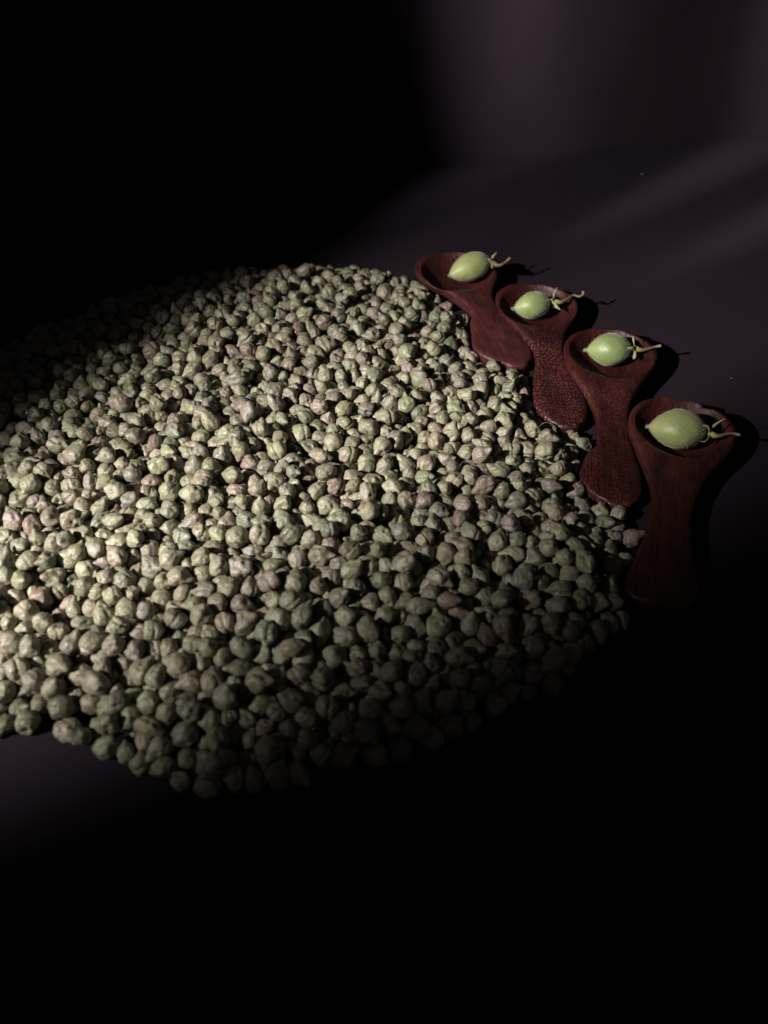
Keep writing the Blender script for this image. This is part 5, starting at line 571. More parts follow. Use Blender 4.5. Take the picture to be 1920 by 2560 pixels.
25,84,-463,3262,84,-40,111,45,9,100,-495,3208,89,-75,55,-114,9,77,-1314,1778,87,-114,93,26,20,97,-1267,3326,71,-22,20,-78,20,98,-1411,3645,45,109,35,78,7,74,-224,2514,71,13,12,-137,11,113,-702,2433,104,-63,-20,-84,
29,103,-337,3264,83,-102,103,-16,7,110,43,2897,75,91,-40,50,25,100,-401,3513,100,-118,-25,17,19,98,-697,3684,73,34,94,-1,5,106,-1098,2880,88,-56,-112,-25,15,100,-1368,3730,43,-24,111,-23,27,83,-773,3046,68,4,2,16,
12,91,-234,3570,88,-44,7,-48,29,95,-532,3112,99,-16,22,-152,11,96,-334,2705,107,55,116,59,35,78,-123,3425,71,28,-66,66,16,109,-750,3407,34,65,82,95,20,81,-1361,2810,22,37,24,-94,3,97,-446,3489,28,106,110,12,2,89,24,2552,29,140,39,0,
6,100,-1473,2636,28,141,50,27,13,112,-963,3800,35,33,78,33,12,87,345,2044,28,-3,109,35,14,77,-682,2173,24,2,129,45,16,101,-5,2224,31,-39,41,-85,29,89,-642,3402,28,-27,28,15,29,100,-798,2415,28,0,-2,113,9,98,-97,2725,33,24,-96,20,
28,105,-436,3313,32,113,39,5,15,88,-228,1786,28,32,-107,26,12,94,-1151,2540,29,-76,-88,-31,24,98,264,2609,28,13,-8,-136,30,96,-1687,2137,28,-52,-56,99,2,86,-1103,1998,31,-37,50,-8,4,103,-1615,2393,29,52,94,52,34,97,-692,3583,32,106,39,88,
23,93,-1259,2576,28,-89,-81,15,18,108,-1928,2187,30,-9,-11,79,4,111,-187,3422,29,-39,0,127,0,113,-381,3007,36,-14,-23,-110,26,82,-1743,1724,24,4,2,47,16,102,-1436,2888,31,50,41,-103,32,86,-411,3656,25,-152,-1,-7,
25,101,-395,1524,32,13,-49,43,27,113,-145,3914,37,-34,77,-31,15,113,-1274,1364,34,9,46,-39,12,109,-380,2020,33,72,-42,-62,11,99,-1522,2179,28,-26,42,-9,3,74,-947,1701,23,58,-7,-60,34,81,-1811,2235,23,-151,-20,9,18,91,-1391,2537,26,3,1,-119,
32,113,-196,1951,34,33,-126,-40,29,113,-766,2962,40,-10,-106,97,6,85,-1230,2699,22,-17,-2,-128,29,91,-1858,3128,23,148,-50,11,6,94,-1171,3527,24,8,-7,132,15,113,-386,2511,33,-30,0,-125,13,82,-305,2086,29,-90,45,-95,
10,93,-331,3987,29,-57,-15,-125,18,87,-196,2124,30,-114,13,-70,25,93,-971,2181,31,117,-44,-44,3,91,244,2742,30,-111,-34,-52,33,93,-500,1371,27,52,-33,-125,28,86,-1989,2304,25,-106,7,26,6,110,-401,3993,29,24,-22,-124,
27,94,-839,3809,30,26,52,-134,9,110,-1175,2603,33,39,-22,111,26,85,-502,3793,26,-87,-13,19,7,113,-1393,3210,36,-6,82,-116,3,89,-940,3568,25,144,-23,6,31,94,-1626,2133,29,-54,88,-68,26,84,-3,3439,25,-20,105,99,12,113,-369,1945,32,-143,-58,6,
1,109,-468,3635,30,4,-27,13,11,90,-1640,3454,25,11,150,2,3,93,-1377,1503,28,-51,79,-83,17,99,-392,2324,30,38,-150,20,33,99,-1545,3097,26,-5,-9,-27,7,91,-29,1933,27,74,-14,-29,10,113,-1057,3378,40,67,-71,-47,32,93,-533,3377,28,50,-63,-43,
13,86,-389,1806,28,-19,125,-85,34,96,-743,3994,32,-68,79,-63,22,93,-996,2246,28,-61,140,-11,24,86,-320,3648,27,97,14,-20,3,99,-559,2852,30,-61,-47,14,33,101,-1270,2043,27,140,-15,9,24,100,-797,3145,33,81,-71,50,3,99,-828,3348,29,5,38,-10,
25,106,-480,2744,35,-19,-89,92,30,93,-517,2211,32,19,-109,76,10,99,-1886,2316,29,-2,5,-23,0,84,-1481,1837,28,-22,-121,-2,15,79,-1284,2971,22,19,-21,97,35,101,-1653,2626,33,-41,-51,-49,2,95,-84,2121,30,70,-57,10,23,105,-591,3997,30,-37,5,29,
22,107,-1730,2223,31,-41,16,74,21,113,-565,2587,33,-34,-2,-121,35,105,-121,3236,32,25,19,-90,3,110,-1369,2741,31,102,-109,-6,28,111,-971,3514,37,55,37,92,16,108,138,3160,32,-83,-74,81,16,111,-1207,2296,31,-45,-36,-129,
28,99,-1754,1886,29,-95,-112,28,20,78,-554,1687,23,-37,0,23,9,108,-663,3075,35,64,70,73,34,113,-708,2674,40,-49,-74,45,35,92,-1515,2029,28,91,99,12,13,105,-1960,2456,31,11,59,39,14,99,-600,2717,27,19,44,-26,34,98,-1010,1967,32,-49,49,-56,
25,97,-1902,2832,31,18,106,-86,13,97,20,1830,33,64,-70,40,6,90,-1120,3241,25,-47,-133,24,20,94,-1707,1837,26,-15,-26,-49,33,97,-1038,3777,31,59,-3,0,20,108,-797,2908,35,-140,-32,-33,30,110,-1075,2380,36,-9,-55,-17,
5,113,-927,2409,37,-18,-93,3,35,105,-1148,2142,34,70,-42,-101,19,92,-104,2331,29,-90,29,8,31,92,-1405,1822,25,-5,-8,-102,9,98,410,2851,29,3,-42,28,26,104,-892,3609,29,-102,70,-40,21,100,-1236,2100,31,101,-68,49,
32,94,-1672,2808,29,-38,-129,32,3,113,-487,3730,32,144,-37,1,22,108,-893,1445,31,-44,-7,70,14,113,-1168,3086,42,33,-59,-94,26,103,-1367,3428,32,-69,26,-33,15,101,-1088,2821,32,73,-103,32,0,85,-459,2971,27,115,-88,-36,
11,84,146,3681,27,81,-19,-39,3,91,-1327,1558,27,22,68,115,13,101,348,3093,31,82,-69,-102,29,97,-296,3155,24,46,-145,0,20,102,-1450,1962,29,-32,31,33,3,100,-622,3286,28,-68,-139,-20,4,103,37,3123,28,-41,-49,95,5,99,273,2548,28,10,19,-16,
0,96,-1247,3109,32,-39,-88,75,14,90,-1513,3254,25,35,33,-41,11,113,-1381,2286,35,-55,-25,-131,17,113,-664,2803,36,-44,80,-51,12,83,-329,3470,26,129,-55,-3,3,101,-1577,2443,29,-15,-145,-50,6,103,-1269,2317,37,63,-66,110,
0,90,-1775,2732,28,24,59,-62,4,105,-686,2614,27,1,49,-133,31,102,-1326,1475,32,-87,59,-33,30,99,-1314,3219,31,-79,-4,55,13,102,-1850,2499,28,146,19,-3,35,95,-945,2968,30,75,54,-16,4,102,419,2449,29,-61,39,-17,1,113,-1515,1938,33,-93,-80,-44,
13,98,-1456,2312,32,62,-111,20,27,101,-1623,2569,36,39,-66,51,24,106,-853,2469,32,81,-129,-21,15,90,-1383,3595,25,-5,-10,19,16,97,-1389,1574,29,18,38,138,10,113,-1301,3458,38,-31,-10,71,18,97,-622,2275,28,-23,-33,21,
27,95,-1512,2335,30,-45,-43,-77,21,104,-486,3195,28,-9,2,27,8,102,-1706,2386,31,94,64,22,2,100,-1867,1978,29,-2,1,48,6,94,250,2387,28,-108,-42,-26,33,113,-542,3530,31,-21,150,-2,35,111,-1888,2765,34,-6,3,10,10,106,-902,3730,34,54,49,19,
10,113,-1768,1797,35,29,133,-49,1,89,-1690,2043,24,3,1,23,26,103,-1886,3065,28,121,95,-5,17,93,-745,4084,27,-150,-36,4,32,98,-1664,2465,27,60,-27,-77,8,109,-942,2809,36,46,-31,66,27,98,-1223,3323,32,57,-18,33,33,113,304,2669,27,5,37,-4,
17,97,-734,2899,28,-126,86,-1,33,95,-767,3540,30,91,45,40,11,70,-930,2081,20,128,83,-5,32,102,-366,2147,33,1,95,-63,5,97,-2001,2580,24,-45,6,127,7,105,162,3009,28,-14,-17,126,4,90,-1036,1816,23,-59,136,-3,24,103,-335,2582,28,24,39,-67,
3,107,-356,1747,30,-38,-151,-13,0,77,-801,1570,26,-74,-11,-86,18,73,-769,3686,21,-65,43,-73,9,113,-1396,1652,41,67,-79,91,12,92,-215,3177,26,7,42,20,20,83,-1297,1882,23,20,-22,70,4,97,-700,3320,28,37,-141,-8,25,96,-368,3848,27,-32,39,66,
6,78,-466,1331,22,-117,-29,14,10,107,-1690,1625,32,-123,-37,-76,7,101,-196,2761,25,-1,-2,-40,7,88,-150,3014,25,-41,25,-28,16,106,-1943,1965,31,43,-27,44,29,104,-1528,1721,34,-8,58,-67,11,98,-429,3887,33,40,13,84,
31,100,-1110,2254,31,19,122,93,22,75,-267,2936,23,14,54,-81,11,103,-914,1986,29,26,149,1,13,82,-749,2784,22,46,3,-112,3,77,-673,3753,23,-1,-3,-58,28,88,-882,2056,26,2,7,102,2,108,-1762,2805,35,17,28,-13,24,97,-1216,3175,33,-16,-120,-35,
18,94,-2015,2163,27,81,-70,-45,13,107,-132,1665,32,19,-21,64,8,83,109,3226,28,-42,33,-106,34,85,-614,3777,25,-6,-3,-118,35,91,-938,2283,28,58,0,-35,5,92,-1892,2127,27,-20,-121,-7,30,103,-1315,3019,30,89,-53,-78,
0,99,-1240,3037,30,117,-48,-42,30,84,-403,3187,26,1,-19,-17,4,101,-1436,2692,28,-61,24,27,34,93,-1149,3833,30,-59,1,49,21,113,-1611,3024,38,-102,-89,-19,31,101,222,2326,31,49,68,-129,4,98,107,2514,25,10,53,92,
23,111,-1020,3900,33,-121,11,-28,8,110,-1177,3024,33,100,56,26,14,94,57,2956,28,-5,-10,81,32,97,-1207,2909,27,0,3,21,1,88,-224,3815,25,-10,33,145,30,109,-827,2288,33,103,9,-31,7,113,-170,2262,29,-3,-6,-53,25,109,-1114,3425,31,16,3,109,
21,98,-1571,2248,29,-1,95,97,0,95,-390,1639,34,72,-26,72,8,109,-809,3577,37,2,87,-50,4,106,-832,1947,28,-2,76,-100,4,101,-60,3088,25,82,129,-13,25,82,-1030,3501,26,0,83,64,9,113,-48,3582,37,-55,-34,-25,21,100,159,2017,34,-45,71,-1,
6,81,-1374,2352,24,69,-100,-52,33,109,57,2145,28,-8,-9,-91,8,89,-2001,2863,25,67,6,-119,4,85,-149,2521,27,-75,-43,28,7,108,-922,2141,32,111,-72,9,0,93,-253,2210,29,111,-65,-47,33,113,29,2281,44,-81,-19,-112,8,110,-1240,3494,38,4,-81,4,
23,96,48,2681,27,-63,50,-34,28,95,-505,2690,28,-2,35,22,9,111,-610,2540,33,28,12,-4,32,97,-74,3372,29,-25,46,-7,4,75,-477,3979,21,-20,66,-80,34,92,-582,3648,28,-10,-12,-64,3,85,-1552,1777,26,22,-117,-67,4,109,-1835,2714,35,1,-53,33,
34,100,-573,3238,31,-80,99,-25,22,105,-1312,3353,38,-88,-47,101,15,77,-1564,3388,22,11,46,-42,6,113,-1015,2795,34,121,-44,12,6,93,-1980,2023,23,-10,7,146,12,81,-1446,1504,25,-41,-104,-13,13,93,-254,2484,26,-76,-137,-1,
17,87,-1243,3627,25,3,-15,17,28,82,83,1977,31,-45,-56,-17,9,113,-1148,2868,40,129,-83,6,34,102,-806,2535,34,-61,71,-96,6,104,-811,1363,26,10,0,-100,21,89,-987,2602,33,110,48,73,23,113,-271,1668,44,88,34,-82,1,105,-888,3362,28,128,78,2,
11,102,-1604,2875,33,63,-6,77,2,96,-875,2941,32,143,59,4,17,87,-1874,2563,25,5,-7,59,6,113,-1552,1624,31,3,39,-130,21,81,353,1790,22,-6,42,7,18,96,-1258,2260,27,1,-88,109,14,113,-1826,2053,39,-39,-26,-126,30,86,-806,3438,25,-25,67,-81,
30,107,-1243,1575,30,76,-2,-20,23,102,-1939,2572,28,-4,88,-104,22,104,-879,3533,34,-93,-62,-53,20,96,-1343,2503,25,10,-2,36,35,93,-1097,2578,33,90,-77,54,6,113,-549,2492,29,11,-4,-135,30,113,-1026,3634,41,-79,20,107,
34,70,-1059,2118,22,-22,-144,51,4,113,-618,2975,31,45,-1,-106,27,111,-1451,1895,32,39,14,-130,33,92,-484,3085,22,3,37,-3,13,98,-1393,2616,28,60,-29,-90,9,107,-1630,2201,34,94,-118,5,25,86,-451,1804,26,5,42,97,13,113,-298,2397,36,61,12,11,
31,100,-857,2229,28,40,36,-83,33,85,-548,3173,22,78,-132,-20,14,80,-1126,3130,26,17,-34,19,21,102,201,2794,32,44,-11,-47,3,95,-258,1599,33,14,70,-71,3,89,-180,2585,28,40,24,-106,20,100,189,2266,32,-11,-99,104,0,99,-1046,2704,29,-13,-2,-32,
23,89,-1026,3973,24,-70,-5,25,33,95,69,3489,34,-24,-92,-20,35,87,-335,2653,29,-48,78,-65,12,110,-1738,2443,33,135,52,-8,25,102,-855,2586,33,63,95,71,31,75,-282,3537,23,135,-77,-7,8,79,634,2122,24,-17,49,98,24,90,-598,3584,31,-77,40,-112,
12,113,-681,2474,44,-92,31,3,7,91,-23,2589,24,-24,15,82,35,113,-611,2105,34,100,90,9,15,88,-568,2309,25,-141,-49,-4,25,93,-1340,2859,30,21,-54,54,18,102,-214,2997,30,-34,-18,-30,24,100,-774,3812,34,127,5,48,21,98,375,2107,28,-27,-17,-69,
11,105,-661,3646,36,52,-107,26,31,113,-81,2525,38,-13,56,29,9,91,212,3050,30,34,-94,26,5,100,328,2771,25,22,29,-71,3,96,-1764,2508,27,57,-141,-9,23,109,-1792,3098,32,-7,24,131,0,96,-897,3840,26,142,-61,2,8,113,-21,2050,34,104,110,28,
16,97,-189,2351,28,20,-28,1,6,83,-732,3773,23,-120,-83,7,16,105,-186,3253,34,-98,-63,-47,28,84,-1001,2899,24,-107,-24,44,8,83,-1548,3024,25,19,-22,-94,7,103,-1243,3744,27,-101,-112,-8,35,87,-125,3315,27,-30,-43,131,
23,109,177,2907,30,-5,33,28,7,85,-116,3423,23,42,-145,5,17,113,-1543,2952,35,25,59,-16,33,93,-509,1517,24,113,-84,-7,30,107,192,1878,37,7,-80,55,25,88,-1813,2770,28,25,-122,-36,31,113,-536,2131,38,-75,-83,-36,8,102,-668,3185,31,40,18,-39,
20,108,-1422,3059,29,-16,-21,-77,12,89,-1498,2233,27,21,-134,55,18,94,-446,2681,27,-2,46,6,8,81,-972,3281,25,12,107,68,28,109,-1409,3494,34,11,109,66,12,113,-1350,3086,35,-142,10,-60,21,113,231,2008,33,18,34,-73,0,98,-427,2195,32,82,23,-41,
9,111,-49,3195,36,-63,-144,-2,1,94,-1192,3697,26,150,33,27,33,94,-1601,2669,24,108,-90,-7,34,105,-734,1895,35,-56,-8,9,10,99,-261,2742,30,-17,136,45,6,106,342,2615,27,-8,-151,5,9,88,-1636,1878,26,48,-17,129,21,99,-606,2031,32,-90,76,-28,
28,91,-796,1895,26,-20,122,-47,20,94,-2025,2446,24,-49,143,14,7,102,-1230,2380,28,21,13,30,30,78,129,2572,25,56,-101,19,13,91,-1622,3090,30,-3,90,-51,6,95,-890,2657,29,-34,-105,23,11,106,-1597,3276,28,7,46,-22,20,96,-1866,2396,24,87,117,3,
22,96,92,2830,30,119,-57,62,2,109,-1470,1650,36,103,-78,-30,15,95,-1570,1495,27,-150,12,-9,27,107,-510,3465,33,-10,60,3,26,112,-686,1781,33,-12,37,58,22,101,143,3075,35,22,-73,9,24,81,-272,3033,23,-37,36,-24,3,85,-631,1646,25,0,48,22,
21,82,-1149,2696,28,-90,-53,-5,6,99,-556,1769,28,26,-79,-104,5,94,-314,1988,24,-35,19,94,21,72,463,3077,22,50,95,23,16,110,-1176,3368,34,-31,44,-26,8,89,288,2894,27,128,-70,26,26,113,-995,3723,38,4,-103,-18,19,87,-586,1349,25,-137,63,1,
35,97,-930,2710,32,0,108,-99,34,103,-146,2660,36,-93,-1,56,13,99,-117,3060,30,18,-83,-125,34,102,-1677,3270,34,-108,-25,39,29,113,50,2754,35,-27,28,12,17,109,-473,2903,32,-108,-110,9,6,84,316,2448,25,-12,-114,34,35,92,-14,2355,30,-60,-29,62,
35,100,-1479,2834,30,5,6,-54,27,106,-1688,2744,31,12,74,82,27,107,-1365,1874,31,-76,8,-7,13,107,512,2872,34,-60,90,-67,20,113,-124,3713,29,142,38,-5,11,81,-238,3108,28,-101,-78,-39,34,109,-1684,1916,32,-22,139,-13,
6,101,-1600,2053,26,131,-80,10,34,95,-130,2385,28,59,73,18,30,104,-1398,2995,31,78,-19,-81,27,104,-1470,2438,30,-9,-107,112,27,113,-573,3720,35,39,149,-2,35,99,-1071,2514,29,-3,-24,-15,28,109,-1861,2999,29,136,78,3,
21,91,-769,1953,28,-58,-68,57,13,88,-36,1840,26,33,54,24,4,92,-501,2327,24,-61,-16,67,13,113,-1448,3276,35,38,-14,98,1,103,-1312,2097,32,5,-48,-127,15,97,-1018,3115,29,53,102,38,30,102,-886,2323,32,144,50,15,20,81,-289,3286,21,2,-16,-13,
25,101,-766,2040,29,1,-10,-90,19,80,-283,2640,25,-16,-34,-78,8,97,-743,2564,32,62,112,-78,4,84,195,3153,22,11,72,-105,22,113,129,3768,37,-44,42,90,25,88,-406,4064,28,2,91,58,5,90,-793,2342,28,-45,-46,67,17,86,-1235,2780,27,92,-50,-106,
31,100,-469,3565,27,5,-6,32,26,99,-1755,2935,29,-76,103,-73,7,92,-206,2939,28,4,96,104,32,105,-420,2448,32,-84,43,6,30,102,-58,2185,29,62,-47,-94,7,94,-8,1982,28,6,95,-125,25,91,-882,2782,29,57,-21,132,16,86,-1916,2252,25,-2,-45,-50,
35,87,-941,3657,27,-22,11,110,35,91,-653,2409,30,-59,65,-51,13,111,-682,2996,37,56,-80,-67,27,93,-1222,2852,29,26,-22,57,14,113,-1290,3558,36,-9,49,-92,15,94,-880,3301,29,-17,102,-77,17,113,-1355,1740,32,9,-9,74,
1,99,-1313,1986,29,100,-88,-47,6,97,-652,3964,26,-10,20,89,19,96,-466,2829,30,51,43,118,0,113,-344,3392,37,73,107,44,34,92,-347,3286,29,-14,53,81,31,113,-1082,3062,33,-27,41,48,18,95,-1858,2877,29,-26,17,35,17,90,-397,3430,29,84,-88,-87,
20,104,-1136,2750,30,-12,-44,-132,35,113,-616,2891,41,102,-14,-76,7,98,-874,3232,29,-56,-132,-33,12,89,-769,2851,32,-118,14,75,16,98,-1460,2574,31,-59,-24,14,34,113,-99,2816,34,-109,83,2,23,90,-1024,1905,27,49,21,26,
9,97,-803,3642,33,44,-118,-31,4,105,-813,3031,33,-27,-88,75,29,88,-611,2459,25,-2,0,-13,6,92,-126,3482,26,-76,-120,-16,32,109,-99,2951,29,25,116,71,18,111,-719,3109,32,-20,154,-4,21,102,-836,3872,32,-50,126,-5,11,113,-345,2928,32,-44,1,-128,
23,106,-965,3216,30,4,13,-109,17,96,-1419,2380,30,-98,-21,54,10,105,-1059,2062,32,117,-25,70,20,93,-387,3518,25,69,139,6,2,85,-1221,1512,30,75,6,-56,0,79,-1258,2499,27,41,67,48,16,97,-1057,1620,29,123,-60,-43,
25,113,-1439,2059,35,-28,-28,-47,33,98,-1058,2299,36,39,-98,20,1,111,-236,3579,29,-36,30,92,17,89,-730,3036,29,89,35,-17,20,95,-1809,2286,28,-17,49,141,2,93,-504,3914,30,144,-26,-8,34,107,-1798,1677,35,39,70,-129,
9,89,-1122,2073,29,38,-57,104,35,106,-612,3135,34,29,65,23,5,97,-753,2487,26,61,-132,-28,2,95,-197,3965,31,70,135,4,14,97,513,2582,30,-31,-35,82,31,85,-748,2622,23,-6,-8,-102,25,99,-187,3512,29,-20,-142,2,2,97,-1156,3771,31,131,62,3,
8,104,-1475,3474,31,147,12,-11,4,107,-1735,1665,31,-9,82,-61,11,98,-215,3725,32,-106,-68,14,5,101,233,2859,30,-144,-13,-52,11,96,61,2072,27,5,56,-50,4,86,-1977,2809,27,-86,-18,15,4,101,-1945,2708,27,64,-91,-102,22,98,-605,3842,29,-3,-153,14,
7,96,75,1800,31,35,-49,57,35,86,-1184,3241,36,84,111,70,7,99,-802,3220,25,5,6,-122,12,89,-212,1634,24,-30,-15,-116,13,103,-1692,2291,30,0,47,108,7,108,-933,3166,33,22,-104,-98,18,94,-268,1736,29,-42,-48,-4,4,96,48,2492,25,15,-7,114,
9,89,-1840,1772,28,55,-45,135,33,112,-481,2481,41,0,-103,-3,12,93,-1637,2933,28,-47,-2,-58,23,112,-1944,2348,37,39,-57,31,3,85,-1623,1581,25,-77,-15,-19,3,113,-1766,2668,34,149,9,5,33,113,-1631,1779,39,29,-38,14,
15,85,-946,2474,27,-85,34,-96,8,106,-1796,1989,32,111,86,38,3,96,-578,3052,28,-21,-90,72,31,90,-257,3232,26,-33,-51,55,20,111,-1330,3285,36,-63,-53,49,13,110,-226,1850,35,143,-4,59,27,88,-1612,3341,27,-15,-93,88,1,89,458,3009,26,-98,-59,61,
2,98,-1028,3207,33,-84,-19,123,35,108,-1597,1695,36,-63,-69,72,11,103,-552,3300,35,-10,-104,-101,22,113,-887,2860,34,-148,18,-2,6,105,-844,2009,29,26,138,-53,5,110,-1245,3231,35,73,-78,-40,34,110,-305,3929,37,-76,-46,1,
19,109,-172,3648,38,-25,-30,64,22,83,-457,1940,24,44,10,-140,18,103,267,2800,28,-17,125,55,33,87,-1693,2920,21,-7,11,66,35,92,-490,2080,34,-14,84,-5,20,94,-1529,3170,24,6,-15,11,24,99,-1200,3433,33,-16,-89,82,2,87,-1333,1413,32,-25,89,-89,
11,98,-1558,2795,31,-30,115,98,26,102,-563,1978,29,7,-3,-98,15,101,-1457,3606,36,15,32,82,24,102,-112,3797,29,7,8,3,2,92,-581,1855,27,0,1,130,18,86,-284,3824,24,109,-64,-55,32,80,-119,1728,24,11,-1,-70,7,89,-122,1999,26,-45,-22,59,
0,96,-1187,2467,29,115,26,-14,20,113,-917,3475,41,63,-113,76,2,105,-1528,2106,41,-53,122,-54,22,95,-823,2646,29,-8,-47,-50,11,75,-1300,3655,22,42,-15,110,25,99,-1220,2969,31,82,-2,-27,32,99,-1388,2201,30,-74,-123,11,
20,95,-579,3419,27,-36,10,0,27,79,197,2208,24,33,-92,-116,23,113,-1825,1914,35,-129,-33,-55,26,95,-1470,3125,29,-111,-48,-67,8,83,-1767,2386,26,-9,-2,13,3,76,-1173,3625,23,8,-86,-98,26,105,-1686,2530,31,-10,40,56,
7,101,-27,3680,32,17,-93,-92,23,106,-47,2299,33,-142,40,-10,13,96,-224,2405,27,147,-11,-6,35,106,-687,3259,33,26,-80,-120,17,71,-128,3535,23,-29,56,47,25,85,177,2410,26,49,-116,23,14,102,-558,3942,32,-64,7,4,9,94,-1885,2043,28,-71,-9,56,
32,86,-1881,2932,24,85,-74,-50,35,80,-333,2798,24,20,-18,80,3,113,-948,3397,38,-61,-89,32,13,85,-1452,1416,28,21,-46,-35,20,101,-347,1846,32,15,-100,9,15,108,-1892,2664,31,-31,9,-131,10,109,-558,2935,29,22,147,-10,
21,79,282,1862,22,0,10,-127,28,91,-597,2780,27,5,-1,34,20,113,-954,2649,35,-60,-95,105,16,98,-1833,2605,32,24,36,4,17,86,-218,2011,28,110,-61,-51,15,113,-1610,1940,34,-83,71,-72,19,94,-98,3152,27,91,-50,-23,22,89,-371,3620,27,47,-2,100,
30,87,-1775,2996,27,99,-74,-56,18,93,-703,1690,29,23,-45,-55,1,91,-1792,3156,28,76,37,27,18,113,-714,2087,39,1,-52,-26,18,106,-1459,1567,30,95,-14,-10,6,93,-2038,2344,23,-7,8,124,20,97,-1397,1931,30,-32,113,-41,16,89,-85,1945,26,-115,71,9,
10,105,-1163,1997,32,51,13,-119,20,113,-1273,2428,35,-67,24,-13,16,109,-1029,3835,32,-2,129,42,4,96,-82,3924,32,-120,30,-47,3,103,426,2150,31,-72,54,-64,18,107,-683,2543,32,-94,-108,-29,24,101,-703,2302,30,5,-18,12,
31,107,-39,3482,29,14,-23,43,7,98,-1020,3558,34,88,56,113,32,104,-1496,3338,30,39,65,-110,29,94,-198,2184,26,-2,0,-76,19,97,373,2726,34,-45,-51,-70,1,89,-545,2752,23,-22,7,80,21,100,-481,2626,30,69,95,15,20,101,-1345,2941,26,36,143,7,
6,98,-1243,1984,26,-4,15,-115,27,90,-1990,2754,27,41,-12,-74,1,104,-269,3467,26,-10,18,7,10,95,-449,3032,31,-49,51,-112,26,83,687,2566,25,51,-83,-105,11,102,333,2950,32,14,-25,-127,31,98,-836,3721,32,-120,-33,36,
6,100,-709,3927,31,-65,-83,40,11,84,175,2641,27,19,13,33,20,102,-1566,2318,31,-87,-50,87,9,113,-1568,1837,43,-107,14,-1,19,100,-1369,2008,29,32,23,-81,3,73,-98,2469,22,20,-20,73,3,113,29,1895,35,58,82,70,5,95,-370,2216,30,107,-34,-8,
32,113,-1351,2411,40,-24,-111,66,17,100,347,2884,31,-98,-18,52,24,101,-244,2093,28,56,19,-129,12,113,-1089,3539,33,-55,144,-3,1,108,-1793,2875,29,73,133,7,21,92,-25,3132,35,88,21,102,10,97,-464,3377,29,-104,-61,-65,
29,89,401,2665,27,-67,-84,-34,1,99,-406,1880,27,15,154,-5,31,81,-800,2600,26,93,-4,33,4,93,-1334,1633,27,-14,72,-107,31,102,-1352,2670,32,-105,34,-13,33,89,-1160,2960,25,15,50,8,7,113,-1494,2765,32,10,-114,2,9,95,-513,3028,32,107,-1,-3,
21,96,-198,2698,31,-68,-111,54,35,105,-99,3648,35,-14,149,-32,25,87,-842,2735,27,-26,88,-76,31,103,-1469,3187,29,16,46,-37,8,88,-613,1550,28,-65,46,-45,17,87,-681,2938,27,-63,13,26,32,91,-125,2596,28,-73,-31,28,6,100,-201,3055,28,7,68,136,
32,102,-430,3817,28,100,-35,-29,14,99,-763,3281,29,-7,59,91,5,92,-564,2666,25,-3,13,61,7,91,-1104,2439,27,132,64,55,29,88,239,2681,22,-109,-104,-4,25,102,45,3294,30,-131,-64,-17,29,100,-1819,2129,25,68,140,-2,13,97,-315,2500,33,100,37,-57,
28,103,-68,2391,27,95,-119,3,2,106,-1323,2567,33,63,-82,31,20,87,-486,3281,22,139,48,-7,34,113,-1101,2992,37,43,1,-25,28,99,-1037,3291,30,18,31,-32,25,97,-968,2015,29,19,136,3,28,86,-476,2158,26,-24,-25,-97,10,84,718,2012,26,-36,14,-72,
35,76,-1097,3324,24,103,-32,-78,4,105,-522,3844,28,48,-10,-123,12,93,-1472,3409,27,-13,-39,5,32,85,307,2397,24,67,14,-4,20,95,-570,2228,28,-31,67,-69,32,99,-1333,3151,33,25,-75,127,27,113,-1408,3135,33,-10,27,-82,
23,113,-1606,3157,35,6,12,-34,8,99,-1464,2950,31,1,105,-113,18,107,-1754,2322,34,-71,-111,50,35,85,-938,2904,27,59,12,14,12,96,-311,4056,27,52,21,-8,1,105,-377,3932,29,143,52,4,10,98,-1676,3063,30,8,6,-136,2,96,-1074,3147,32,-48,42,47,
5,106,-226,3886,28,131,26,7,23,110,156,1823,30,-51,-99,72,15,109,-1092,2644,32,93,54,16,14,93,152,2848,29,-61,3,-3,23,104,-1773,2568,30,12,42,-6,14,111,-592,2380,32,-145,0,19,31,113,-1571,1905,78,-40,-22,-123,30,110,-596,3355,34,1,-6,-137,
5,113,-525,3612,45,-16,-4,33,24,93,-1565,3220,29,55,-107,-87,18,93,-498,2662,78,-71,32,-28,32,93,-1082,3655,72,66,-39,-38,15,70,-180,3578,51,-15,1,5,0,85,-1602,2964,57,-90,-4,-8,35,91,-1541,2393,35,64,10,87,32,95,-4,3535,41,26,34,106,
28,101,-1718,2485,73,-58,-51,119,16,95,106,3288,31,21,-98,22,11,106,-880,3673,61,10,-121,-52,14,86,-885,3420,42,129,29,-24,11,95,-1193,2658,43,-83,60,-8,4,92,-17,3386,32,-51,37,78,28,83,-514,3241,52,66,-13,90,16,113,-145,2146,60,71,-64,-15,
27,100,187,1768,61,50,-30,-52,31,78,-43,1317,37,48,81,-75,34,87,-640,3463,27,-54,40,126,4,94,7,2914,24,-9,9,-47,26,92,-1072,2759,54,50,26,78,31,79,-1455,1758,22,28,-18,93,29,103,-1436,2246,42,120,14,18,12,102,-316,2711,31,-61,-3,-74,
34,70,-1895,2610,36,75,9,101,8,83,-445,3936,26,-77,-20,-5,18,96,-1581,2614,29,22,-13,86,28,113,-631,3702,69,-102,-9,-64,20,92,-725,2425,23,-68,137,17,0,108,-584,3521,70,47,-18,-90,24,81,302,3514,24,82,-117,-53,13,74,139,3630,25,108,24,-92,
33,107,-133,2494,70,10,84,7,12,97,-1415,1998,57,31,-38,-59,13,109,-269,3673,36,74,32,69,13,113,-391,3809,81,154,-23,12,14,111,-1817,2437,33,41,5,-35,6,107,-670,2732,34,-38,-116,-26,30,75,-138,2766,25,27,-2,-108,
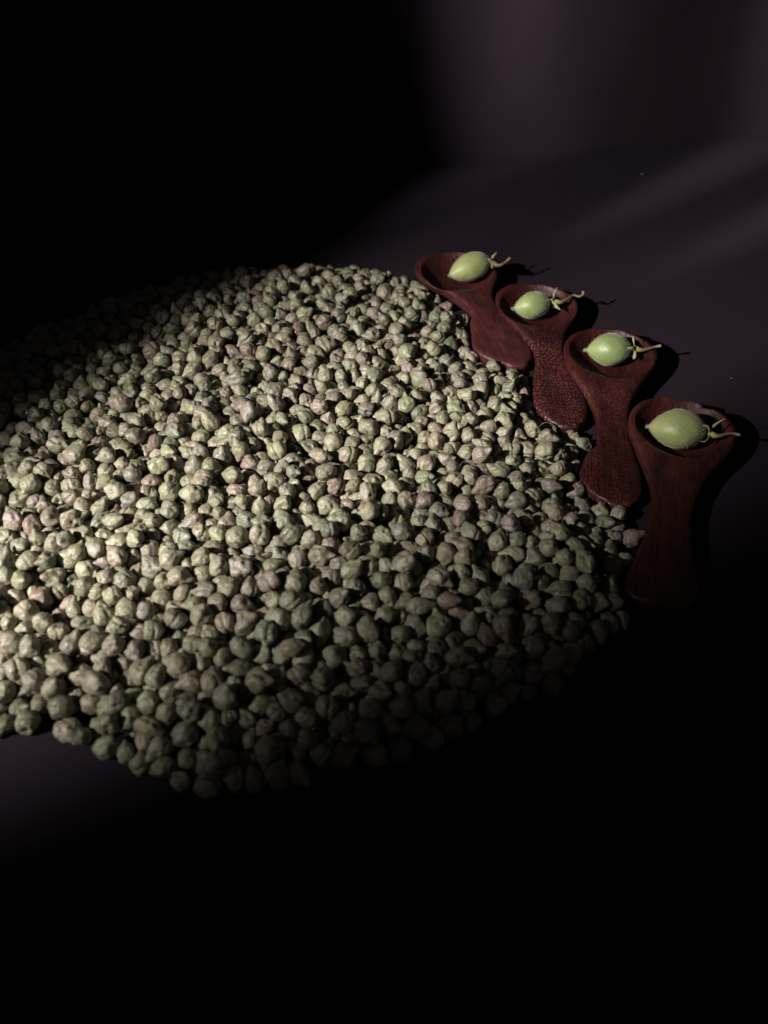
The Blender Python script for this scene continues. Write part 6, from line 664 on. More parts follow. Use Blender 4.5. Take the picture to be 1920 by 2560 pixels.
23,113,-1793,2927,83,-6,-88,-74,29,92,-454,3435,44,-82,-36,-37,32,82,-1634,1631,28,8,72,51,0,96,-209,2635,32,-20,123,84,17,94,-404,3075,40,10,-7,-52,15,99,-952,3873,32,-54,-87,-25,20,92,-1321,2893,67,-2,-6,-112,28,110,-334,3216,33,44,7,-116,
4,78,-327,3522,24,-33,48,91,0,94,-1272,2534,71,-12,105,44,11,93,-278,3081,55,40,25,31,13,92,-1090,3276,57,-145,21,-38,32,75,-1881,2215,21,94,-51,-39,23,97,-1839,3185,31,112,-59,58,5,108,-1528,2607,52,-6,86,-99,16,91,-319,3330,41,40,13,-145,
0,108,-1870,2747,92,122,-91,-32,23,94,-488,2028,64,70,19,-4,4,78,-252,2152,30,-91,91,16,4,105,-1098,3534,90,-15,18,65,16,106,-1786,2091,73,-79,93,-56,8,93,-1024,3009,28,132,-64,27,14,112,-1112,2806,86,-57,133,42,
0,108,-1175,3481,70,-47,-27,-45,13,87,-1607,2347,65,-20,48,-122,33,88,-365,3158,106,-121,-3,17,14,113,-930,3130,86,-5,-39,144,5,96,-1969,2131,30,-70,-69,-36,7,98,-1656,2345,30,16,47,-47,27,102,-950,2925,81,34,136,-12,
21,102,-1621,2284,39,93,-15,84,8,90,-727,3714,29,-58,-115,2,19,90,180,3720,29,-37,-46,-85,15,110,-510,1817,39,-38,2,143,17,84,-1713,1977,28,79,-33,-56,32,92,-1943,2636,26,-12,86,117,15,100,-435,3238,34,-73,3,-78,
9,104,-1965,2948,36,114,67,43,19,96,78,2322,35,29,85,-14,28,91,-65,3140,76,104,-31,8,21,84,136,2948,23,53,21,-118,32,99,-996,2309,44,-40,14,-43,9,105,-1632,2431,73,-62,54,-42,28,102,-733,2153,34,72,61,4,18,105,-1550,2055,78,0,60,-71,
14,110,-343,2100,71,-3,24,139,18,87,-1105,1580,31,-84,20,51,35,110,-1733,2761,78,54,-106,-96,24,90,-1204,3129,67,-10,-60,23,12,108,-1398,2683,77,-98,-32,-110,21,91,-1009,2117,26,14,-25,76,13,100,-1417,2476,32,86,-88,35,
12,97,-1364,1596,78,-97,8,-102,35,101,-1210,3581,44,2,37,-124,19,103,-1868,2017,91,41,11,-35,13,86,-1568,1998,28,50,-36,62,26,109,-231,2888,35,124,69,-60,13,102,-922,3260,62,-29,44,88,33,97,-301,2523,79,-21,28,54,
30,109,-672,3135,73,15,-51,-126,25,113,-1144,3189,42,35,43,-131,7,96,-1826,3058,53,46,27,-61,6,94,-1281,2866,33,16,-97,93,11,96,-652,2331,31,-47,58,-112,30,104,-1427,2336,77,44,9,-28,19,95,-833,2351,57,59,96,31,21,105,-632,3227,61,-25,6,32,
21,102,-1286,3066,66,66,-64,-6,34,87,-1093,3739,25,124,40,-16,16,113,-173,3769,44,32,52,57,35,106,-966,3453,87,-130,73,-41,1,82,484,2102,38,117,43,-84,14,101,-1926,2886,32,-25,101,-46,34,89,-802,3973,29,-119,9,5,
14,78,-141,3981,43,-65,-116,-67,5,101,-972,3665,77,-100,-15,-111,5,80,-655,3907,28,15,-102,-86,11,113,-1708,2943,77,0,122,59,11,82,-28,4016,29,-51,-115,-17,10,100,-1672,3127,31,-29,17,90,14,83,97,2025,28,-30,58,-12,
8,101,-70,2248,54,-28,-12,83,4,113,-1496,1887,79,4,-48,17,20,79,-1703,1781,26,-103,-51,31,33,113,-1684,2189,66,-41,-61,134,0,87,-1155,3297,25,-17,-8,-147,25,112,-649,2587,79,-110,19,7,2,91,-1714,2857,33,-26,-53,-16,
9,71,86,2784,61,111,34,-66,1,113,196,1947,41,-48,5,2,15,113,-1815,3007,88,34,-127,-69,15,80,-1178,2370,78,-52,-43,54,0,93,-1285,1934,29,16,-2,-33,16,102,-1691,2681,36,19,26,14,13,70,-780,2738,21,24,64,70,26,103,-1722,2599,35,61,-63,55,
33,96,-660,3032,83,-22,-143,3,5,94,-1406,2937,51,40,2,82,19,95,-1376,3040,68,-66,88,12,31,91,-1251,2999,72,32,-29,24,34,109,-1522,1670,80,60,33,10,18,86,-1176,1474,28,-116,-19,15,8,91,-159,3173,28,-96,-107,-11,21,94,-1431,2745,31,-60,33,53,
34,111,-291,3473,86,107,18,-17,15,101,-1509,1804,66,89,43,61,17,98,-815,3315,75,-119,51,31,2,93,-1325,2714,66,26,-7,-32,7,97,-783,3082,29,35,11,72,29,108,-1029,3445,39,-91,18,-18,16,110,-1116,2385,93,-35,39,-42,
19,110,-1688,2269,96,-127,-40,24,11,92,-1385,2884,60,24,78,-102,13,113,-253,3329,57,-45,38,83,0,101,-1210,3807,34,-40,61,-101,35,80,-1086,3478,39,-49,92,93,9,82,-125,3835,78,8,-15,95,31,106,-1503,1516,34,-36,-101,-15,
8,107,-1568,1720,91,66,101,16,25,85,-1827,2552,59,-102,8,-17,23,100,212,2621,63,110,49,-39,35,96,-720,2828,48,-25,33,53,12,88,-1826,2928,31,-31,13,23,1,96,-1958,2840,62,25,-24,-138,26,113,-630,2449,82,-12,-131,44,7,92,-192,2096,71,25,1,-45,
21,93,-1620,2505,30,-54,74,-66,35,90,-1009,3254,61,-19,-130,-66,5,113,-1677,1728,36,-87,40,-20,29,91,17,2707,70,91,119,46,10,94,-945,3748,73,83,-73,-24,14,87,-977,2563,68,50,-63,122,6,111,-1686,2084,63,11,122,41,
14,98,-1197,2736,44,-23,87,58,26,83,-181,1895,30,66,33,-39,20,108,-1332,1685,68,43,7,-36,3,113,-744,3219,57,20,-5,-100,10,87,322,2829,32,38,-90,59,6,105,-1232,2453,66,-96,-77,68,14,93,-1855,1830,24,82,-132,-2,30,113,-1763,2267,78,88,37,-3,
14,104,-818,3503,36,16,-92,8,25,96,-512,2854,66,-14,49,-5,8,90,-1577,2168,30,2,-51,4,29,99,-1473,2135,39,-28,-62,49,29,90,230,2911,69,46,10,-49,16,102,-1049,3140,86,-129,52,36,4,91,-517,3673,32,-38,-84,-120,20,91,-88,2054,28,-2,51,-148,
18,113,-1060,2897,36,49,-13,40,4,100,-1246,3679,35,90,-23,7,34,96,-1562,1562,34,68,49,117,5,94,291,2031,29,-30,68,-105,0,95,-1115,2932,43,78,-38,11,16,102,-428,2254,33,88,-70,63,30,98,-404,3362,48,-18,20,-31,6,84,-2003,2338,63,-49,42,15,
1,92,-852,3456,52,-121,-62,45,7,107,-82,2661,30,16,32,-65,0,77,-510,2795,26,-32,-72,79,13,91,-293,3601,29,-56,102,95,27,106,-1673,2569,75,-108,13,47,5,94,-385,2422,76,-60,6,-88,2,104,-319,3020,86,-71,-29,27,20,82,-1661,2247,46,76,29,-1,
10,101,26,2625,30,-40,10,-114,18,101,-1278,1519,34,-28,-49,-33,4,108,-1797,2716,91,107,-104,-11,11,93,-904,2965,80,-3,-60,-70,8,112,77,1935,81,17,-90,-28,7,113,-1308,1622,88,-96,25,-39,0,102,-1649,1997,31,-132,-77,19,
5,108,-618,2633,34,-23,131,-50,21,91,-939,3321,35,57,42,92,8,106,-994,3341,33,44,86,66,22,106,-1804,2496,76,-4,16,-53,30,94,-1946,2075,29,-81,-54,90,28,87,-1450,3147,79,-38,133,-65,25,101,-1485,2381,61,22,30,-31,
7,113,-473,3850,75,-107,-56,59,2,105,-546,3110,36,-1,54,31,19,112,-1902,2081,85,-107,-19,-64,18,102,-1950,2777,64,-9,-97,-7,10,90,-1979,2233,26,-5,-41,44,34,90,-692,3216,84,-106,-68,86,30,91,-166,1759,27,8,-72,-121,
10,81,-1983,2511,27,-15,87,-80,8,109,-1411,1529,72,-2,34,30,13,71,33,2343,20,68,134,9,23,88,-209,2521,28,20,21,151,22,96,-2050,2286,38,-24,37,-141,12,91,-1207,2189,27,67,-29,-57,14,97,-727,3645,29,30,42,30,25,106,-1518,2283,58,50,-38,95,
19,113,-1394,1380,34,105,-33,-11,5,91,-1080,2296,85,38,6,-82,31,92,-328,3800,45,-129,-31,-62,33,98,-1738,2408,84,-28,39,-114,0,102,-887,2377,73,55,1,70,19,102,-960,3027,32,-55,63,6,3,100,-225,2785,70,130,11,22,23,83,-273,2991,52,57,45,-37,
14,104,-839,2906,76,45,1,-27,19,96,-950,2513,72,48,8,-92,32,94,-425,3542,59,52,-125,7,6,84,-298,3990,66,20,-124,57,0,90,-2051,2650,30,-100,-68,-16,19,101,-764,2518,77,7,-147,-12,34,94,-367,2381,32,28,-17,-25,21,99,-1218,1379,71,-68,108,28,
31,92,-828,3275,27,-10,-49,44,8,86,-1515,2708,43,58,16,63,0,83,-1792,1739,31,96,-35,20,16,95,-662,2133,58,-9,-51,28,26,100,-656,3302,75,-12,58,48,20,104,-666,2230,48,-83,81,-80,3,89,-1661,1839,59,-5,63,125,26,97,-5,3329,45,-63,15,-83,
23,106,-806,2794,31,-25,42,59,29,92,495,1760,28,39,116,23,11,113,-560,3794,57,93,35,35,0,110,-676,3366,68,26,-40,51,27,80,-1729,3090,37,30,-18,123,13,113,-923,2213,51,28,19,54,10,94,-1142,3571,61,-70,99,8,3,103,-605,3630,77,4,-32,35,
34,97,-1518,3390,57,124,24,40,34,83,-418,1830,59,-31,-61,41,31,94,-265,4012,27,-62,6,-37,20,87,-74,2597,50,53,103,-49,23,98,-1838,2821,47,36,-23,-69,30,96,-1135,2489,44,-69,57,63,2,91,-317,2202,43,28,-14,-33,29,100,-1791,2191,44,-1,-131,-79,
4,78,-1137,2196,62,-23,40,-106,9,107,-1921,2507,38,-15,-122,-82,32,98,-1804,1856,41,-32,73,11,11,88,-756,2378,46,-119,41,-94,20,95,168,2356,42,-11,20,6,14,113,-1750,1941,57,-61,83,56,21,85,-1314,2285,41,41,-83,-30,
22,98,-897,2617,70,-104,100,-46,17,105,-1209,2528,38,-99,23,-69,28,84,-94,3192,75,12,-13,6,12,103,-1634,2749,73,45,62,19,18,97,-840,3095,28,19,-55,-141,31,108,-261,2041,63,-81,-53,99,32,103,-437,2781,56,6,92,-31,30,85,-128,3009,74,29,74,84,
34,113,-506,3400,80,66,12,128,23,93,-442,3182,69,19,-103,-50,30,92,-533,2366,51,-94,19,8,16,91,-889,3067,66,44,-98,-78,27,100,-465,2708,85,-48,59,-30,12,104,-1865,2258,55,53,-122,-6,9,95,-1349,3517,28,-20,22,75,7,70,-605,3756,68,-54,-48,33,
35,93,-526,4024,28,-35,-5,-142,6,80,-54,3423,28,-60,86,48,20,98,-1438,1606,71,41,66,-127,15,99,-1614,1816,99,31,-17,62,28,97,-736,2743,63,93,63,50,12,92,-1991,2622,60,-30,97,61,6,94,-489,3518,64,3,52,-145,5,90,-563,3004,57,-129,-29,-41,
29,91,-396,3273,66,-18,51,-14,25,91,-602,2825,59,43,-21,-18,25,82,-1738,3041,28,23,-68,72,27,91,-1444,2187,33,-45,-113,-40,13,106,-1838,2659,65,15,27,121,18,109,-1112,2027,80,48,122,-29,27,91,-425,2127,29,-79,24,-49,
6,82,-444,4116,24,-51,75,-33,30,105,-1994,2391,31,14,-109,-103,19,105,-1750,2049,34,-97,13,66,2,99,-855,2679,67,42,2,53,23,101,-1254,1449,27,-58,-55,80,9,94,-1092,3859,37,9,40,-121,11,113,-1337,1838,79,-56,10,-94,
14,98,-185,3117,32,-11,-103,2,12,112,-1286,3176,68,53,-65,120,11,83,-1799,2790,79,-45,-108,85,17,104,-566,3453,69,114,-60,-3,17,105,-1414,1763,62,-17,-41,65,14,85,-1416,1463,36,-21,-14,38,4,112,-549,2725,69,17,43,-106,
28,98,-587,3189,66,-66,83,81,2,112,-563,3878,72,106,57,38,10,104,-248,2354,62,-9,-8,-83,32,81,-1451,1806,52,73,-106,-64,23,88,-1053,2005,48,-98,25,70,31,95,-1032,2566,26,8,-11,40,18,93,-745,3148,67,69,4,-19,9,109,-312,3862,65,-135,-3,63,
20,109,-415,2559,72,36,44,-121,15,93,-764,2288,35,-67,84,-14,19,92,-102,3284,78,-52,4,43,6,81,-708,3066,69,-23,138,-20,13,89,-1124,1951,54,31,22,-45,20,78,-1469,2007,55,69,-43,-101,20,80,-87,3453,53,-65,102,-28,8,91,-1933,3017,26,-45,38,92,
2,103,-1356,3667,30,1,-1,-84,12,103,-495,3336,59,94,22,-34,10,88,-1209,3046,77,126,40,43,1,93,-376,2268,54,64,75,118,6,83,-1318,1565,78,-39,-7,-95,29,80,-894,2809,72,141,-9,0,3,98,-753,3342,49,44,-131,52,16,96,59,3425,66,-67,-70,-109,
4,113,-888,2527,41,-62,-70,-43,33,100,-38,2847,63,-25,11,60,20,90,-1733,2543,64,36,-134,71,34,113,-1482,3017,38,-116,47,-61,31,107,-1372,2227,76,3,19,64,2,75,-642,1875,37,-2,-55,18,7,100,-1088,2152,49,52,-29,97,31,75,-57,2002,22,54,25,-108,
32,93,-657,1719,31,-91,-31,-109,28,77,-1371,2467,57,58,19,57,28,95,-1895,2449,31,-12,104,71,33,95,-820,3692,70,63,58,-110,6,88,-580,2506,76,15,-9,-125,14,99,-1410,1921,81,28,134,21,25,113,-859,3161,47,-28,-31,65,
3,96,-1437,1704,50,23,124,-12,26,86,-1525,3438,29,85,-27,52,9,88,-1416,2834,32,68,11,55,24,87,-907,3906,31,-5,94,61,4,90,-52,3078,74,-110,100,16,3,91,-719,1967,27,64,46,40,20,113,-1821,2349,46,40,15,12,24,101,-1860,2124,76,114,-9,105,
29,112,-1553,2217,79,-112,47,60,33,106,-1132,3039,81,-10,15,20,19,85,-1740,1840,67,18,64,120,6,86,-1081,3209,49,-37,-56,90,8,108,-167,3846,32,-53,43,81,3,113,-1183,2806,55,121,-11,-47,21,88,-464,3603,78,-118,31,62,
15,89,-1758,2513,108,-83,-11,-88,25,86,-942,2804,110,-93,-51,31,21,103,-606,3082,80,55,51,-66,12,87,-1854,2460,77,-30,-16,87,26,97,-477,2813,98,-68,-90,54,0,98,-1060,3027,90,18,27,-10,7,85,-1504,2117,93,-134,-1,-3,
32,88,-1556,3002,73,71,23,-18,35,70,-1747,2150,23,-39,-48,119,20,97,-1718,2000,76,-47,43,36,16,84,-1272,2626,84,56,-141,-31,6,98,-1306,2830,78,-67,31,-38,28,113,-1739,2060,106,-17,-109,-44,4,98,-347,2752,68,86,-58,-22,
27,91,-229,1902,67,-57,58,-29,8,83,-1837,2075,100,-91,-34,14,12,107,-990,3040,91,44,105,12,25,102,-1444,1855,89,-107,31,47,13,93,-746,3473,31,-86,-44,-77,26,86,-1596,1637,72,59,-1,9,5,99,-1871,2592,85,83,30,6,
30,113,-1608,2017,83,41,-23,-118,21,97,-1256,2211,59,53,63,120,26,97,-1016,2714,82,-101,-13,84,34,88,-1749,2461,113,76,-20,37,31,104,-855,3262,82,31,-63,31,16,86,-1471,1547,81,64,35,-112,25,111,-713,2299,95,29,-43,102,
2,82,-717,2236,87,0,8,-22,15,90,-532,3497,96,-53,-30,54,29,93,-1816,2762,129,-44,16,149,11,111,-931,2017,82,-11,30,-81,23,113,-1807,2154,95,55,68,89,35,99,-375,3210,78,76,2,-69,3,100,-1148,2640,83,-12,-97,-72,12,91,-1152,3663,53,71,31,-65,
2,92,-1176,2401,128,-101,-31,-20,18,86,-1394,1694,88,77,-12,95,32,94,-1576,2278,81,33,-29,-8,11,109,-1263,3117,96,-34,26,-137,35,71,-907,3793,54,55,34,22,0,94,-1561,1971,76,39,45,-63,6,100,-970,3220,91,-8,-38,143,
20,107,-998,1993,90,47,83,-11,1,112,-586,2769,89,-21,-55,-23,21,87,-279,3211,72,137,-29,-47,32,86,-1504,1438,26,-15,-137,37,13,90,-330,3109,97,-70,92,-66,31,108,-1921,2401,62,36,112,88,12,103,-764,2791,86,78,105,-70,
14,93,-424,3401,82,88,61,4,30,111,-1638,2677,81,16,45,-21,7,99,-1097,3796,36,-12,-52,-67,31,103,-1599,2478,125,79,-73,-79,22,92,-1485,1740,68,-42,3,-61,16,88,-757,2890,80,-24,100,-67,28,90,-1934,2727,88,1,125,85,
15,102,-1906,2807,90,-61,47,-125,1,94,-555,2655,77,-63,109,-64,4,104,-1657,2379,80,65,-17,-33,1,89,-1647,2310,77,-85,42,-82,32,97,-1555,1850,107,-74,-86,-20,2,103,-1791,2849,93,-120,27,6,16,99,-1860,2184,59,42,-110,59,
21,110,-977,2126,78,141,-13,31,21,105,-687,3435,57,53,6,13,6,93,-1134,2058,124,-2,-156,4,2,97,-1910,2938,72,11,-69,-77,23,72,-1054,3238,72,-88,5,103,27,100,-856,3375,78,-17,-8,-44,2,113,-1745,2667,111,-59,5,-11,26,106,-499,3973,69,96,-6,-33,
17,95,-588,2567,96,47,-67,31,20,96,-278,3615,86,-4,78,128,3,93,-1881,2886,81,-63,55,-88,35,95,-1707,2335,71,25,23,22,8,91,-355,3561,37,-17,-122,71,1,91,-527,2793,75,-60,89,-65,11,113,-789,3262,94,-35,-93,-53,11,98,-1339,1519,71,46,-3,-96,
33,75,-1684,2433,65,107,-2,-108,34,97,-1740,3006,87,-14,-13,95,26,109,-1476,1954,91,69,-102,-1,19,108,-1377,2372,90,50,55,-8,11,96,-1651,1677,56,48,-9,-30,23,83,-405,2151,71,-121,78,-4,15,83,-1108,2443,76,-86,-11,126,
27,106,-1610,2093,72,61,87,-7,21,103,-547,1719,65,82,-72,13,26,98,-1295,1426,71,-101,-86,83,1,101,-1541,2345,84,2,-17,-7,25,87,-987,2814,85,10,-74,55,29,92,-359,2807,86,-28,101,-111,28,96,-1664,3205,31,-6,55,5,16,105,-974,2334,98,122,13,45,
20,87,-1404,1820,82,26,127,-16,3,113,-1942,2284,69,111,15,47,26,85,-540,3061,70,46,30,22,9,91,-1567,2405,85,99,-47,-94,1,90,-846,3549,94,104,-49,67,16,86,-1790,2400,71,8,120,92,2,101,-1714,1888,92,38,-19,-62,13,108,-1828,2294,92,99,-69,81,
5,102,-1103,1972,111,23,8,28,21,84,-1832,1961,74,-60,-58,-22,30,98,-1856,2957,95,-23,15,91,6,103,-1171,2446,84,-26,64,-23,12,82,-1670,2021,84,-33,14,50,5,92,-1485,2195,75,27,-23,44,22,104,-1421,2428,79,101,-93,25,
31,97,-312,3164,83,-30,-63,-84,5,86,-739,3385,86,-32,-147,-24,18,113,-1794,2607,84,24,42,30,29,100,-1747,2739,136,27,-3,-78,20,78,330,2020,63,-4,-11,-3,7,104,-1895,2682,88,-19,-36,-54,15,112,-1994,2685,55,-41,-66,134,
12,90,-1411,2277,98,-6,-101,57,26,113,-1449,1665,99,-47,-127,10,25,83,-1618,1871,79,118,-27,-21,34,112,-1275,1531,104,9,38,53,14,113,-1654,2502,94,103,-52,88,13,97,-1608,2165,80,79,-40,-14,11,93,-358,4089,30,-75,113,-15,
10,95,-1558,1785,92,-73,-57,-117,22,101,-1876,2522,88,27,33,74,31,101,268,1939,77,18,-121,36,20,104,-1469,3080,69,-25,43,-105,32,89,-636,2906,113,124,54,-26,11,87,-1528,1931,114,13,99,-21,19,94,-1931,2018,61,-82,-91,-95,
19,105,-961,2727,127,20,148,25,12,91,-1729,1755,69,-42,78,-53,7,85,-699,2181,71,41,38,67,16,113,-1775,3071,95,110,-23,-70,23,70,-815,2543,82,39,91,-114,26,86,-125,3151,91,42,-62,55,12,106,-1659,2131,105,-109,26,-51,
27,109,-1787,2004,97,21,75,64,17,78,-518,1871,68,-59,-118,10,31,95,-1617,2237,84,-59,-128,-52,32,96,-906,3205,76,137,47,11,6,100,-1547,2154,82,10,-61,142,17,106,-1981,2194,70,34,-4,-48,0,89,-1324,3115,86,-74,55,49,
13,113,-2079,2477,35,53,28,29,34,96,-1732,2601,99,64,-27,-57,4,89,-1358,2835,73,-23,-53,35,35,110,-1350,2308,94,-72,34,-29,6,87,-207,2042,66,-32,64,63,5,106,-1485,2057,85,27,-25,3,18,109,-1356,1741,101,94,-86,25,
7,96,-1440,3013,80,-47,-101,30,8,71,-127,2554,63,89,-69,52,25,107,-1518,1586,72,122,-85,12,32,113,-1388,1872,128,-20,32,-38,17,93,-2038,2532,31,-15,-109,-7,14,96,-1659,1954,78,-105,102,-18,0,99,87,3350,51,15,33,-84,
4,92,-1073,2483,97,54,23,123,15,103,-1740,2198,97,-28,-46,34,30,78,-1327,3610,24,-49,45,-16,30,102,-950,3526,97,39,69,-28,23,99,-663,2334,120,-57,44,111,31,70,-1464,2279,69,22,-1,-63,18,99,-418,2308,108,-31,102,33,
28,104,-1850,2396,88,114,-26,24,26,82,-879,2214,89,-95,13,70,24,100,-1609,2321,116,-52,50,15,33,86,-1465,2158,103,77,34,-132,25,106,-1288,1650,143,39,-1,-116,14,88,-1825,2225,77,-83,45,69,9,111,-1610,2161,145,6,-49,24,
31,93,-545,3173,103,10,1,0,6,104,-1430,1728,117,53,52,-43,1,88,-381,3323,84,130,3,-75,6,76,-1349,3191,65,-1,-15,89,30,78,-1761,2114,122,-11,20,-28,1,95,-1688,2719,90,66,52,101,16,89,-1671,2339,118,-25,102,-59,5,92,-857,2363,116,25,49,57,
7,95,-1477,2029,146,28,-1,-73,30,91,-376,2138,116,-130,17,68,11,84,-596,2620,90,24,68,-78,13,100,-1719,2832,93,130,59,36,21,85,-1552,2439,128,-90,-34,-80,3,96,-1019,2575,104,69,-50,46,32,106,-1493,2250,110,7,-69,51,
33,93,-1763,2567,122,55,-9,-8,27,100,-1848,2632,122,20,-3,-41,17,93,-1724,2127,76,-60,-29,27,16,99,-1462,1779,104,-62,-83,97,6,98,-1610,2064,128,20,-34,-26,3,96,-1612,1947,119,102,70,-29,25,101,-334,3529,96,-38,-39,83,
11,109,-1562,2107,122,-27,48,-134,4,84,-1442,2010,101,-46,5,-15,28,109,-1644,2633,130,-107,75,18,22,91,-791,3464,75,79,-37,-13,24,83,-1238,3092,138,-19,24,69,23,106,-722,2365,101,67,39,43,27,94,-1533,2052,137,77,66,30,
20,73,-756,2406,96,-80,58,-106,8,86,-1504,2745,91,25,48,-53,17,105,-1364,1797,128,-57,51,2,12,94,-1428,1814,129,-19,17,23,28,101,-1773,2353,94,-104,46,53,17,113,-1546,2295,139,51,31,108,20,70,-1623,2598,77,-28,-31,-36,
13,104,-1706,1948,118,5,-77,-78,19,88,-290,3556,67,-4,61,22,0,105,-1351,1674,129,-123,-82,-31,26,102,-1570,2361,135,71,-74,52,3,99,-1519,1987,124,24,86,21,23,82,-335,3326,92,-43,52,89,7,70,-1269,2874,77,-16,-2,-75,
27,80,-905,3384,111,18,74,-105,1,99,-1619,2402,127,-124,-9,-57,27,105,-1742,2906,122,-71,-48,32,3,104,-1498,1833,122,-33,-43,-69,12,106,-1809,2444,121,-125,52,10,25,90,-1764,2806,123,52,84,-16,12,106,-1514,1774,139,-37,26,135,
21,76,-1057,3583,70,73,64,-4,6,86,-245,3384,84,76,22,-60,29,70,-1775,2975,112,-139,23,-19,0,108,-1813,2678,141,-50,15,-23,3,100,-1653,2215,126,62,82,63,16,87,-422,2525,116,-76,63,95,35,113,-1432,1935,147,-38,-31,94,
33,79,-942,1911,96,7,62,-138,1,107,-1671,2060,128,2,-91,-20,26,97,-1704,2535,120,137,-25,28,7,104,-1659,1901,111,-81,7,-119,9,81,-169,2715,129,-78,106,33,3,102,-1737,2308,124,-8,-115,4,1,102,-1688,2634,82,-3,127,3,
31,88,-749,3506,77,14,48,58,29,95,-1513,3298,71,-94,35,16,15,88,-1395,1623,113,-125,-16,27,27,102,-1485,2101,141,94,55,30,16,79,-1743,2890,66,56,57,9,24,105,-1504,1713,125,-70,7,90,14,82,-439,1975,114,35,73,-78,
23,83,-999,3138,116,-129,20,28,3,77,-758,2696,119,-41,-4,-95,
]


# ------------------------------------------------------------------ material helpers
def mat(name):
    m = bpy.data.materials.new(name)
    m.use_nodes = True
    nt = m.node_tree
    nt.nodes.clear()
    out = nt.nodes.new('ShaderNodeOutputMaterial')
    b = nt.nodes.new('ShaderNodeBsdfPrincipled')
    nt.links.new(b.outputs[0], out.inputs[0])
    return m, nt, b


class NG:
    """tiny node-graph helper"""
    def __init__(s, nt):
        s.nt = nt

    def n(s, typ, ins=None, **kw):
        q = s.nt.nodes.new(typ)
        for k, v in kw.items():
            setattr(q, k, v)
        for k, v in (ins or {}).items():
            if hasattr(v, 'node'):
                s.nt.links.new(v, q.inputs[k])
            else:
                q.inputs[k].default_value = v
        return q

    def noise(s, vec, scale, detail=3, rough=.55, w=None, dist=0):
        if w is None:
            q = s.n('ShaderNodeTexNoise', {'Vector': vec, 'Scale': scale, 'Detail': detail, 'Roughness': rough, 'Distortion': dist})
        else:
            q = s.nt.nodes.new('ShaderNodeTexNoise')
            q.noise_dimensions = '4D'
            for k, v in {'Vector': vec, 'Scale': scale, 'Detail': detail, 'Roughness': rough, 'W': w, 'Distortion': dist}.items():
                if hasattr(v, 'node'):
                    s.nt.links.new(v, q.inputs[k])
                else:
                    q.inputs[k].default_value = v
        return q.outputs['Fac']

    def ramp(s, fac, stops, interp='LINEAR'):
        q = s.n('ShaderNodeValToRGB', {'Fac': fac})
        cr = q.color_ramp
        cr.interpolation = interp
        while len(cr.elements) < len(stops):
            cr.elements.new(0.5)
        for e, (p, c) in zip(cr.elements, stops):
            e.position = p
            e.color = (*c, 1) if len(c) == 3 else c
        return q.outputs['Color']

    def mix(s, fac, a, b, mode='MIX'):
        q = s.n('ShaderNodeMix', data_type='RGBA', blend_type=mode)
        for k, v in ((0, fac), (6, a), (7, b)):
            if hasattr(v, 'node'):
                s.nt.links.new(v, q.inputs[k])
            else:
                q.inputs[k].default_value = v if k == 0 else (*v, 1)
        return q.outputs[2]

    def math(s, op, a, b=0.0):
        q = s.n('ShaderNodeMath', operation=op)
        for k, v in ((0, a), (1, b)):
            if hasattr(v, 'node'):
                s.nt.links.new(v, q.inputs[k])
            else:
                q.inputs[k].default_value = v
        return q.outputs[0]

    def bump(s, h, strength, dist, normal=None):
        q = s.n('ShaderNodeBump', {'Height': h, 'Strength': strength, 'Distance': dist})
        if normal is not None:
            s.nt.links.new(normal, q.inputs['Normal'])
        return q.outputs[0]


# skin colours of the dried peas: (upper bound of tint, word, base colour)
SKINS = [
    (0.19, "olive green", (0.190, 0.187, 0.121)),
    (0.36, "khaki", (0.220, 0.206, 0.143)),
    (0.50, "pale green", (0.255, 0.258, 0.166)),
    (0.62, "grey green", (0.171, 0.177, 0.132)),
    (0.75, "tan", (0.248, 0.218, 0.162)),
    (0.84, "brownish grey", (0.167, 0.150, 0.124)),
    (0.90, "dark olive", (0.112, 0.115, 0.074)),
    (0.955, "pinkish tan", (0.248, 0.199, 0.174)),
    (1.01, "rosy brown", (0.192, 0.137, 0.119)),
]


def pea_material():
    m, nt, b = mat("dried_chickpea_skin")
    g = NG(nt)
    co = g.n('ShaderNodeTexCoord').outputs['Object']
    at = g.n('ShaderNodeAttribute', attribute_type='INSTANCER', attribute_name='tint')
    tint = at.outputs['Fac']
    w = g.math('MULTIPLY', tint, 97.0)
    stops, lo = [], 0.0
    for hi, _, c in SKINS:
        stops.append((lo, c))
        lo = hi
    base = g.ramp(tint, stops, 'CONSTANT')
    blotch = g.noise(co, 260, 2, .5, w)
    fine = g.noise(co, 900, 4, .65, w)
    c = g.mix(g.ramp(blotch, [(.38, (0, 0, 0)), (.66, (1, 1, 1))]), base, (0.215, 0.172, 0.120))
    c = g.mix(.55, base, c)
    c = g.mix(g.ramp(blotch, [(.30, (.5, .5, .5)), (.46, (0, 0, 0))]), c, (0.150, 0.158, 0.075))
    lev = g.ramp(fine, [(.25, (.66, .64, .60)), (.5, (1, 1, 1)), (.8, (1.18, 1.17, 1.12))])
    c = g.mix(1.0, c, lev, 'MULTIPLY')
    nt.links.new(c, b.inputs['Base Color'])
    rg = g.ramp(fine, [(.3, (.30,) * 3), (.7, (.52,) * 3)])
    nt.links.new(rg, b.inputs['Roughness'])
    b.inputs['Specular IOR Level'].default_value = 0.65
    b.inputs['Subsurface Weight'].default_value = 0.06
    b.inputs['Subsurface Radius'].default_value = (0.6 * MM, 0.45 * MM, 0.2 * MM)
    b.inputs['Subsurface Scale'].default_value = 1.0
    wr = g.noise(co, 520, 5, .62, w, .9)
    n1 = g.bump(wr, 0.95, 0.00065)
    n2 = g.bump(fine, 0.45, 0.00020, n1)
    nt.links.new(n2, b.inputs['Normal'])
    return m


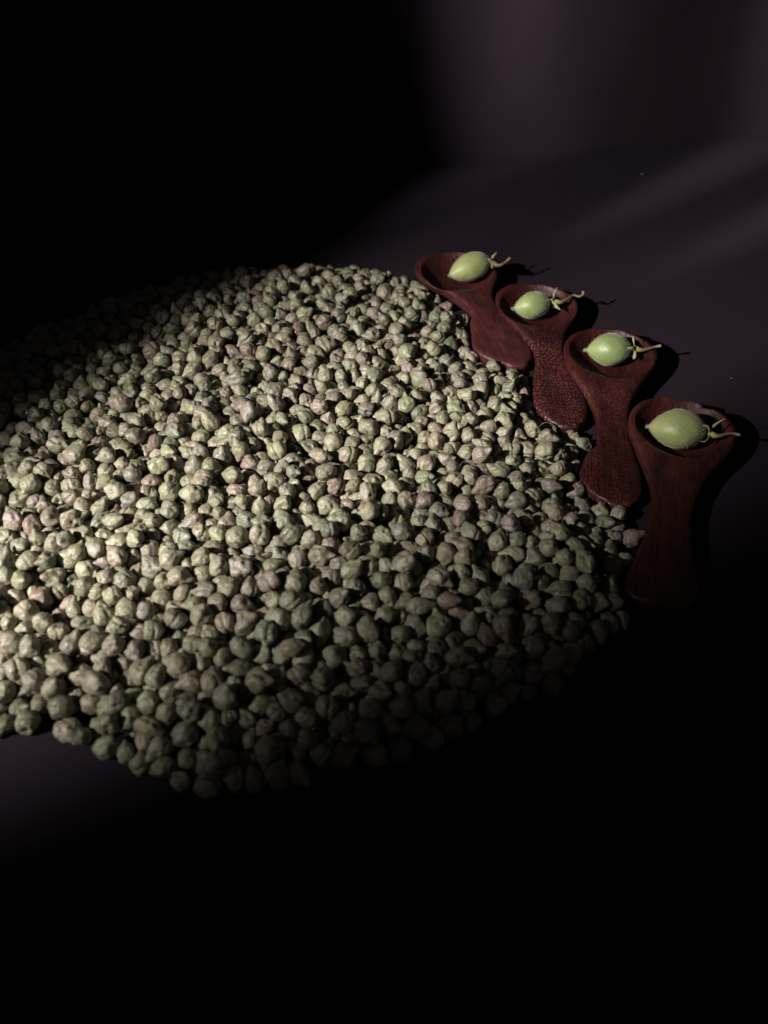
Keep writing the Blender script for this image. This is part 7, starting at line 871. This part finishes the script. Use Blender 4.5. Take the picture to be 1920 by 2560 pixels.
def wood_material(name, dark, red, pores, seed):
    m, nt, b = mat(name)
    g = NG(nt)
    co = g.n('ShaderNodeTexCoord').outputs['Object']

    def mp(sx, sy, sz):
        return g.n('ShaderNodeMapping', {'Vector': co, 'Scale': (sx, sy, sz), 'Location': (seed * .37, seed * .11, seed * .23)}).outputs[0]
    broad = g.noise(mp(22, 95, 60), 1.0, 4, .55, None, .8)
    grain = g.noise(mp(70, 900, 500), 1.0, 4, .6, None, .4)
    c = g.ramp(broad, [(.28, dark), (.50, tuple(.5 * (a + q) for a, q in zip(dark, red))), (.72, red)])
    lev = g.ramp(grain, [(.30, (.55, .50, .50)), (.52, (1, 1, 1)), (.75, (1.25, 1.2, 1.2))])
    c = g.mix(.75, c, g.mix(1.0, c, lev, 'MULTIPLY'))
    # open pores: short pale flecks along the grain
    vo = g.n('ShaderNodeTexVoronoi', {'Vector': mp(480, 820, 820), 'Scale': 1.0, 'Randomness': .80}, voronoi_dimensions='2D').outputs['Distance']
    pm = g.ramp(vo, [(.10, (1, 1, 1)), (.30, (0, 0, 0))])
    sx = g.n('ShaderNodeSeparateXYZ', {'Vector': co}).outputs[0]
    on = g.n('ShaderNodeMapRange', {'Value': sx, 'From Min': .016, 'From Max': .034}).outputs[0]
    patch = g.ramp(broad, [(.36, (.25, .25, .25)), (.58, (1, 1, 1))])
    pm = g.math('MULTIPLY', pm, g.math('MULTIPLY', on, patch))
    pf = g.math('MULTIPLY', pm, pores)
    c = g.mix(pf, c, (0.135, 0.056, 0.047))
    nt.links.new(c, b.inputs['Base Color'])
    rg = g.ramp(grain, [(.3, (.34,) * 3), (.7, (.52,) * 3)])
    nt.links.new(rg, b.inputs['Roughness'])
    b.inputs['Specular IOR Level'].default_value = 0.45
    scr = g.noise(g.n('ShaderNodeMapping', {'Vector': co, 'Rotation': (0, 0, .75), 'Scale': (130, 1500, 300)}).outputs[0], 1.0, 2, .5)
    n1 = g.bump(grain, .5, .0004)
    n2 = g.bump(scr, .22, .0003, n1)
    n3 = g.bump(pm, .35 * min(1, pores * 1.4), .0003, n2)
    nt.links.new(n3, b.inputs['Normal'])
    return m


def pod_material(name, base, tipc, seed):
    m, nt, b = mat(name)
    g = NG(nt)
    co = g.n('ShaderNodeTexCoord').outputs['Object']
    at = g.n('ShaderNodeAttribute', attribute_name='along').outputs['Fac']      # 0 at the tip, 1 at the stalk
    nz = g.noise(co, 190, 3, .5)
    fine = g.noise(co, 1300, 3, .6)
    c = g.ramp(at, [(0.0, (.40, .37, .15)), (.10, tipc), (.40, base), (1.0, tuple(x * .92 for x in base))])
    c = g.mix(g.math('MULTIPLY', g.ramp(nz, [(.35, (0, 0, 0)), (.7, (1, 1, 1))]), .35), c, tuple(x * 1.25 for x in tipc))
    c = g.mix(g.ramp(fine, [(.55, (0, 0, 0)), (.8, (.35, .35, .35))]), c, tuple(min(1, x * 1.35) for x in tipc))
    nt.links.new(c, b.inputs['Base Color'])
    b.inputs['Roughness'].default_value = 0.46
    b.inputs['Specular IOR Level'].default_value = 0.5
    b.inputs['Subsurface Weight'].default_value = 0.25
    b.inputs['Subsurface Radius'].default_value = (1.2 * MM, 1.4 * MM, .4 * MM)
    b.inputs['Subsurface Scale'].default_value = 1.0
    b.inputs['Sheen Weight'].default_value = 0.3
    b.inputs['Sheen Roughness'].default_value = 0.35
    b.inputs['Sheen Tint'].default_value = (0.95, 0.95, 0.85, 1)
    nt.links.new(g.bump(fine, .35, .0003, g.bump(nz, .45, .0008)), b.inputs['Normal'])
    return m


def plain(name, col, rough=.6, sss=0.0):
    m, nt, b = mat(name)
    g = NG(nt)
    co = g.n('ShaderNodeTexCoord').outputs['Object']
    nz = g.noise(co, 700, 3)
    nt.links.new(g.mix(g.ramp(nz, [(.3, (0, 0, 0)), (.7, (1, 1, 1))]), tuple(x * .72 for x in col), tuple(min(1, x * 1.2) for x in col)), b.inputs['Base Color'])
    b.inputs['Roughness'].default_value = rough
    b.inputs['Subsurface Weight'].default_value = sss
    b.inputs['Subsurface Radius'].default_value = (.6 * MM, .6 * MM, .3 * MM)
    b.inputs['Subsurface Scale'].default_value = 1.0
    nt.links.new(g.bump(nz, .3, .0002), b.inputs['Normal'])
    return m


def cloth_material(name, col, seed):
    m, nt, b = mat(name)
    g = NG(nt)
    co = g.n('ShaderNodeTexCoord').outputs['Object']
    big = g.noise(co, 9, 4, .5)
    wv = g.noise(co, 1500, 2, .5)
    c = g.mix(big, tuple(x * .75 for x in col), tuple(x * 1.25 for x in col))
    c = g.mix(1.0, c, g.ramp(wv, [(.3, (.75, .75, .75)), (.7, (1.25, 1.25, 1.25))]), 'MULTIPLY')
    nt.links.new(c, b.inputs['Base Color'])
    b.inputs['Roughness'].default_value = .85
    b.inputs['Specular IOR Level'].default_value = .15
    nt.links.new(g.bump(wv, .25, .0004, g.bump(big, .25, .004)), b.inputs['Normal'])
    return m


def mesh_obj(name, P, F, m, parent=None, loc=None, smooth=True):
    me = bpy.data.meshes.new(name)
    me.from_pydata([tuple(map(float, p)) for p in P], [], [tuple(map(int, f)) for f in F])
    me.update()
    if smooth:
        me.polygons.foreach_set('use_smooth', [True] * len(me.polygons))
    if m:
        me.materials.append(m)
    o = bpy.data.objects.new(name, me)
    COL.objects.link(o)
    if parent:
        o.parent = parent
    if loc is not None:
        o.location = loc
    return o


def tag(o, label, cat, group=None):
    o['label'] = label
    o['category'] = cat
    if group:
        o['group'] = group
    return o


# ------------------------------------------------------------------ the setting: table cloth and backdrop cloth
WALL_Y0, WALL_SLOPE = 563.0, 0.26          # foot of the backdrop: y = y0 + slope * x (mm)


def build_setting():
    xs = np.linspace(-1100, 1100, 111)
    ts = np.linspace(0, 1, 90)
    P, F = [], []
    for x in xs:
        ye = WALL_Y0 + WALL_SLOPE * x
        for t in ts:
            y = -500 + (ye + 500) * t
            P.append((x * MM, y * MM, 0.0))
    n = len(ts)
    for i in range(len(xs) - 1):
        for j in range(n - 1):
            a = i * n + j
            F.append((a, a + n, a + n + 1, a + 1))
    o = mesh_obj("table_surface", P, F, cloth_material("plum_cloth", (0.0150, 0.0090, 0.0146), 1))
    o['kind'] = 'structure'
    zs = np.r_[np.linspace(-3, 40, 12), np.linspace(60, 1000, 40)]
    P, F = [], []
    nx, ny = -WALL_SLOPE, 1.0
    ln = math.hypot(nx, ny)
    nx, ny = nx / ln, ny / ln
    xs = np.linspace(-1100, 1100, 331)
    for x in xs:
        for z in zs:
            w = min(1.0, max(0.0, z) / 260.0)
            off = 1.5 + w * (5.0 * math.sin(x / 27.0 + .6 + z * .001) + 3.0 * math.sin(x / 12.5 + 2.0)) + .012 * max(0, z)
            P.append(((x + nx * off) * MM, (WALL_Y0 + WALL_SLOPE * x + ny * off) * MM, z * MM))
    n = len(zs)
    for i in range(len(xs) - 1):
        for j in range(n - 1):
            a = i * n + j
            F.append((a, a + n, a + n + 1, a + 1))
    o = mesh_obj("backdrop_wall", P, F, cloth_material("plum_cloth_backdrop", (0.0150, 0.0088, 0.0140), 2))
    o['kind'] = 'structure'


# ------------------------------------------------------------------ spoons
SPOON_LOOK = [   # dark, red, pores
    ((0.0168, 0.0052, 0.0057), (0.0655, 0.0155, 0.0139), .20),
    ((0.0151, 0.0035, 0.0042), (0.0470, 0.0088, 0.0084), 1.0),
    ((0.0151, 0.0035, 0.0037), (0.0521, 0.0101, 0.0084), .50),
    ((0.0185, 0.0052, 0.0050), (0.0588, 0.0134, 0.0105), .10),
]
SPOON_LABEL = [
    "wooden spoon furthest back, plain purplish brown paddle handle, behind the dotted spoon",
    "red wooden spoon whose handle is dotted all over with pale pores",
    "red wooden spoon between the dotted one and the front one, notched faintly pored handle",
    "front wooden spoon, long smooth waisted handle lying clear of the peas",
]


def build_spoons():
    for k in range(4):
        P, F, fu, caps = spoon_arrays(k)
        P = P * MM
        dark, red, pores = SPOON_LOOK[k]
        m = wood_material("carved_redwood", dark, red, pores, k + 1)
        e = bpy.data.objects.new("wooden_spoon", None)
        COL.objects.link(e)
        e.empty_display_size = .01
        e.matrix_world = spoon_matrix(k)
        tag(e, SPOON_LABEL[k], "spoon", "carved wooden spoons in a row beside the heap")
        # whole body first, for normals that run on across the neck
        me = bpy.data.meshes.new("spoon_body")
        allf = [tuple(map(int, f)) for f in F] + [tuple(map(int, c)) for c in caps]
        me.from_pydata(P.tolist(), [], allf)
        bm = bmesh.new()
        bm.from_mesh(me)
        bmesh.ops.recalc_face_normals(bm, faces=bm.faces)
        bm.normal_update()
        vn = [v.normal.copy() for v in bm.verts]
        polys = [[v.index for v in f.verts] for f in bm.faces]
        bm.free()
        bpy.data.meshes.remove(me)
        for part in ("bowl", "handle"):
            sel = [f for f in polys if (P[f][:, 0].mean() < NECK_U * MM) == (part == "bowl")]
            ids = sorted({i for f in sel for i in f})
            rm = {i: j for j, i in enumerate(ids)}
            o = mesh_obj(part, P[ids], [[rm[i] for i in f] for f in sel], m, e)
            o.data.normals_split_custom_set_from_vertices([vn[i] for i in ids])


# ------------------------------------------------------------------ fresh pods
def tube(pts, rad, n=10, cap=True):
    pts = np.array(pts, float)
    # resample smoothly (Catmull-Rom)
    Q, R = [], []
    ext = np.vstack([2 * pts[0] - pts[1], pts, 2 * pts[-1] - pts[-2]])
    rad = np.array(rad, float)
    for i in range(len(pts) - 1):
        p0, p1, p2, p3 = ext[i:i + 4]
        for t in np.linspace(0, 1, 6)[:-1]:
            Q.append(.5 * (2 * p1 + (p2 - p0) * t + (2 * p0 - 5 * p1 + 4 * p2 - p3) * t * t + (3 * p1 - p0 - 3 * p2 + p3) * t ** 3))
            R.append(rad[i] + (rad[i + 1] - rad[i]) * t)
    Q.append(pts[-1])
    R.append(rad[-1])
    Q, R = np.array(Q), np.array(R)
    P, F = [], []
    up = np.array([0.1, .2, 1.0])
    for i in range(len(Q)):
        t = Q[min(i + 1, len(Q) - 1)] - Q[max(i - 1, 0)]
        t /= np.linalg.norm(t)
        a = np.cross(t, up)
        a /= np.linalg.norm(a)
        b = np.cross(a, t)
        for j in range(n):
            th = 2 * math.pi * j / n
            P.append(Q[i] + R[i] * (math.cos(th) * a + math.sin(th) * b))
    for i in range(len(Q) - 1):
        for j in range(n):
            F.append((i * n + j, i * n + (j + 1) % n, (i + 1) * n + (j + 1) % n, (i + 1) * n + j))
    F.append(tuple(range(n))[::-1])
    F.append(tuple((len(Q) - 1) * n + j for j in range(n)))
    return np.array(P), F


PODS = [
    dict(tip=(34.0, 392.0, 10.5), base=(56.2, 402.4, 15.0), r=7.3, flat=.93, beak=1.1, bend=0.0, rot=20,
         stalk=[(56.0, 402.2, 14.9), (58.1, 395.9, 15.6), (61.0, 393.8, 15.8), (63.8, 395.2, 16.6), (66.8, 397.6, 18.0)],
         col=(.285, .310, .118), tipc=(.350, .362, .150), sep=[(132, 5.2, -.75), (60, 4.2, .75), (205, 4.4, .5), (275, 4.4, .3), (345, 4.8, .18)],
         label="yellowish green chickpea pod tilted up in the furthest wooden spoon"),
    dict(tip=(64.0, 359.5, 9.2), base=(83.4, 364.2, 11.0), r=6.7, flat=.95, beak=1.9, bend=.15, rot=75,
         stalk=[(83.6, 364.0, 11.0), (86.4, 363.0, 11.5), (89.6, 363.3, 11.5), (93.6, 366.3, 12.0), (96.0, 368.3, 12.5), (98.4, 365.9, 13.0), (100.6, 367.1, 13.5), (100.3, 367.6, 15.0)],
         col=(.170, .232, .082), tipc=(.250, .300, .115), sep=[(128, 7.6, -.45), (60, 4.0, .85), (200, 5.0, .5), (275, 4.5, .4), (350, 7.2, -.35)],
         label="bright green chickpea pod with a hooked stalk end, in the dotted spoon"),
    dict(tip=(93.3, 321.9, 9.8), base=(114.8, 320.7, 11.0), r=7.6, flat=.95, beak=2.0, bend=-.1, rot=10,
         stalk=[(114.9, 320.7, 11.0), (117.2, 320.3, 11.2), (120.2, 319.6, 11.2), (125.3, 320.7, 12.0), (128.5, 320.3, 13.0)],
         col=(.152, .208, .075), tipc=(.230, .270, .105), sep=[(130, 8.8, .10), (38, 7.0, 1.05), (335, 8.0, .10), (205, 5.0, .6), (275, 5.0, .5)],
         label="plump green chickpea pod with splayed sepals and straight stalk, in the notched spoon"),
    dict(tip=(108.5, 263.4, 10.2), base=(131.8, 258.5, 11.5), r=8.2, flat=.96, beak=1.6, bend=0.0, rot=-20,
         stalk=[(131.9, 258.3, 11.2), (133.5, 257.0, 11.0), (135.9, 255.4, 11.5), (140.1, 255.8, 12.5), (144.3, 254.8, 12.5)],
         col=(.225, .255, .100), tipc=(.300, .310, .135), sep=[(125, 7.8, -.75), (75, 7.0, .75), (190, 5.0, .6), (262, 5.0, .5), (350, 7.5, .55)],
         label="largest dull green chickpea pod, lying in the front wooden spoon"),
]


def frame(ax):
    ax = ax / np.linalg.norm(ax)
    s = np.cross(np.array([0, 0, 1.0]), ax)
    s /= np.linalg.norm(s)
    return ax, s, np.cross(ax, s)


def build_pods():
    fuzz_m = plain("pod_fuzz", (.46, .46, .38), .6, .2)
    sep_m = plain("pod_sepal", (.225, .240, .130), .55, .15)
    stalk_m = plain("pod_stalk", (.270, .220, .150), .55, .1)
    nt = stalk_m.node_tree
    g = NG(nt)
    b = [q for q in nt.nodes if q.type == 'BSDF_PRINCIPLED'][0]
    c = [k.from_socket for k in nt.links if k.to_socket == b.inputs['Base Color']][0]
    al = g.n('ShaderNodeAttribute', attribute_name='along').outputs['Fac']
    tone = g.ramp(al, [(.10, (.95, 1.30, .62)), (.24, (1.05, 1.15, .62)), (.38, (.50, .46, .42)), (.80, (.50, .40, .36)), (.95, (.9, .88, .75))])
    nt.links.new(g.mix(1.0, c, tone, 'MULTIPLY'), b.inputs['Base Color'])
    for k, D in enumerate(PODS):
        tip, base = np.array(D['tip']), np.array(D['base'])
        ctr = (tip + base) / 2
        org = np.array([ctr[0], ctr[1], 0.0])
        org[2] = ctr[2] - D['r'] * D['flat']
        e = bpy.data.objects.new("chickpea_pod", None)
        COL.objects.link(e)
        e.empty_display_size = .01
        e.location = org * MM
        tag(e, D['label'], "pod", "fresh green pods, one in each spoon")
        L = np.linalg.norm(base - tip)
        ax, sd, up = frame(base - tip)
        rnd = np.random.RandomState(300 + k)
        ph = rnd.uniform(0, 6, 6)
        NS, NR = 56, 48
        P, along = [], []
        for i in range(NS):
            t = (1 - math.cos(math.pi * i / (NS - 1))) / 2
            s = t * L
            q = max(0.0, (s - D['beak'] * .75) / (L - D['beak'] * .75))
            w = 2 * q - 1.02
            # fuller towards the stalk, drawn out towards the tip
            prof = max(0.0, 1 - abs(q * 2 - 1.0) ** (1.75 if q < .5 else 2.3)) ** (.78 if q < .5 else .60)
            r = D['r'] * prof
            bk = D['beak']
            if s < bk * 2.2:
                r = max(r, (.30 + .55 * (s / (bk * 2.2)) ** 1.2) * min(1, (s / .35)) ** .5)
            if t >= 1.0 - 1e-9 or i == NS - 1:
                r = max(r, .0)
            for j in range(NR):
                th = 2 * math.pi * j / NR
                g = 1 - .030 * math.exp(-((math.atan2(math.sin(th - math.radians(D['rot'])), math.cos(th - math.radians(D['rot'])))) / .10) ** 2) \
                      + .022 * math.exp(-((math.atan2(math.sin(th - math.radians(D['rot'] + 180)), math.cos(th - math.radians(D['rot'] + 180)))) / .10) ** 2)
                g *= 1 + .022 * math.sin(2 * th + ph[0] + 5 * t) + .014 * math.sin(3 * th + ph[1] - 7 * t) + .008 * math.sin(5 * th + ph[2] + 11 * t)
                dv = sd * math.cos(th) * r * g + up * math.sin(th) * r * g * D['flat']
                P.append(tip + ax * s + dv + up * (D['bend'] * (1 - t) ** 6 * 3) - org)
                along.append(t)
        P = np.array(P)
        F = [(i * NR + j, i * NR + (j + 1) % NR, (i + 1) * NR + (j + 1) % NR, (i + 1) * NR + j) for i in range(NS - 1) for j in range(NR)]
        F.append(tuple(range(NR))[::-1])
        F.append(tuple((NS - 1) * NR + j for j in range(NR)))
        o = mesh_obj("husk", P * MM, F, pod_material("green_pod_skin", D['col'], D['tipc'], k), e)
        a = o.data.attributes.new("along", 'FLOAT', 'POINT')
        a.data.foreach_set('value', along)
        # fuzz: short fine hairs all over the husk
        nh = 4200
        HP, HF = [], []
        for _ in range(nh):
            i, j = rnd.randint(3, NS - 2), rnd.randint(NR)
            a0 = P[i * NR + j]
            b0 = P[i * NR + (j + 1) % NR]
            c0 = P[(i + 1) * NR + j]
            u, v = rnd.rand(2)
            p = a0 + (b0 - a0) * u + (c0 - a0) * v
            nrm = np.cross(c0 - a0, b0 - a0)
            ln = np.linalg.norm(nrm)
            if ln < 1e-6:
                continue
            nrm /= ln
            if np.dot(nrm, p + org - (tip + ax * np.dot(p + org - tip, ax))) < 0:
                nrm = -nrm
            d = nrm + rnd.randn(3) * .45
            d /= np.linalg.norm(d)
            sidev = np.cross(d, rnd.randn(3))
            sidev *= .022 / np.linalg.norm(sidev)
            l = rnd.uniform(.35, .85)
            q = len(HP)
            HP += [p - sidev, p + sidev, p + d * l]
            HF.append((q, q + 1, q + 2))
        h = mesh_obj("fuzz", np.array(HP) * MM, HF, fuzz_m, e, smooth=False)
        h['kind'] = 'stuff'
        # stalk with its swollen receptacle
        st = np.array(D['stalk'])
        n = len(st)
        rad = np.interp(np.linspace(0, 1, n), [0, .16, .34, .55, .92, 1], [.8, 1.45, .80, .54, .52, .70])
        if n <= 5:
            rad = np.array([.8, 1.5, .80, .52, .66])[:n]
        tp, tf = tube(st, rad)
        so = mesh_obj("stalk", (tp - org) * MM, tf, stalk_m, e)
        at = so.data.attributes.new("along", 'FLOAT', 'POINT')
        at.data.foreach_set('value', np.clip(np.linalg.norm(tp - st[0], axis=1) / np.linalg.norm(st[-1] - st[0]), 0, 1))
        # five narrow sepals from the receptacle
        root = st[0] * .35 + st[1] * .65
        ax2, sd2, up2 = frame(st[1] - (tip + base) / 2)
        for phi, ln, lean in D['sep']:
            rd = -sd2 * math.cos(math.radians(phi)) + up2 * math.sin(math.radians(phi))
            SP, SF = [], []
            NT = 12
            for i in range(NT):
                t = i / (NT - 1)
                if lean > 0:           # lies forward over the shoulder of the husk
                    f = rd * (ln * .62 * math.sin(min(1, t * 1.25) * 1.35)) - ax2 * (ln * lean * t ** 1.8 * .75)
                else:                  # stands off, swept back along the stalk
                    f = rd * (ln * .85 * t) - ax2 * (ln * lean * t ** 1.5 * .8)
                c = root + rd * .5 + f
                wd = 1.25 * (math.sin(math.pi * min(1, .22 + t * .78)) ** .8) * (1 - t) ** .35 + .04
                sv = np.cross(rd, ax2)
                sv /= np.linalg.norm(sv)
                nv = np.cross(sv, rd * .7 - ax2 * lean)
                nv /= np.linalg.norm(nv)
                tw = math.radians(58) * min(1, t * 2.2) * (1 if lean <= .3 else .25)
                s2 = sv * math.cos(tw) + nv * math.sin(tw)
                n2 = nv * math.cos(tw) - sv * math.sin(tw)
                for a_, b_ in ((-1, 0), (0, .26), (1, 0), (0, -.16)):
                    SP.append(c + s2 * a_ * wd + n2 * b_ - org)
            for i in range(NT - 1):
                for j in range(4):
                    SF.append((i * 4 + j, i * 4 + (j + 1) % 4, (i + 1) * 4 + (j + 1) % 4, (i + 1) * 4 + j))
            SF.append((3, 2, 1, 0))
            SF.append(tuple((NT - 1) * 4 + j for j in range(4)))
            mesh_obj("sepal", np.array(SP) * MM, SF, sep_m, e)


# ------------------------------------------------------------------ the heap of dried chickpeas
def unpack():
    a = np.array(HEAP_DATA, float).reshape(-1, 8)
    n = len(a)
    v = a[:, 5:8] / 50.0
    ang = np.linalg.norm(v, axis=1)
    q = np.c_[np.cos(ang / 2), v / np.maximum(ang, 1e-6)[:, None] * np.sin(ang / 2)[:, None]]
    tint = np.random.RandomState(3).rand(n)
    return dict(n=n, var=a[:, 0].astype(int), scale=a[:, 1] / 100, loc=a[:, 2:5] / 10, quat=q, tint=tint)


N_SINGLE = 300


def build_heap():
    H = unpack()
    m = pea_material()
    dirs, tri = ico(4)
    meshes = []
    for k in range(N_VARIANTS):
        P = pea_shape(dirs, k) * MM
        me = bpy.data.meshes.new("dried_chickpea")
        me.vertices.add(len(P))
        me.vertices.foreach_set('co', P.ravel())
        me.loops.add(tri.size)
        me.loops.foreach_set('vertex_index', tri.ravel().astype(np.int32))
        me.polygons.add(len(tri))
        me.polygons.foreach_set('loop_start', np.arange(0, tri.size, 3, dtype=np.int32))
        me.polygons.foreach_set('use_smooth', np.ones(len(tri), bool))
        me.update(calc_edges=True)
        me.materials.append(m)
        meshes.append(me)
    labels = pea_labels(H)
    for i in range(min(N_SINGLE, H['n'])):
        o = bpy.data.objects.new("dried_chickpea", meshes[H['var'][i]])
        COL.objects.link(o)
        o.location = H['loc'][i] * MM
        o.rotation_mode = 'QUATERNION'
        o.rotation_quaternion = H['quat'][i]
        o.scale = (H['scale'][i],) * 3
        o['tint'] = float(H['tint'][i])
        tag(o, labels[i], "chickpea", "dried chickpeas in the heap")
    # all the others: one heap, instanced on points
    lib = bpy.data.collections.new("chickpea_shapes")
    for k, me in enumerate(meshes):
        lib.objects.link(bpy.data.objects.new("shape_%02d" % k, me))
    s = slice(N_SINGLE, None)
    pts = H['loc'][s] * MM
    me = bpy.data.meshes.new("dried_chickpea_heap")
    me.from_pydata(pts.tolist(), [], [])
    for nm, ty, fld, val in (("shape", 'INT', 'value', H['var'][s].astype(np.int32)), ("size", 'FLOAT', 'value', H['scale'][s]),
                             ("tint", 'FLOAT', 'value', H['tint'][s]), ("turn", 'QUATERNION', 'value', H['quat'][s].ravel())):
        a = me.attributes.new(nm, ty, 'POINT')
        a.data.foreach_set(fld, val)
    heap = bpy.data.objects.new("dried_chickpea_heap", me)
    COL.objects.link(heap)
    heap['kind'] = 'stuff'
    tag(heap, "broad low heap of olive green dried chickpeas spread on the dark cloth", "chickpeas")
    ng = bpy.data.node_groups.new("heap_of_peas", 'GeometryNodeTree')
    ng.interface.new_socket("Geometry", in_out='INPUT', socket_type='NodeSocketGeometry')
    ng.interface.new_socket("Geometry", in_out='OUTPUT', socket_type='NodeSocketGeometry')
    N, Lk = ng.nodes, ng.links
    gi, go = N.new('NodeGroupInput'), N.new('NodeGroupOutput')
    ci = N.new('GeometryNodeCollectionInfo')
    ci.inputs[0].default_value = lib
    ci.inputs['Separate Children'].default_value = True
    ci.inputs['Reset Children'].default_value = True
    iop = N.new('GeometryNodeInstanceOnPoints')
    iop.inputs['Pick Instance'].default_value = True

    def att(nm, ty):
        q = N.new('GeometryNodeInputNamedAttribute')
        q.data_type = ty
        q.inputs['Name'].default_value = nm
        return next(o_ for o_ in q.outputs if o_.enabled and o_.name == 'Attribute')
    Lk.new(gi.outputs[0], iop.inputs['Points'])
    Lk.new(ci.outputs[0], iop.inputs['Instance'])
    Lk.new(att("shape", 'INT'), iop.inputs['Instance Index'])
    Lk.new(att("turn", 'QUATERNION'), iop.inputs['Rotation'])
    Lk.new(att("size", 'FLOAT'), iop.inputs['Scale'])
    Lk.new(iop.outputs[0], go.inputs[0])
    md = heap.modifiers.new("peas", 'NODES')
    md.node_group = ng


def pea_labels(H):
    """one phrase for every single pea: size, colour, where its beak points, where it lies, what lies next to it"""
    n = min(N_SINGLE, H['n'])
    loc = H['loc'][:n]
    skin = [next(w for hi, w, _ in SKINS if t < hi) for t in H['tint'][:n]]
    size = ["small" if q < .93 else ("plump" if q > 1.10 else "medium") for q in H['scale'][:n]]
    beak = []
    for q in H['quat'][:n]:
        v = Quaternion(q) @ Vector((1, 0, .2))
        v.normalize()
        score = {"beak up": v.z * 1.05, "beak down": -v.z, "beak left": -v.x, "beak right": v.x,
               "beak to viewer": -v.y, "beak to backdrop": v.y}
        beak.append(max(score, key=score.get))
    nxt = HEAP[(np.arange(len(HEAP)) + 1) % len(HEAP)]

    def rim(p):
        ab = nxt - HEAP
        t = np.clip(((p - HEAP) * ab).sum(1) / (ab * ab).sum(1), 0, 1)
        return np.hypot(*(p - HEAP - ab * t[:, None]).T).min()
    zone = []
    for x, y, z in loc:
        d = rim(np.array([x, y]))
        if x > 62 and 168 < y < 235:
            w = "by front spoon" if y < 200 else "by notched spoon"
        elif x > 40 and y >= 235:
            w = "near dotted spoon"
        elif d < 9 and y < 220:
            w = "on rim above lit cloth" if x < -70 else ("on dark front rim" if x < 20 else "on dark right rim")
        elif y < 150:
            w = "behind lit front rim" if x < -55 else "behind dark front rim"
        elif y < 185:
            w = "in lit left slope" if x < -40 else "in shaded front slope"
        elif x < -60:
            w = "in bright left part"
        elif x < 20:
            w = "in heap centre"
        else:
            w = "in right half of heap"
        zone.append(w)
    D = np.linalg.norm(loc[:, None, :] - loc[None, :, :], axis=2) + np.eye(n) * 1e9
    near = D.argsort(1)[:, :2]

    lab = ["%s %s chickpea, %s, %s" % q for q in zip(size, skin, beak, zone)]

    def clashes():
        seen = {}
        for i, q in enumerate(lab):
            seen.setdefault(q, []).append(i)
        return [v for v in seen.values() if len(v) > 1]
    for v in clashes():
        for i in v:
            lab[i] += ", beside " + skin[near[i][0]] + " one"
    for v in clashes():
        v.sort(key=lambda i: loc[i][0])
        if len(v) == 2:
            for i, w in zip(v, ("left", "right")):
                lab[i] = lab[i].replace(" chickpea,", " chickpea (%s)," % w)
    return lab


# ------------------------------------------------------------------ lint on the cloth
def build_lint():
    m = plain("lint_fibre", (.12, .115, .115), .8)
    for (x, y), r, lab in (((176.75, 557.6), 1.5, "tiny pale curl of lint on the dark cloth near the backdrop"),
                           ((162.4, 313.0), .38, "tiny pale speck of lint on the dark cloth beside the notched spoon")):
        pts = [(r * math.cos(a) * (1 + .2 * a), r * .8 * math.sin(a), .35 + .15 * math.sin(2 * a)) for a in np.linspace(-2.4, .6, 7)]
        P, F = tube(pts, [.10, .22, .28, .28, .26, .2, .08], 6)
        o = mesh_obj("lint", P * MM, F, m, None, (x * MM, y * MM, 0.0))
        tag(o, lab, "lint")


build_setting()
build_spoons()
build_pods()
build_heap()
build_lint()
